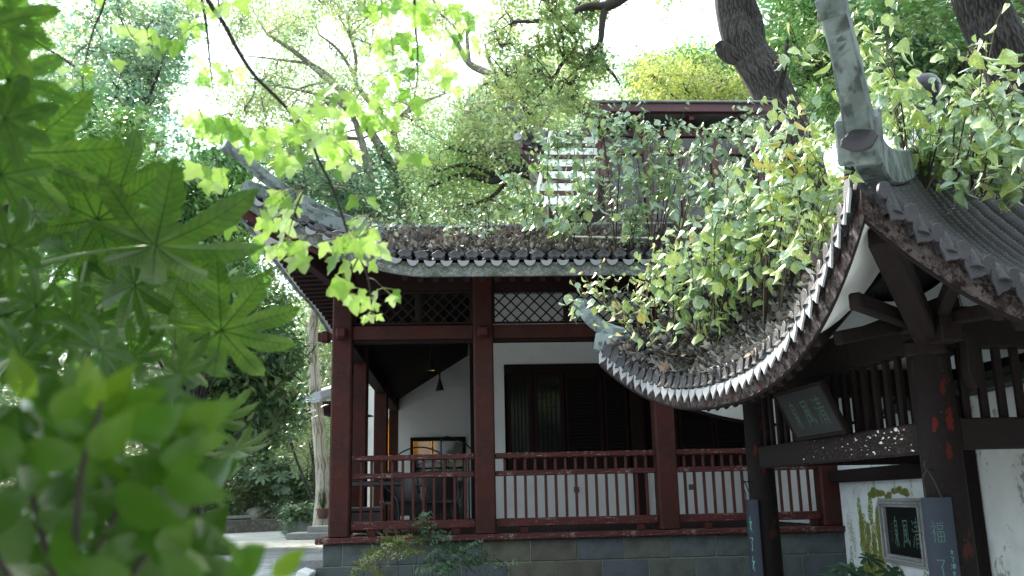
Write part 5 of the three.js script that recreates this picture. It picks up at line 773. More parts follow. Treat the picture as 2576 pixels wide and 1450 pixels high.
  tree({ name: 'leaning_tree', label: 'thin tree leaning right to left beneath the olive bough, bright pale leaves', base: b, bark: M.barkPale, trunk: [[b.x + 1.5, 1, b.z, 0.16], P4(1330, 360, 19, 0.12), P4(1240, 195, 19, 0.09), P4(1180, 160, 19, 0.07), P4(1150, 110, 19, 0.05), P4(1120, 70, 19, 0.02)], limbs: [[P4(1180, 155, 19, 0.05), P4(1175, 90, 19, 0.04), P4(1180, 40, 19, 0.02)], [P4(1270, 230, 19, 0.06), P4(1230, 150, 19, 0.04), P4(1220, 110, 19, 0.02)]], blobs: rgn(9, 30, 1120, 1420, 120, 400, 18, 23, 40, 75, 15, (x, y) => y > 230 - (x - 1150) * 0.35), geos: S.fine, mat: M.lfPale, seed: 109, size: 1.25, twigs: 6 });
  // leaning camphor trunk
  const dc = 16.5; b = foot(2080, dc, 0.5);
  const cam2 = tree({ name: 'camphor_tree', label: 'thick leaning dark trunk with a knot rising behind the rooftop glass room', base: b, rad: 20, trunk: [[b.x + 0.6, 0.5, b.z, 0.55], P4(2010, 400, dc, 0.4), P4(1968, 290, dc, 0.37), P4(1922, 190, dc, 0.36), P4(1872, 110, dc, 0.35), P4(1846, 40, dc, 0.3), P4(1835, -60, dc, 0.29), P4(1810, -240, dc, 0.26)], limbs: [[P4(1875, 130, dc, 0.24), P4(1838, 134, dc - 0.1, 0.19), P4(1818, 122, dc - 0.15, 0.15), P4(1806, 108, dc - 0.18, 0.07)], [P4(1895, 130, dc, 0.24), P4(1897, 60, dc - 0.1, 0.17), P4(1880, 0, dc - 0.2, 0.14), P4(1860, -90, dc - 0.4, 0.12)], [P4(1950, 250, dc, 0.1), P4(1975, 160, dc - 0.8, 0.05), P4(1982, 100, dc - 1, 0.03)]], blobs: [[1850, -220, 16, 160, 70, 50], [1720, -200, 17, 120, 60, 36], [2000, -200, 17, 120, 60, 36], [1720, -20, 19, 60, 35, 7], [1640, 10, 19, 50, 30, 4]], geos: S.fine, mat: M.lfOlive, seed: 110, size: 1.2, branch: false }); void cam2;
  const dr = 11; b = foot(2620, dr, 0.3);
  tree({ name: 'dark_trunk_tree', label: 'dark thick trunk at the right edge behind the pavilion roof, hung with leaves', base: b, rad: 18, trunk: [[b.x + 0.2, 0.3, b.z, 0.42], P4(2600, 300, dr, 0.35), P4(2545, 170, dr, 0.32), P4(2490, 60, dr, 0.3), P4(2450, -40, dr, 0.28), P4(2400, -240, dr, 0.24)], blobs: [[2420, -170, 11, 160, 80, 60], [2560, -120, 10.5, 100, 70, 40], [2330, 40, 11.5, 70, 60, 26], [2240, 10, 12, 70, 50, 24], [2400, 90, 12, 60, 60, 20], [2545, 40, 12, 40, 60, 14]], geos: S.broad, mat: M.lfGloss, seed: 111, size: 0.62, branch: false });
  // sunlit yellow maple and green woods behind the glass room
  b = foot(1800, 23, 5);
  tree({ name: 'yellow_tree', label: 'bright yellow green tree low behind the rooftop glass room', base: b, trunk: [[b.x, 4, b.z, 0.2], P4(1800, 320, 23, 0.16), P4(1810, 200, 23, 0.08)], blobs: rgn(10, 26, 1640, 1930, 190, 300, 21.5, 25, 40, 90, 22), geos: S.fine, mat: M.lfGold, seed: 112, size: 1.35, twigs: 6 });
  b = foot(1760, 27, 5);
  tree({ name: 'green_tree', label: 'fresh green tree above the yellow one, left of the leaning trunk', base: b, trunk: [[b.x, 4, b.z, 0.25], P4(1770, 320, 27, 0.2), P4(1745, 160, 27, 0.08)], blobs: rgn(11, 26, 1600, 1900, 130, 260, 25, 30, 45, 80, 32, (x, y) => y > 150 + Math.max(0, 1720 - x) * 0.25), geos: S.fine, mat: M.lfGloss, seed: 113, size: 1.5, tv: 0.4, twigs: 6 });
  b = foot(2160, 19, 4);
  tree({ name: 'ivy_wood_tree', label: 'olive green tree filling the gap between leaning trunk and pavilion horn', base: b, trunk: [[b.x, 3, b.z, 0.25], P4(2150, 250, 19, 0.2), P4(2140, 80, 19, 0.1)], blobs: rgn(12, 44, 1940, 2320, -30, 330, 17, 22, 50, 85, 42), geos: S.mid, mat: M.lfGloss, seed: 114, size: 0.95, tv: 0.45 });
  b = foot(2420, 19, 4);
  tree({ name: 'dark_evergreen', label: 'dark green tree behind the pavilion finial at upper right', base: b, trunk: [[b.x, 3, b.z, 0.25], P4(2400, 300, 19, 0.2), P4(2420, 60, 19, 0.1)], blobs: rgn(13, 44, 2240, 2620, -40, 380, 15.5, 21, 55, 90, 44), geos: S.gloss, mat: M.lfDark, seed: 115, size: 1.0, tv: 0.5 });
  b = foot(2200, 26, 6);
  tree({ name: 'wood_edge_tree', label: 'tall deep green tree standing farther back over the upper right corner', base: b, trunk: [[b.x, 4, b.z, 0.3], P4(2300, 100, 26, 0.2)], blobs: rgn(14, 40, 1980, 2640, -60, 300, 24, 30, 80, 120, 50), geos: S.gloss, mat: M.lfDark, seed: 116, size: 1.5, tv: 0.4 });
  // pale bare trunk with whitewashed foot left of the hall
  const dw = 26; b = at(808, 1282, dw);
  tree({ name: 'whitewashed_tree', label: 'bare pale trunk with whitewashed foot rising beside the left corner column', base: V(b.x, 1.0, b.z), bark: std({ map: texOf(256, (i) => { const k = Gb[(i * 2) % Gb.length]; return mix3([0.52, 0.49, 0.42], [0.2, 0.16, 0.12], smooth(0.46, 0.68, k)); }, 1), roughness: 0.9, bs: 0.01 }), rad: 14, trunk: [[b.x, 0.9, b.z, 0.24], P4(812, 1220, dw, 0.2), P4(803, 1100, dw, 0.18), P4(792, 980, dw, 0.17), P4(785, 880, dw, 0.16), P4(790, 800, dw, 0.13), P4(800, 700, dw, 0.08)], limbs: [[P4(787, 890, dw, 0.04), P4(770, 860, dw, 0.025), P4(748, 852, dw, 0.01)], [P4(787, 880, dw, 0.03), P4(772, 835, dw, 0.02), P4(768, 800, dw, 0.01)], [P4(790, 905, dw, 0.03), P4(765, 890, dw, 0.012)]], blobs: [[775, 760, 27, 45, 45, 16], [815, 740, 27, 35, 40, 14], [760, 830, 28, 45, 35, 12], [800, 660, 27, 50, 40, 20]], geos: S.fine, mat: M.lfYellow, seed: 117, size: 1.1, branch: false });
  b = foot(810, 32, 2);
  tree({ name: 'sunlit_tree', label: 'sunlit yellow green tree seen past the left corner column under the eave', base: b, trunk: [[b.x, 1, b.z, 0.2], P4(780, 900, 32, 0.12)], blobs: rgn(15, 22, 700, 860, 780, 1150, 30, 34, 40, 60, 26), geos: S.fine, mat: M.lfPale, seed: 118, size: 1.4 });
}
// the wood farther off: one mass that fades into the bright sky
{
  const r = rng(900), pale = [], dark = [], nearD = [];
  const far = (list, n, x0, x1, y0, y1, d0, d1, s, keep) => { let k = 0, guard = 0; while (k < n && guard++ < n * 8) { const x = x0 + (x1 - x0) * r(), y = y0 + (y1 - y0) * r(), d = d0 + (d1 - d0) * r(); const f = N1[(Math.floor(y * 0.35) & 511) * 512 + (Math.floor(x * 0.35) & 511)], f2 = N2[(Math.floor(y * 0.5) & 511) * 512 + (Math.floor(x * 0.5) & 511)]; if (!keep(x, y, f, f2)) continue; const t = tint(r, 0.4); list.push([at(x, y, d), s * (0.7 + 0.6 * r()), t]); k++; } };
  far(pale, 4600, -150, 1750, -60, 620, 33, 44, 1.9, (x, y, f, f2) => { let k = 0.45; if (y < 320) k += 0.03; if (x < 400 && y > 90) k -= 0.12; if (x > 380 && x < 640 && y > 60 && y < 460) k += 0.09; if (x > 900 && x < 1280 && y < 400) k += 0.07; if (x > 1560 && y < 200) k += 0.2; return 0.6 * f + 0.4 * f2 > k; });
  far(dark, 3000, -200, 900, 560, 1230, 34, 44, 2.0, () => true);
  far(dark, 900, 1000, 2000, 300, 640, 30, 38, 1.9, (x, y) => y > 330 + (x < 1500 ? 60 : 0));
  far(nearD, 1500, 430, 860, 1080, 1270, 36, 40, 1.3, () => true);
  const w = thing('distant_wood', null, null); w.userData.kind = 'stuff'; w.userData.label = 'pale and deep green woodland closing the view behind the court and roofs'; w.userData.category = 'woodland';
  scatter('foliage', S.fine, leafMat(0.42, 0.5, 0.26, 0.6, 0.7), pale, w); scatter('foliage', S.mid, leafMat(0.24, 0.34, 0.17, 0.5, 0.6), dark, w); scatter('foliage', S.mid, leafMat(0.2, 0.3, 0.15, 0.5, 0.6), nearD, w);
}
// trees on the near side of the yard, behind the viewer: they keep the low sky off the eaves and walls
{
  const spots = [[10, 11, 9], [13, 4, 9], [13.5, -4, 9], [-16, 3, 8], [3, 17, 8]];
  const dirs = ['behind the yard at right', 'beside the pavilion at far right', 'on the slope right of the pavilion', 'left of the yard', 'straight behind the viewer'];
  spots.forEach(([x, z, h], i) => { const r = rng(700 + i), o = thing('yard_tree', 'dense evergreen ' + dirs[i], 'tree', [x, 0.1, z]), places = [];
    mesh('trunk', limb([[0, 0, 0, 0.25], [0.1, h * 0.4, 0.1, 0.2], [0, h * 0.85, 0, 0.08]], 8), M.bark, o);
    for (let k = 0; k < 700; k++) { const t = Math.pow(r(), 0.8), a = r() * 6.283, q = 4.3 * Math.sqrt(r()) * (1.05 - 0.6 * t * t); places.push([V(Math.cos(a) * q, 0.6 + h * t, Math.sin(a) * q), 2.6 * (0.7 + 0.6 * r()), tint(r, 0.3)]); }
    scatter('crown', S.broad, M.lfYard, places, o); });
}

// the tree overhead whose boughs hang into view, and the shrub border going on at the viewer's left
{
  const r = rng(808), o = thing('sweetgum_tree', 'broad tree overhead whose boughs hang into the top of the view', 'tree', [1.2, 0.1, 4.2]), places = [];
  mesh('trunk', [limb([[0, 0, 0, 0.28], [0, 3, 0, 0.24], [-0.6, 6, -1, 0.16], [-1.5, 8, -2, 0.08]], 12), limb([[-0.2, 4.2, -0.3, 0.14], [-1.8, 5.4, -2.5, 0.1], [-2.6, 5.6, -5.4, 0.06], [-3.0, 5.2, -6.9, 0.03]], 8)], M.bark, o);
  for (let k = 0; k < 620; k++) { const a = r() * 6.283, q = 4.6 * Math.sqrt(r()); places.push([V(-2.2 + Math.cos(a) * q, 5.4 + 2.8 * r(), -2.6 + Math.sin(a) * q * 0.85), 1.5 * (0.7 + 0.6 * r()), tint(r, 0.3)]); }
  scatter('crown', S.broad, M.lfYard, places, o);
  const b = thing('border_shrub', 'dense dark shrub border left of the viewer', 'shrub', [-3.2, 0.1, 1.2]), pl = [];
  mesh('stem', limb([[0, 0, 0, 0.05], [0.1, 1.2, 0, 0.03], [0, 2.4, 0.1, 0.015]], 7), M.barkThin, b);
  for (let k = 0; k < 520; k++) pl.push([V((r() - 0.5) * 2.6, 0.2 + 3.0 * r(), (r() - 0.5) * 5.5), 1.2 * (0.7 + 0.6 * r()), tint(r, 0.3)]);
  scatter('foliage', S.broad, M.lfYard, pl, b);
}
// ---------- plants on the roofs, hanging boughs, foreground leaves ----------
// heart-shaped nettle leaf, about 1 m long in model units, stalk at the origin, blade hanging along -y, face +z
function heart(seed) {
  const r = rng(seed), rows = [[0.0, 0.05, 0.10], [0.12, 0.34, -0.02], [0.3, 0.42, -0.02], [0.5, 0.38, 0], [0.7, 0.25, 0], [0.86, 0.1, 0], [1.0, 0.0, 0]], pos = [], uv = [], idx = [], fold = 0.15 + 0.35 * r(), curl = 0.1 + 0.35 * r(), tw = (r() - 0.5) * 0.5, sk = (r() - 0.5) * 0.12;
  rows.forEach(([t, w, up], i) => { for (let k = -2; k <= 2; k++) { const u = k / 2, jag = Math.abs(k) === 2 ? 1 + 0.06 * (i % 2 ? 1 : -1) : 1, x = u * w * jag + sk * t * t, y = -t + (Math.abs(u) > 0.4 ? up * Math.abs(u) : 0), z = -Math.abs(u) * w * fold + curl * (t * t) * 0.5 + tw * u * t * 0.4 + 0.03 * Math.sin(k * 2 + i); pos.push(x, y, z); uv.push(0.5 + u * w, 1 - t); } if (i) for (let k = 0; k < 4; k++) { const a = (i - 1) * 5 + k, b = a + 5; idx.push(a, b, a + 1, b, b + 1, a + 1); } });
  const g = new THREE.BufferGeometry(); g.setAttribute('position', new THREE.Float32BufferAttribute(pos, 3)); g.setAttribute('uv', new THREE.Float32BufferAttribute(uv, 2)); g.setIndex(idx); g.computeVertexNormals(); return g;
}
const veinTex = (base, vein, spots) => { const t = new THREE.CanvasTexture(canvas(256, 256, (x, w, h) => { const r = rng(spots + 3); x.fillStyle = base; x.fillRect(0, 0, w, h); for (let i = 0; i < 500; i++) { const k = r() < 0.5 ? 255 : 0; x.fillStyle = `rgba(${k},${k},${k * 0.4},0.06)`; x.beginPath(); x.arc(r() * w, r() * h, 2 + r() * 12, 0, 7); x.fill(); }
  x.strokeStyle = vein; x.lineWidth = 3.5; x.beginPath(); x.moveTo(128, 0); x.lineTo(128, 256); x.stroke(); x.lineWidth = 2; for (let i = 0; i < 7; i++) for (const s of [-1, 1]) { const y = 10 + i * 30; x.beginPath(); x.moveTo(128, y); x.quadraticCurveTo(128 + s * 50, y + 14, 128 + s * 110, y + 62); x.stroke(); }
  for (let i = 0; i < spots; i++) { x.fillStyle = 'rgba(90,60,30,0.7)'; x.beginPath(); x.arc(60 + r() * 140, 40 + r() * 180, 1 + r() * 5, 0, 7); x.fill(); } })); t.colorSpace = THREE.SRGBColorSpace; return t; };
const HEARTS = [1, 2, 3, 4, 5, 6, 7].map((s) => heart(s + 40));
const RM = [leafMat(1, 1, 1, 0.45, 0.42, veinTex('rgb(176,202,164)', 'rgba(190,208,170,0.6)', 6)), leafMat(1, 1, 1, 0.5, 0.5, veinTex('rgb(190,216,140)', 'rgba(210,222,140,0.6)', 8)), leafMat(1, 1, 1, 0.4, 0.4, veinTex('rgb(164,194,172)', 'rgba(176,196,170,0.6)', 3)), leafMat(1, 1, 1, 0.5, 0.5, veinTex('rgb(198,218,128)', 'rgba(224,226,140,0.6)', 12)), leafMat(1, 1, 1, 0.4, 0.45, veinTex('rgb(118,154,104)', 'rgba(140,170,120,0.6)', 4)), leafMat(1, 1, 1, 0.4, 0.7, veinTex('rgb(204,190,110)', 'rgba(150,110,60,0.6)', 20))];
const MIXES = { blue: [0, 2, 2, 0, 4, 0, 1, 2], fresh: [1, 1, 0, 2, 1, 3, 0, 3, 4, 1], yellow: [3, 1, 0, 1, 0, 3, 5, 2] };
const tassel = (() => { const r = rng(5), l = []; for (let i = 0; i < 16; i++) { const a = r() * 6.28, y = -i / 16; l.push(blade(RHOMB, 0.2, 0.1).scale(0.12, 0.1, 0.12).rotateX(r() * 6).rotateY(a).translate(Math.cos(a) * 0.05, y, Math.sin(a) * 0.05)); } return mergeGeometries(l); })();
const tasselMat = leafMat(0.42, 0.38, 0.24, 0.3, 0.8);
// a shrub of arching canes: each cane is [points in view..., depth], leaves hang from its upper part
function nettle(label, base, canes, { n = 14, size = 0.1, mix = 'blue', seed = 1, from = 0.3, group, spread = 0.1, tass = 0.25 }) {
  const o = thing('roof_shrub', label, 'shrub', base.toArray(), 0, group), r = rng(seed), e = new THREE.Euler();
  for (const pts of canes) {
    const loc = pts.map(([x, y, d], i) => at(x, y, d).sub(base)), all = [V(0, 0, 0), ...loc], w0 = 0.0075;
    mesh('stem', limb(all.map((p, i) => [p.x, p.y, p.z, w0 * (1 - 0.75 * i / (all.length - 1))]), 5, 4), r() < 0.35 ? M.twigPale : M.barkThin, o);
    const c = new THREE.CatmullRomCurve3(all, false, 'centripetal');
    for (let k = 0; k < 4; k++) { const t = 0.3 + 0.65 * r(), p = c.getPoint(t), q = p.clone().add(V((r() - 0.5) * 0.5, 0.1 + 0.22 * r(), (r() - 0.5) * 0.4)), m = p.clone().lerp(q, 0.5).add(V(0, 0.05, 0)); mesh('twig', limb([[p.x, p.y, p.z, 0.0032], [m.x, m.y, m.z, 0.0026], [q.x, q.y, q.z, 0.0014]], 4, 3), r() < 0.4 ? M.twigPale : M.barkThin, o);
      for (let h = 0; h < 2; h++) { const g = mesh('leaf', HEARTS[Math.floor(r() * 7)], RM[MIXES[mix][Math.floor(r() * MIXES[mix].length)]], o); g.position.copy(h ? q : m); g.scale.setScalar(size * (0.4 + 0.4 * r())); e.set(-0.4 + (r() - 0.5) * 1.2, (r() - 0.5) * 4, (r() - 0.5) * 0.8, 'YXZ'); g.rotation.copy(e); } }
    for (let i = 0; i < n; i++) {
      const t = from + (1 - from) * (i + r()) / n, p = c.getPoint(Math.min(1, t)), s = size * (0.55 + 0.75 * r()) * (1.1 - 0.3 * t);
      p.add(V((r() - 0.5) * 2 * spread, (r() - 0.7) * spread, (r() - 0.5) * 2 * spread));
      const m = mesh('leaf', HEARTS[Math.floor(r() * 7)], RM[MIXES[mix][Math.floor(r() * MIXES[mix].length)]], o); m.position.copy(p); m.scale.set(s, s, s); e.set(-0.55 + (r() - 0.5) * 1.3, (r() - 0.5) * 4.2, (r() - 0.5) * 0.9, 'YXZ'); m.rotation.copy(e);
      if (r() < tass) { const q = mesh('flower_tassel', tassel, tasselMat, o); q.position.copy(p); q.scale.setScalar(0.1 + 0.1 * r()); q.rotation.set((r() - 0.5) * 1.6, 0, (r() - 0.5) * 1.6); }
    }
  }
  return o;
}
{
  const r = rng(2024), j = (a) => (r() - 0.5) * 2 * a;
  // along the hall eaves: canes spring from between the tiles
  const hallSpots = [ // base px, py; tips as [px, py]
    [1330, 612, [[1268, 420], [1345, 500], [1300, 480]], 'hall eave leaning left before the far horn'],
    [1395, 625, [[1375, 330], [1405, 330], [1340, 400]], 'hall eave reaching up across the white lean-to'],
    [1490, 625, [[1425, 330], [1450, 300], [1492, 380]], 'hall eave before the right edge of the lean-to'],
    [1548, 628, [[1500, 290], [1545, 300], [1470, 440], [1575, 350]], 'hall eave below the first glass room post'],
    [1640, 630, [[1560, 270], [1610, 290], [1640, 300], [1690, 340], [1590, 430]], 'hall eave, tallest clump before the glass room'],
    [1655, 632, [[1720, 290], [1760, 350], [1700, 420], [1660, 400]], 'hall eave spreading right of the tallest clump'],
    [1700, 632, [[1800, 300], [1850, 290], [1770, 420], [1810, 480]], 'hall eave leaning right toward the leaning trunk'],
    [1760, 630, [[1890, 290], [1920, 280], [1860, 400], [1830, 560]], 'hall eave arching far right under the leaning trunk'],
    [1230, 610, [[1180, 555], [1235, 510], [1215, 560]], 'hall eave among the short left canes'],
    [1140, 605, [[1105, 520], [1145, 560]], 'hall eave at left, thin and nearly bare'],
    [1440, 622, [[1420, 500], [1465, 480], [1395, 540]], 'hall eave low between the lean-to canes'],
    [1590, 628, [[1560, 520], [1620, 500], [1600, 560]], 'hall eave low at the foot of the tallest clump'],
    [1830, 630, [[1870, 480], [1800, 540], [1880, 560]], 'hall eave low beside the pavilion roof'],
    [975, 600, [[940, 545], [1000, 540]], 'hall eave just right of the hip ridge, dry and thin'] ];
  hallSpots.forEach(([bx, by, tips, where], i) => {
    const base = at(bx, by, 11.35), canes = tips.map(([tx, ty]) => { const d = 11.3 + j(0.35), mx = bx + (tx - bx) * 0.45 + j(12), my = by + (ty - by) * 0.62; return [[mx, my, (11.35 + d) / 2], [bx + (tx - bx) * 0.8, by + (ty - by) * 0.93, d], [tx, ty + 14, d]]; });
    const dry = i === 9 || i === 13 || i === 8;
    nettle((dry ? 'thin drying' : 'grey green') + ' shrub on the ' + where, base, canes, { n: dry ? 14 : 34, size: dry ? 0.08 : 0.12, mix: 'blue', seed: 300 + i, from: dry ? 0.3 : 0.22, spread: 0.12, tass: 0.4 });
  });
  // on the pavilion roof: fresher, larger leaves
  const pavSpots = [
    [1610, 870, 9.6, [[1450, 730], [1475, 700], [1530, 760], [1560, 730]], 'far end of the pavilion eave, reaching over the small horn', 'yellow'],
    [1650, 880, 9.4, [[1600, 720], [1640, 700], [1690, 640], [1570, 790]], 'pavilion roof next to the far ridge', 'yellow'],
    [1700, 900, 9.0, [[1650, 690], [1700, 640], [1755, 660], [1720, 780]], 'pavilion roof, hanging before the lattice', 'fresh'],
    [1760, 915, 8.7, [[1730, 640], [1790, 620], [1820, 700], [1760, 790]], 'pavilion roof in front of the third red column', 'fresh'],
    [1800, 900, 8.6, [[1800, 560], [1850, 520], [1880, 600], [1840, 720]], 'middle of the pavilion roof, low with round leaves', 'fresh'],
    [1880, 880, 8.2, [[1880, 480], [1930, 430], [1960, 520], [1900, 640]], 'middle of the pavilion roof, tallest pale clump', 'fresh'],
    [1920, 840, 7.9, [[1950, 400], [2000, 350], [2030, 450], [1960, 560]], 'pavilion roof left of the horn, rising before the trunk', 'fresh'],
    [1960, 800, 7.6, [[1990, 330], [2050, 300], [2080, 380], [2020, 520]], 'pavilion roof close to the horn', 'yellow'],
    [2010, 740, 7.2, [[2040, 290], [2090, 420], [2070, 520], [2030, 620]], 'upper pavilion roof just behind the steep eave', 'yellow'],
    [2040, 700, 7.0, [[2085, 560], [2060, 610], [2010, 560]], 'pavilion roof low behind the steep eave', 'fresh'],
    [1860, 700, 8.6, [[1790, 560], [1850, 560], [1930, 620], [1970, 660]], 'back of the pavilion roof between the two eaves', 'yellow'],
    [1900, 660, 8.8, [[1900, 400], [1960, 470], [2010, 560]], 'back of the pavilion roof, bright only above', 'fresh'],
    [1930, 780, 8.3, [[1850, 420], [1900, 350], [1950, 300], [1880, 560]], 'back of the pavilion roof before the leaning trunk', 'blue'],
    [1990, 720, 7.9, [[1990, 260], [2060, 250], [2100, 330], [2110, 460]], 'back of the pavilion roof, highest against the horn', 'fresh'],
    [1720, 860, 9.3, [[1660, 600], [1740, 570], [1700, 700], [1790, 640]], 'left middle of the pavilion roof, before the hall eave', 'fresh'],
    [1830, 860, 8.7, [[1770, 500], [1830, 470], [1860, 560], [1800, 680]], 'pavilion roof middle, loose before the hall roof', 'blue'],
    [2030, 640, 7.4, [[2000, 420], [2060, 460], [2100, 560], [2040, 540]], 'upper pavilion roof, thick beside the steep eave', 'fresh'],
    [2350, 480, 7.2, [[2235, 250], [2400, 290], [2420, 340], [2260, 380]], 'pavilion top behind the finial, loose and pale', 'blue'],
    [2520, 520, 6.2, [[2560, 220], [2590, 300], [2520, 300], [2570, 440]], 'right pavilion top at the picture edge', 'fresh'],
    [2290, 470, 6.6, [[2220, 230], [2250, 300], [2330, 360], [2240, 180]], 'pavilion top just right of the horn', 'fresh'],
    [2330, 480, 6.6, [[2290, 360], [2370, 330], [2410, 270], [2420, 360]], 'pavilion top in front of the finial', 'blue'],
    [2400, 470, 6.4, [[2420, 240], [2450, 260], [2470, 330], [2420, 420]], 'pavilion top right of the finial', 'fresh'],
    [2440, 480, 6.2, [[2450, 160], [2490, 130], [2500, 240], [2530, 330]], 'right pavilion top before the dark trunk', 'fresh'],
    [2470, 500, 6.0, [[2510, 280], [2550, 350], [2540, 400], [2480, 430]], 'right end of the pavilion top, low', 'blue'],
    [2290, 460, 6.9, [[2170, 40], [2130, 60], [2060, 90], [2010, 60]], 'pavilion top, long bare canes arching left past the horn', 'fresh'],
    [2280, 440, 7.0, [[2210, 120], [2120, 100], [1960, 110], [1900, 130]], 'pavilion top, canes crossing behind the horn', 'fresh'] ];
  pavSpots.forEach(([bx, by, d, tips, where, mix], i) => {
    const base = at(bx, by, d), arch = i >= 24, canes = tips.map(([tx, ty]) => { const dd = d + j(0.5) - (i < 17 ? 0.2 : 0); return arch ? [[bx - 30, by - 170, d], [(bx + tx) / 2, Math.min(ty, by) + (by - ty) * 0.12 - 10, dd], [tx, ty, dd]] : [[bx + (tx - bx) * 0.4 + j(10), by + (ty - by) * 0.6, d], [bx + (tx - bx) * 0.8, by + (ty - by) * 0.95, dd], [tx, ty + 25, dd]]; });
    nettle((mix === 'blue' ? 'pale grey green' : mix === 'yellow' ? 'yellow green' : 'fresh green') + ' shrub at the ' + where, base, canes, { n: i < 17 ? 16 : arch ? 12 : 16, size: i < 2 ? 0.1 : 0.132, mix, seed: 400 + i, from: i < 17 ? 0.36 : 0.36, spread: i < 17 ? 0.27 : 0.18, tass: 0.2 });
  });
  // dead leaves caught on the tiles
  const litterGeo = [1, 2, 3].map((s) => { const q = rng(s + 80), l = []; for (let i = 0; i < 7; i++) { const g = blade(OVAL, 0.6 * (q() - 0.3), 0.9 * (q() - 0.4), 0.2 * (q() - 0.5)); const k = 0.05 + 0.045 * q(); g.scale(k, k, k); g.rotateX(-1.5 + (q() - 0.5) * 1.3); g.rotateY(q() * 6.28); g.translate((q() - 0.5) * 0.16, 0.012 * q(), (q() - 0.5) * 0.16); l.push(g); } return mergeGeometries(l); });
  const litMat = new THREE.MeshStandardMaterial({ color: rgb(0.42, 0.405, 0.39), roughness: 0.9, side: THREE.DoubleSide });
  const lit = [], tones = () => { const k = 0.2 + 1.5 * r() * r(), w = r(); return new THREE.Color().setRGB(k * (1 + 0.2 * (w < 0.08)), k * (1 - 0.1 * (w < 0.08)), k * (1 - 0.3 * (w < 0.08))); };
  for (let i = 0; i < 4200; i++) { const x = -0.9 + 5.8 * r(), t = Math.pow(r(), 0.8); if (r() > 0.95 - 0.75 * (t < 0.12) - 0.25 * (x < 0)) continue; lit.push([V(x, 4.205 + 0.175 + (5.12 - 4.38) * Math.pow(t, 1.1) + 0.075 + 0.035 * r(), -10.78 + (-12.25 + 10.78) * t), 0.8 + 0.5 * r(), tones()]); }
  const w = tag(thing('leaf_litter'), 'grey brown dead leaves caught over the tiles of the hall eaves', 'leaf litter', null, 'stuff'); scatter('dead_leaves', litterGeo, litMat, lit, w, 'stuff');
  const lit2 = []; for (let i = 0; i < 3600; i++) { const s = -0.97 + 1.75 * r(), t = Math.pow(r(), 0.9) * 0.75; if (r() < 0.3 * (s > 0.3)) continue; if (t < 0.03 && r() < 0.7) continue; const p = pavRoof('left', s, t, 0.175 + 0.075 + 0.03 * r()); lit2.push([fromPav(p), 0.8 + 0.5 * r(), tones()]); }
  const w2 = tag(thing('leaf_litter'), 'grey brown dead leaves lying thick over the left slope of the pavilion roof', 'leaf litter', null, 'stuff'); scatter('dead_leaves', litterGeo, litMat, lit2, w2, 'stuff');
  // dry stems and rootlets among the litter
  const tw = []; for (let i = 0; i < 130; i++) { const x = -0.8 + 5.4 * r(), t = 0.05 + 0.8 * r(), p = V(x, 4.47 + 0.74 * t, -10.78 - 1.47 * t), a = j(0.35), b = 0.06 + 0.28 * r(); tw.push(limb([[p.x, p.y, p.z, 0.003], [p.x + a * 0.5, p.y + b * 0.8, p.z + j(0.1), 0.0025], [p.x + a, p.y + b, p.z + j(0.15), 0.0015]], 4, 3)); }
  mesh('dry_stems', tw, M.twigPale, w, 'stuff');
  const pipe = thing('white_pipe', 'thin white pipe lying along the tiles below the glass room', 'pipe'); mesh('tube', limb([P4(1440, 596, 11.9, 0.014), P4(1560, 599, 11.85, 0.014), P4(1660, 600, 11.8, 0.014)], 8), M.plaster, pipe);
}
// ---------- hanging boughs with three-lobed leaves ----------
function trilobe(seed) {
  const r = rng(seed), out = [[0.5, -0.05], [0.06, -0.02], [0.16, 0.1], [0.4, 0.2], [0.52, 0.42], [0.36, 0.44], [0.26, 0.5], [0.24, 0.66], [0.14, 0.86], [0, 1.04]].slice(1);
  const rim = [[0, 0.0]]; out.forEach(([x, y]) => rim.push([x * (0.95 + 0.1 * r()), y])); for (let i = out.length - 2; i >= 0; i--) rim.push([-out[i][0] * (0.95 + 0.1 * r()), out[i][1]]);
  const pos = [0, 0.36, 0.03], uv = [0.5, 0.65], idx = [], bend = 0.12 + 0.3 * r(), sk = (r() - 0.5) * 0.5;
  rim.forEach(([x, y], i) => { const z = -bend * (x * x * 1.6 + (y - 0.36) * (y - 0.36) * 0.9) + 0.03 * Math.sin(i * 2.1) + sk * x * 0.4; pos.push(x, y, z); uv.push(0.5 + x * 0.9, 1 - y * 0.95); });
  for (let i = 0; i < rim.length; i++) idx.push(0, 1 + (i + 1) % rim.length, 1 + i);
  const g = new THREE.BufferGeometry(); g.setAttribute('position', new THREE.Float32BufferAttribute(pos, 3)); g.setAttribute('uv', new THREE.Float32BufferAttribute(uv, 2)); g.setIndex(idx); g.computeVertexNormals(); g.rotateX(Math.PI); return g;
}
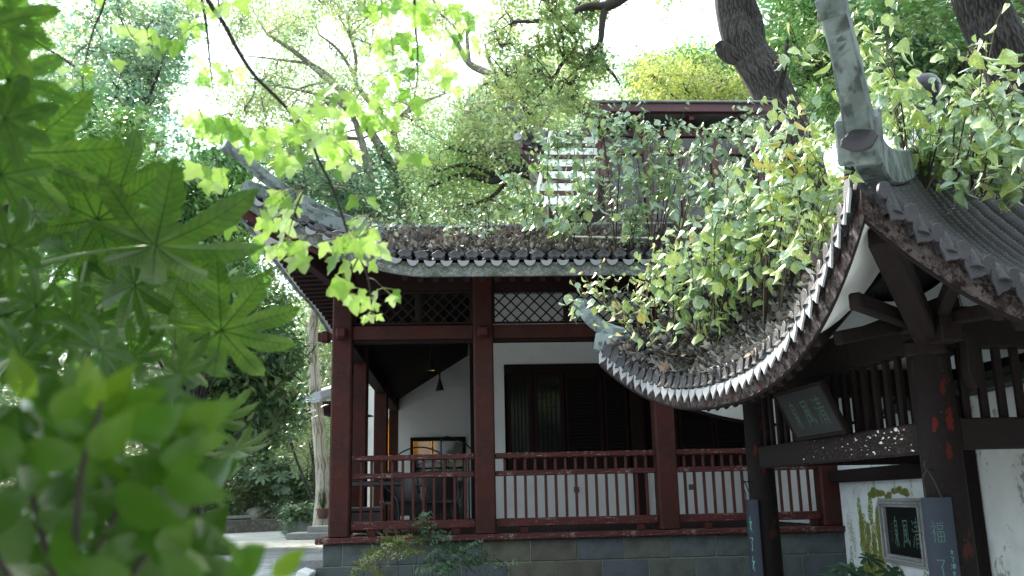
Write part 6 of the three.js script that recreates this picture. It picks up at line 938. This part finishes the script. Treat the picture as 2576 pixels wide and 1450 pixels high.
{
  const TRI = [1, 2, 3, 4, 5].map(trilobe), tv = (b, v) => { const t = new THREE.CanvasTexture(canvas(256, 256, (x, w, h) => { x.fillStyle = b; x.fillRect(0, 0, w, h); x.strokeStyle = v; x.lineCap = 'round'; for (const [ex, ey, lw] of [[128, 250, 3], [20, 130, 2.4], [236, 130, 2.4]]) { x.lineWidth = lw; x.beginPath(); x.moveTo(128, 4); x.lineTo(ex, ey); x.stroke(); for (let i = 1; i < 6; i++) { const px = 128 + (ex - 128) * i / 6, py = 4 + (ey - 4) * i / 6; for (const s of [-1, 1]) { x.lineWidth = 1; x.beginPath(); x.moveTo(px, py); x.lineTo(px + s * 22, py + 26); x.stroke(); } } } })); t.colorSpace = THREE.SRGBColorSpace; return t; };
  const TM = [leafMat(1, 1, 1, 0.6, 0.55, tv('rgb(188,220,124)', 'rgba(196,216,110,0.7)')), leafMat(1, 1, 1, 0.6, 0.55, tv('rgb(204,230,156)', 'rgba(200,220,120,0.7)')), leafMat(1, 1, 1, 0.6, 0.55, tv('rgb(172,208,104)', 'rgba(170,196,90,0.7)')), leafMat(1, 1, 1, 0.55, 0.5, tv('rgb(128,172,76)', 'rgba(96,130,40,0.8)'))];
  const bough = (label, D, lines, clusters, seed, size) => {
    const r = rng(seed), base = at(lines[0][0][0], lines[0][0][1], D), o = thing('hanging_bough', label, 'branch', base.toArray()), T = (x, y, d, w) => { const p = at(x, y, d).sub(base); return [p.x, p.y, p.z, w]; }, pts = [], e = new THREE.Euler();
    lines.forEach((l, k) => { const w = l[0][2] ?? 0.004; mesh(k ? 'twig' : 'branch', limb(l.map(([x, y], i) => { pts.push([x, y]); return T(x, y, D + 0.03 * Math.sin(i + k), w * (1 - 0.7 * i / (l.length - 1))); }), 6, 5), M.barkThin, o); });
    for (const [cx, cy, n, s = 1] of clusters) {
      let best = pts[0], bd = 1e9; for (const p of pts) { const q = Math.hypot(p[0] - cx, p[1] - cy) + (p[1] > cy ? 40 : 0); if (q < bd) { bd = q; best = p; } }
      const dd = D + (r() - 0.5) * 0.5, stalkTop = [cx + (best[0] - cx) * 0.2, cy - 26 * s];
      if (bd < 190) mesh('twig', limb([T(best[0], best[1], D, 0.0022), T((best[0] + stalkTop[0]) / 2 + 6 * (r() - 0.5), (best[1] + stalkTop[1]) / 2 - 8, (D + dd) / 2, 0.0018), T(stalkTop[0], stalkTop[1], dd, 0.0013)], 4, 3), M.barkThin, o);
      for (let i = 0; i < n; i++) {
        const a = (i + 0.5 - n / 2) * 0.8 + (r() - 0.5) * 0.5, sz = size * s * (0.7 + 0.5 * r()), m = mesh('leaf', TRI[Math.floor(r() * 5)], TM[r() < 0.22 ? 3 : Math.floor(r() * 3)], o);
        const lx = cx + Math.sin(a) * 26 * s + (r() - 0.5) * 14, ly = cy - 12 * s + (r() - 0.5) * 26 * s, ld = dd + (r() - 0.5) * 0.12, p = T(lx, ly, ld, 0); m.position.set(p[0], p[1], p[2]); m.scale.setScalar(sz);
        e.set((r() - 0.45) * 1.1, (r() - 0.5) * 2.2, a * 0.75 + (r() - 0.5) * 0.5, 'YXZ'); m.rotation.copy(e);
        mesh('leaf_stalk', limb([T(stalkTop[0], stalkTop[1], dd, 0.0011), [p[0], p[1], p[2], 0.0009]], 4, 2), M.leafStalk, o);
      }
    }
  };
  M.leafStalk = std({ color: rgb(0.22, 0.25, 0.08), roughness: 0.7 });
  bough('main hanging bough with bright three lobed leaves, sweeping from the top to the eave', 3.0,
    [[[515, -12, 0.0085], [535, 22], [560, 55], [600, 130], [640, 190], [700, 250], [745, 300], [775, 335], [800, 400], [835, 470], [860, 540], [880, 600], [905, 650], [925, 700], [935, 770]], [[775, 335, 0.004], [835, 355], [885, 395]], [[735, 262, 0.003], [758, 380], [768, 470]], [[640, 190, 0.003], [640, 230], [618, 270], [608, 295]], [[905, 640, 0.003], [880, 690], [860, 720], [845, 735]], [[835, 470, 0.003], [800, 440], [790, 400]], [[880, 600, 0.003], [920, 590], [935, 560]]],
    [[845, 240, 3], [880, 238, 1], [836, 213, 1], [848, 290, 4], [805, 293, 3], [830, 347, 3], [840, 378, 4], [855, 322, 2], [760, 324, 2], [745, 290, 2], [875, 398, 3], [866, 432, 2], [710, 350, 3], [725, 372, 2], [745, 394, 2], [755, 327, 2], [692, 505, 3], [728, 500, 3], [735, 530, 2], [674, 540, 2], [683, 560, 3], [710, 560, 2], [722, 592, 1], [713, 622, 3], [744, 618, 2], [747, 648, 2], [832, 622, 2], [853, 650, 2], [878, 610, 4], [911, 582, 3], [930, 588, 2], [911, 660, 3], [908, 512, 2, 0.8], [926, 498, 1, 0.7], [856, 712, 2], [878, 742, 4], [972, 745, 3, 0.8], [930, 798, 4, 0.5], [940, 765, 2, 0.7], [920, 620, 3], [895, 570, 2], [895, 760, 2, 0.8]], 21, 0.067);
  bough('thin hanging twigs with three lobed leaves at the upper left before the bright sky', 3.1,
    [[[268, -12, 0.0045], [250, 40], [240, 60], [222, 120], [208, 200], [212, 290]], [[222, 110, 0.0025], [195, 130], [175, 165]], [[505, -10, 0.006], [518, 60], [524, 120], [528, 160], [535, 230]], [[548, -10, 0.003], [552, 60], [540, 100]], [[385, 50, 0.0025], [370, 75], [372, 100]], [[300, 20, 0.002], [330, 90], [350, 105]], [[535, 230, 0.002], [560, 290], [548, 400]], [[560, 150, 0.002], [585, 200], [575, 240]], [[655, 240, 0.002], [672, 330], [668, 400]], [[520, 235, 0.002], [505, 290], [500, 340]]],
    [[155, 175, 3], [205, 170, 2], [178, 205, 1], [312, 82, 2, 0.9], [340, 90, 3], [372, 84, 2, 0.9], [410, 112, 1, 0.9], [385, 125, 2, 0.8], [282, 152, 2, 0.7], [490, 66, 3], [455, 106, 2], [488, 12, 2], [527, 28, 3], [585, 10, 2], [520, 168, 3, 0.8], [545, 210, 4, 0.9], [585, 182, 3, 0.8], [497, 300, 3], [545, 312, 4], [590, 322, 3], [615, 327, 3], [655, 345, 3], [632, 364, 2], [675, 382, 3], [524, 436, 3], [522, 462, 2, 0.8], [564, 555, 2], [632, 628, 1], [650, 594, 1], [510, 330, 2], [570, 345, 3], [640, 330, 2], [690, 395, 2], [245, -5, 1, 0.9]], 22, 0.07);
  bough('pale three lobed leaves on hanging twigs at the top centre against the brightest sky', 3.2,
    [[[1042, -12, 0.005], [1044, 60], [1050, 120], [1050, 190], [1042, 245]], [[1085, -12, 0.004], [1105, 30], [1140, 65], [1160, 95]], [[960, -10, 0.003], [960, 30], [955, 110]], [[1050, 165, 0.002], [1030, 185], [1012, 205]], [[1160, 95, 0.002], [1150, 120], [1152, 150]], [[985, 100, 0.002], [990, 140], [1000, 175]], [[1075, 140, 0.002], [1085, 180], [1098, 215]], [[940, 60, 0.002], [930, 130], [940, 240]], [[935, 240, 0.002], [960, 280], [955, 310]]],
    [[940, 20, 3], [976, 20, 2], [1020, 12, 2], [1065, 20, 3], [1116, 26, 3], [1085, 47, 3], [1090, 72, 2, 0.9], [1186, 54, 2], [1156, 75, 3], [1177, 99, 2], [1168, 130, 3], [988, 100, 4], [943, 136, 4], [982, 130, 3], [1019, 130, 3], [964, 160, 2], [1016, 172, 3], [1089, 163, 2], [1095, 197, 2], [1131, 182, 3], [1159, 221, 3], [982, 192, 2], [1040, 240, 2], [925, 265, 3], [930, 295, 3], [973, 262, 3], [973, 222, 1, 1.2], [945, 302, 3], [975, 305, 3], [958, 318, 2], [980, 365, 1, 1.3], [1028, 398, 4, 0.9], [1012, 20, 2]], 23, 0.068);
}
// ---------- the big lobed leaves close at left, blurred broad leaves closer still ----------
function palmate(seed, nl = 8) { // many-lobed leaf, unit radius, stalk joins at the origin, tip lobe along +y
  const r = rng(seed), span = 5.3, lobes = []; for (let i = 0; i < nl; i++) { const t = (i - (nl - 1) / 2) / ((nl - 1) / 2); lobes.push([t * span / 2 + (r() - 0.5) * 0.08, 1.0 - 0.36 * t * t + (r() - 0.5) * 0.08]); }
  const A = 168, Rr = 6, pos = [0, 0, 0], uv = [0.5, 0.5], idx = [], droop = 0.12 + 0.25 * r(), ph = r() * 6;
  const prof = (u) => u < 0.28 ? 0.085 : 0.07 * (1 - smooth(0.28, 0.6, u)) + 0.158 * Math.sin(Math.pow(Math.min(1, (u - 0.25) / 0.75), 1.2) * Math.PI) + 0.014 * Math.sin(u * 38) * (u > 0.5 && u < 0.95);
  const radius = (a) => { let R = 0.37 - 0.32 * smooth(2.6, 3.0, Math.abs(a)); for (const [la, ll] of lobes) { const d = Math.abs(Math.atan2(Math.sin(a - la), Math.cos(a - la))); if (d > 1) continue; for (let u = 1; u > 0.3; u -= 0.012) { if (Math.tan(d) * u <= prof(u)) { R = Math.max(R, u * ll); break; } } } return R; };
  for (let i = 0; i <= A; i++) { const a = -Math.PI + 2 * Math.PI * i / A, R = radius(a); let near = 9; for (const [la] of lobes) near = Math.min(near, Math.abs(Math.atan2(Math.sin(a - la), Math.cos(a - la)))); for (let k = 1; k <= Rr; k++) { const q = R * k / Rr, z = -droop * q * q + 0.09 * near * 3 * q * (1 - 0.4 * q) + 0.012 * Math.sin(9 * q + a * 6 + ph) * q; pos.push(Math.sin(a) * q, Math.cos(a) * q, z); uv.push(0.5 + Math.sin(a) * q * 0.48, 0.5 + Math.cos(a) * q * 0.48); } }
  for (let i = 0; i < A; i++) { const a = 1 + i * Rr, b = a + Rr; idx.push(0, b, a); for (let k = 0; k < Rr - 1; k++) idx.push(a + k, b + k, a + k + 1, b + k, b + k + 1, a + k + 1); }
  const g = new THREE.BufferGeometry(); g.setAttribute('position', new THREE.Float32BufferAttribute(pos, 3)); g.setAttribute('uv', new THREE.Float32BufferAttribute(uv, 2)); g.setIndex(idx); g.computeVertexNormals(); g.userData.lobes = lobes; return g;
}
{
  const PALM = [1, 2, 3].map((s) => palmate(s + 60, s === 2 ? 8 : 9));
  const palmTex = (g, base, vein) => { const t = new THREE.CanvasTexture(canvas(1024, 1024, (x, w, h) => { const r = rng(12); x.fillStyle = base; x.fillRect(0, 0, w, h); for (let i = 0; i < 700; i++) { x.fillStyle = r() < 0.6 ? 'rgba(190,200,40,0.05)' : 'rgba(10,40,10,0.06)'; x.beginPath(); x.arc(r() * w, r() * h, 6 + r() * 34, 0, 7); x.fill(); }
    x.strokeStyle = vein; x.lineCap = 'round'; for (const [a, l] of g.userData.lobes) { const L = l * 0.48 * w, dx = Math.sin(a), dy = -Math.cos(a); for (let i = 0; i < 12; i++) { x.lineWidth = 9 - i * 0.6; x.beginPath(); x.moveTo(512 + dx * L * i / 12, 512 + dy * L * i / 12); x.lineTo(512 + dx * L * (i + 1) / 12, 512 + dy * L * (i + 1) / 12); x.stroke(); } for (let i = 3; i < 12; i++) for (const s of [-1, 1]) { const q = L * i / 12, px = 512 + dx * q, py = 512 + dy * q, lw = L * 0.16; x.lineWidth = 2.4; x.beginPath(); x.moveTo(px, py); x.quadraticCurveTo(px - dy * s * lw * 0.5 + dx * lw * 0.3, py + dx * s * lw * 0.5 + dy * lw * 0.3, px - dy * s * lw + dx * lw * 0.9, py + dx * s * lw + dy * lw * 0.9); x.stroke(); } } })); t.colorSpace = THREE.SRGBColorSpace; return t; };
  const PMT = PALM.map((g, i) => leafMat(1, 1, 1, 0.55, 0.4, palmTex(g, ['rgb(80,122,42)', 'rgb(74,114,40)', 'rgb(90,132,48)'][i], 'rgba(30,62,14,0.9)'), 0.3)), PMD = PMT;
  M.stalk = std({ color: rgb(0.1, 0.16, 0.05), roughness: 0.5 });
  const fb = at(-160, 1250, 2.4), fat = thing('lobed_leaf_shrub', 'large shrub with glossy many lobed hand shaped leaves filling the left foreground', 'shrub', fb.toArray());
  mesh('stem', [limb([[0, -0.9, 0, 0.02], [0.02, 0, 0, 0.018], [0.05, 0.5, -0.05, 0.014], [0.08, 1.0, -0.05, 0.01]], 8)], M.barkThin, fat);
  const r = rng(640);
  // [px, py, radius px, depth, roll, pitch, yaw, dark?, stalk from]
  const put = (px, py, rp, d0, roll, pitch, yaw, dark, from) => { const d = d0 * 1.42, k = Math.floor(r() * 3), R = MPX(rp, d), p = at(px, py, d).sub(fb), m = mesh('leaf', PALM[k], (dark ? PMD : PMT)[k], fat); m.position.copy(p); m.scale.setScalar(R);
    const q = new THREE.Quaternion().setFromRotationMatrix(new THREE.Matrix4().makeBasis(RIGHT, UPV, FWD.clone().negate())); m.quaternion.copy(q).multiply(new THREE.Quaternion().setFromEuler(new THREE.Euler(pitch, yaw, roll, 'ZXY')));
    if (from) { const a = at(from[0], from[1], d + (from[2] ?? 0.15)).sub(fb), b = a.clone().lerp(p, 0.6).add(V(0, 0.012, 0)); mesh('leaf_stalk', limb([[a.x, a.y, a.z, 0.0042], [b.x, b.y, b.z, 0.0036], [p.x, p.y, p.z, 0.003]], 7, 5), M.stalk, fat); } return m; };
  put(43, 384, 265, 1.45, -1.55, -0.2, 0.75, 0, [0, 500]); put(244, 553, 225, 1.6, -0.9, -0.2, 0.55, 0, [196, 745]); put(390, 618, 285, 1.5, -1.5, -0.1, 0.9, 0, [-30, 694]); put(556, 832, 212, 1.55, -1.35, -0.1, 0.6, 0, [240, 838]); put(198, 650, 150, 1.75, -0.1, -0.5, 0.1, 0, [200, 800]); put(338, 718, 175, 1.7, 2.3, -0.3, 0.3, 0, [245, 775]); put(440, 872, 165, 1.7, -2.2, -0.2, 0.6, 0, [300, 850]); put(85, 534, 135, 1.8, 0.3, -0.6, -0.1, 0, [55, 570]); put(130, 470, 170, 1.85, -0.9, -0.3, 0.8, 0, [60, 620]); put(283, 712, 150, 1.8, -1.7, -0.2, 1.0, 0, [30, 694]); put(365, 660, 130, 1.9, -2.0, -0.3, 0.5, 0, [250, 780]);
  put(300, 470, 160, 1.95, -0.6, -0.4, 0.7, 0, [240, 560]); put(470, 700, 170, 1.95, -2.1, -0.3, 0.5, 0, [390, 640]); put(150, 560, 170, 2.0, -1.2, -0.3, 0.8, 0, [90, 640]); put(420, 790, 150, 1.9, -1.6, -0.3, 0.9, 0, [300, 800]);
  put(20, 200, 170, 1.2, -0.9, -0.6, 0.4, 0, [-20, 330]); put(10, 300, 150, 1.15, -1.6, -0.8, 0.2, 0, [-40, 380]); put(-20, 60, 170, 1.0, -1.2, -0.4, 0.5, 0, [-60, 200]); put(30, 20, 120, 1.1, -1.9, -0.7, 0.1, 1, [-40, 60]); put(0, 440, 160, 1.3, -1.1, -0.9, 0.4, 1, [-40, 600]); put(20, 620, 150, 1.25, -1.5, -1.15, 0.3, 1, [-40, 640]);
  // glossy tops seen edge-on
  put(90, 770, 150, 1.4, -1.2, -1.3, 0.1, 1, [-20, 760]); put(180, 820, 140, 1.35, -1.4, -1.25, 0.3, 1, [20, 830]); put(250, 880, 150, 1.3, -1.2, -1.2, -0.2, 1, [60, 860]); put(330, 900, 130, 1.45, -1.8, -1.1, 0.2, 1, [120, 890]); put(450, 940, 140, 1.45, -1.9, -1.05, 0.3, 1, [200, 930]); put(540, 1060, 130, 1.5, -2.2, -1.0, 0.2, 1, [260, 1000]); put(50, 900, 150, 1.3, -0.9, -1.2, 0.1, 1, [-40, 960]); put(590, 1130, 110, 1.55, -2.3, -0.95, 0.4, 1, [300, 1080]); put(150, 730, 120, 1.5, -0.4, -1.1, -0.3, 1, [80, 790]);
  for (let i = 0; i < 16; i++) put(-60 + 330 * r(), 480 + 560 * r(), 120 + 50 * r(), 1.9 + 0.4 * r(), -2 + 3 * r(), -0.3 - 0.7 * r(), (r() - 0.5) * 0.8, r() < 0.55 ? 1 : 0, [-80 + 100 * r(), 700 + 200 * r()]);

  // broad oval leaves nearest the lens
  const ovalG = [1, 2, 3, 4].map((s) => { const q = rng(s), w = 0.225 + 0.05 * q(); const prof = []; for (let i = 0; i <= 9; i++) { const t = i / 9; prof.push([t, w * Math.pow(Math.sin(Math.PI * Math.pow(t, 0.8)), t < 0.6 ? 0.8 : 1.15) + (i === 0 ? 0.012 : 0)]); } const g = blade(prof, 0.12 + 0.3 * q(), 0.1 + 0.5 * q(), 0.2 * (q() - 0.5)); return g; });
  const BM = [leafMat(0.11, 0.24, 0.02, 0.52, 0.26, null, 0.45), leafMat(0.08, 0.2, 0.018, 0.48, 0.24, null, 0.45), leafMat(0.19, 0.33, 0.025, 0.55, 0.3, null, 0.4), leafMat(0.065, 0.16, 0.018, 0.45, 0.22, null, 0.5)];
  const bb = at(200, 1600, 0.95), bush = thing('broad_leaved_bush', 'blurred bush of broad glossy oval leaves in the bottom left corner', 'bush', bb.toArray());
  const canes = [[[200, 1600], [190, 1350], [205, 1180], [240, 1060], [255, 1010]], [[190, 1600], [240, 1400], [300, 1280], [360, 1210], [400, 1180]], [[180, 1600], [120, 1400], [80, 1250], [60, 1150]], [[260, 1600], [330, 1450], [380, 1380], [420, 1340]], [[150, 1600], [20, 1450], [-40, 1350]], [[330, 1650], [520, 1500], [600, 1440], [650, 1425]]];
  canes.forEach((c, k) => { const d = 0.95 + 0.05 * ((k * 3) % 4); mesh('stem', limb(c.map(([x, y], i) => { const p = at(x, y, d).sub(bb); return [p.x, p.y, p.z, 0.0045 - 0.0006 * i]; }), 7), M.barkThin, bush); });
  const oval = (px, py, len, roll, pitch, yaw, mi, d) => { const m = mesh('leaf', ovalG[Math.floor(r() * 4)], BM[mi], bush); m.position.copy(at(px, py, d).sub(bb)); m.scale.setScalar(MPX(len * 0.92, d)); const q = new THREE.Quaternion().setFromRotationMatrix(new THREE.Matrix4().makeBasis(RIGHT, UPV, FWD.clone().negate())); m.quaternion.copy(q).multiply(new THREE.Quaternion().setFromEuler(new THREE.Euler(pitch, yaw, roll, 'ZXY'))); };
  // [base px, py, length px, roll, pitch, yaw, tone]
  for (const a of [[245, 1030, 150, 0.25, 0.2, 0.3, 2], [262, 1030, 150, -0.55, 0.25, -0.3, 2], [262, 1045, 190, -1.2, 0.3, 0.1, 0], [230, 1060, 190, 1.25, 0.25, 0.2, 1], [215, 1085, 160, 1.0, -0.3, 0.3, 0], [270, 1080, 200, -1.35, -0.6, 0, 0], [205, 1150, 200, 1.45, 0.3, -0.2, 1], [225, 1150, 180, -0.9, 0.2, 0.2, 0], [75, 1010, 150, 0.2, 0.3, 0.2, 2], [130, 1050, 150, -0.9, 0.3, 0.2, 0], [60, 1140, 150, 0.9, 0.4, 0, 1], [330, 1110, 180, -1.0, -0.5, 0.1, 1], [400, 1130, 190, -1.25, 0.3, -0.1, 0], [400, 1160, 200, -1.5, -0.9, 0.1, 1], [300, 1210, 210, -1.15, 0.5, 0.2, 1], [290, 1230, 230, -2.0, 0.4, 0.1, 1], [410, 1210, 190, -1.75, 0.3, 0.1, 1], [430, 1080, 190, -1.3, 0.15, 0.2, 0], [450, 1120, 150, -1.5, -0.5, 0.2, 0], [200, 1230, 190, 1.8, -0.3, 0.2, 3], [160, 1200, 190, 1.5, -0.6, 0.2, 3], [240, 1290, 180, 2.3, 0.3, 0.2, 1], [310, 1290, 170, -2.4, 0.4, 0, 1], [380, 1330, 160, -2.6, 0.3, 0.2, 1], [70, 1240, 190, 2.2, 0.3, 0.2, 3], [90, 1290, 190, -2.2, -0.5, 0.2, 3], [20, 1180, 170, 1.2, 0.4, 0.3, 3], [150, 1340, 180, -2.8, 0.3, 0.1, 1], [60, 1380, 190, 2.6, -0.3, 0.2, 3], [300, 1400, 180, 2.9, 0.4, 0.3, 1], [240, 1390, 170, -1.6, -0.6, 0.3, 3], [400, 1390, 170, -1.0, 0.6, 0.3, 0], [20, 1420, 170, -0.6, 0.4, 0.3, 3], [180, 1430, 190, 0.8, -0.6, 0.3, 3], [330, 1450, 170, 1.3, 0.6, 0.1, 1], [600, 1420, 62, 0.2, 0.1, 0.1, 0], [560, 1450, 190, -1.2, -0.9, 0.2, 1], [640, 1440, 150, 1.3, -0.9, 0.1, 0], [500, 1470, 150, 0.6, 0.5, 0.1, 1], [680, 1450, 120, -1.1, -0.4, 0.1, 2], [470, 1340, 30, 0.5, 0.3, 0, 1]]) oval(...a, 0.9 + 0.2 * r());
  for (let i = 0; i < 90; i++) oval(-40 + 540 * r(), 1020 + 430 * r(), 130 + 70 * r(), (r() - 0.5) * 6, (r() - 0.5) * 1.6, (r() - 0.5) * 1, [1, 3, 3, 0][Math.floor(r() * 4)], 1.02 + 0.3 * r());
  for (let i = 0; i < 90; i++) oval(-40 + 560 * r(), 1180 + 290 * r(), 130 + 60 * r(), (r() - 0.5) * 6, (r() - 0.5) * 1.4, (r() - 0.5) * 1, r() < 0.7 ? 3 : 1, 1.3 + 0.5 * r());
}
// ---------- small plants of the yard and the court ----------
{
  const r = rng(990);
  const fine = (name, label, base, blobs, geos, mat, size, stems, seed) => { const o = thing(name, label, 'shrub', base.toArray()), q = rng(seed), places = [], wood = []; for (const [px, py, d, rx, ry, n] of blobs) { const c = at(px, py, d); for (let i = 0; i < n; i++) { const v = V(q() - 0.5, q() - 0.5, q() - 0.5).normalize().multiplyScalar(Math.pow(q(), 0.5)); places.push([c.clone().add(V(v.x * MPX(rx, d), v.y * MPX(ry, d), v.z * MPX(rx, d))).sub(base), size * (0.7 + 0.6 * q()), tint(q, 0.35)]); } if (stems) { const e = c.clone().sub(base); wood.push(limb([[e.x * 0.3, 0, e.z * 0.3, 0.006], [e.x * 0.75, e.y * 0.6, e.z * 0.7, 0.005], [e.x, e.y, e.z, 0.003]], 5)); } } if (wood.length) mesh('stem', wood, M.barkThin, o); scatter('foliage', geos, mat, places, o); return o; };
  const nd = [1, 2, 3].map((s) => { const q = rng(s + 300), l = []; for (let i = 0; i < 15; i++) { const row = Math.floor(i / 3), a = [(-0.9), 0, 0.9][i % 3]; const g = blade(LANCE, 0.15, 0.2).scale(0.042, 0.05, 0.042).rotateZ(a + (q() - 0.5) * 0.3).rotateX(-0.6 + (q() - 0.5) * 0.8); g.translate((row - 2) * 0.045 + (q() - 0.5) * 0.02, (q() - 0.5) * 0.03 + 0.012 * row, (q() - 0.5) * 0.06); l.push(g); } return mergeGeometries(l); });
  fine('nandina_shrub', 'fine leaved yellow and green shrub at the left foot of the stone base', at(1010, 1500, 10.9).setY(0.1), [[950, 1405, 10.9, 55, 22, 16], [1000, 1375, 10.9, 45, 18, 14], [1050, 1390, 10.9, 50, 25, 12], [930, 1440, 10.8, 50, 16, 9]], nd, leafMat(0.2, 0.24, 0.06, 0.4, 0.5), 1.2, true, 51);
  fine('nandina_shrub', 'fine leaved dark green shrub in front of the stone base below the first bay', at(1120, 1500, 10.7).setY(0.1), [[1075, 1325, 10.7, 22, 24, 12], [1090, 1370, 10.7, 40, 16, 12], [1130, 1395, 10.7, 60, 20, 15], [1180, 1405, 10.7, 60, 22, 13], [1120, 1435, 10.6, 90, 18, 20], [1230, 1435, 10.7, 60, 16, 9]], nd, leafMat(0.06, 0.12, 0.05, 0.35, 0.5), 1.2, true, 52);
  const PALM2 = palmate(77, 8), pm = leafMat(0.05, 0.11, 0.06, 0.3, 0.35), lob = (label, spots, mat, y0) => { const b = at(spots[0][0], spots[0][1], spots[0][3]); b.y = y0; const o = thing('lobed_leaf_shrub', label, 'shrub', b.toArray()); for (const [px, py, rp, d] of spots) { const m = mesh('leaf', PALM2, mat, o), p = at(px, py, d).sub(b); m.position.copy(p); m.scale.setScalar(MPX(rp, d)); m.rotation.set(-1.0 + (r() - 0.5) * 0.7, (r() - 0.5) * 0.8, (r() - 0.5) * 2 + 3.1, 'YXZ'); mesh('leaf_stalk', limb([[p.x * 0.3, Math.max(0, p.y - 0.4), p.z * 0.3, 0.006], [p.x * 0.8, p.y - 0.08, p.z, 0.005], [p.x, p.y, p.z, 0.004]], 5), M.stalk, o); } };
  lob('dark lobed leaf plant at the foot of the mossy wall beside the stone base', [[2155, 1440, 60, 10.2], [2120, 1425, 50, 10.3], [2185, 1405, 45, 10.1], [2240, 1440, 50, 9.9], [2085, 1446, 45, 10.4]], pm, 0.1);
  const pale = leafMat(0.2, 0.3, 0.2, 0.35, 0.4), sp = [], sp2 = []; for (let i = 0; i < 44; i++) sp.push([600 + 175 * r(), 1135 + 75 * r(), 20 + 9 * r(), 35 + 2 * r()]); lob('pale lobed leaf shrub on the bank behind the court', sp, pale, 1.6); for (let i = 0; i < 10; i++) sp2.push([690 + 40 * r(), 1218 + 20 * r(), 14 + 6 * r(), 35.5]); lob('small pale lobed leaf plant low on the bank', sp2, pale, 1.3);
  const pg = leafMat(0.2, 0.3, 0.16, 0.4, 0.5), bk = (label, blobs, seed, m = pg, sz = 0.9) => fine('bank_plant', label, at(blobs[0][0], blobs[0][1], blobs[0][2]).setY(1.2), blobs, S.broad, m, sz, true, seed);
  bk('leafy pale green plants on the left of the bank above the wall', [[520, 1270, 36.5, 45, 16, 40], [580, 1285, 36.3, 45, 12, 34], [560, 1300, 36, 40, 8, 24]], 61); bk('broad leaved pale plant in the middle of the bank', [[690, 1255, 36.5, 45, 18, 46], [720, 1275, 36, 40, 14, 34], [660, 1240, 37, 30, 12, 20]], 62); bk('feathery dark green plant beside the whitewashed trunk', [[775, 1240, 37, 36, 14, 34], [745, 1230, 38, 30, 16, 28]], 63, leafMat(0.1, 0.17, 0.09, 0.4, 0.5)); bk('low creeping green along the retaining wall', [[540, 1318, 35.2, 50, 4, 26], [640, 1312, 35.8, 50, 4, 22], [715, 1308, 36.2, 30, 5, 14]], 64, pg, 0.6);
  // trough and pots by the steps
  const tpp = at(745, 1325, 26.5), tr = thing('stone_trough', 'grey stone planting trough at the left of the steps', 'planter', [tpp.x, 0.7, tpp.z]);
  const tg = new THREE.CylinderGeometry(0.6, 0.5, 0.4, 4, 1).rotateY(Math.PI / 4).scale(0.85, 1, 0.6).translate(0, 0.2, 0); mesh('body', [boxUV(clean(tg.toNonIndexed()))], M.granite, tr); mesh('soil', [box(-0.42, 0.42, 0.36, 0.405, -0.24, 0.24, 0.01)], M.earth, tr);
  fine('potted_shrub', 'pale leafy shrub growing in the stone trough', V(tpp.x, 1.1, tpp.z), [[750, 1285, 26.5, 36, 20, 40], [765, 1300, 26.4, 30, 12, 24], [735, 1300, 26.4, 24, 10, 16]], S.broad, pg, 0.8, true, 65);
  fine('grass_tuft', 'rounded grassy tuft beside the stone trough', at(722, 1345, 26).setY(0.7), [[724, 1328, 26, 12, 16, 30]], S.fine, pg, 0.6, false, 66);
  const pp = at(812, 1298, 25.4), pt = thing('clay_pot', 'dark red clay pot with a strap leaved plant on the top step', 'pot', [pp.x, 1.16, pp.z]);
  mesh('pot', new THREE.LatheGeometry([[0.0, 0], [0.13, 0], [0.18, 0.24], [0.2, 0.25], [0.2, 0.28], [0.16, 0.28], [0.14, 0.22], [0, 0.21]].map(([a, b]) => new THREE.Vector2(a, b)), 20), std({ color: rgb(0.12, 0.06, 0.05), roughness: 0.6 }), pt);
  const sl = leafMat(0.07, 0.13, 0.03, 0.35, 0.4); for (let i = 0; i < 26; i++) { const g = blade([[0, 0.02], [0.4, 0.035], [0.8, 0.025], [1, 0]], 0.3, 0.35 + 0.3 * r()); const m = mesh('strap_leaf', g, sl, pt), s = 0.38 + 0.25 * r(); m.scale.setScalar(s); m.position.set(0, 0.22, 0); m.rotation.set(0.1 + 0.65 * r(), r() * 6.28, 0, 'YXZ'); }
  fine('planter_grass', 'low grass between the rocks at the foot of the short trunk', at(470, 1395, 17).setY(0.7), [[470, 1395, 16.8, 40, 6, 40], [520, 1402, 16.6, 20, 6, 14]], S.fine, leafMat(0.08, 0.13, 0.05, 0.4, 0.5), 0.4, false, 67);
}
renderer.render(scene, camera);
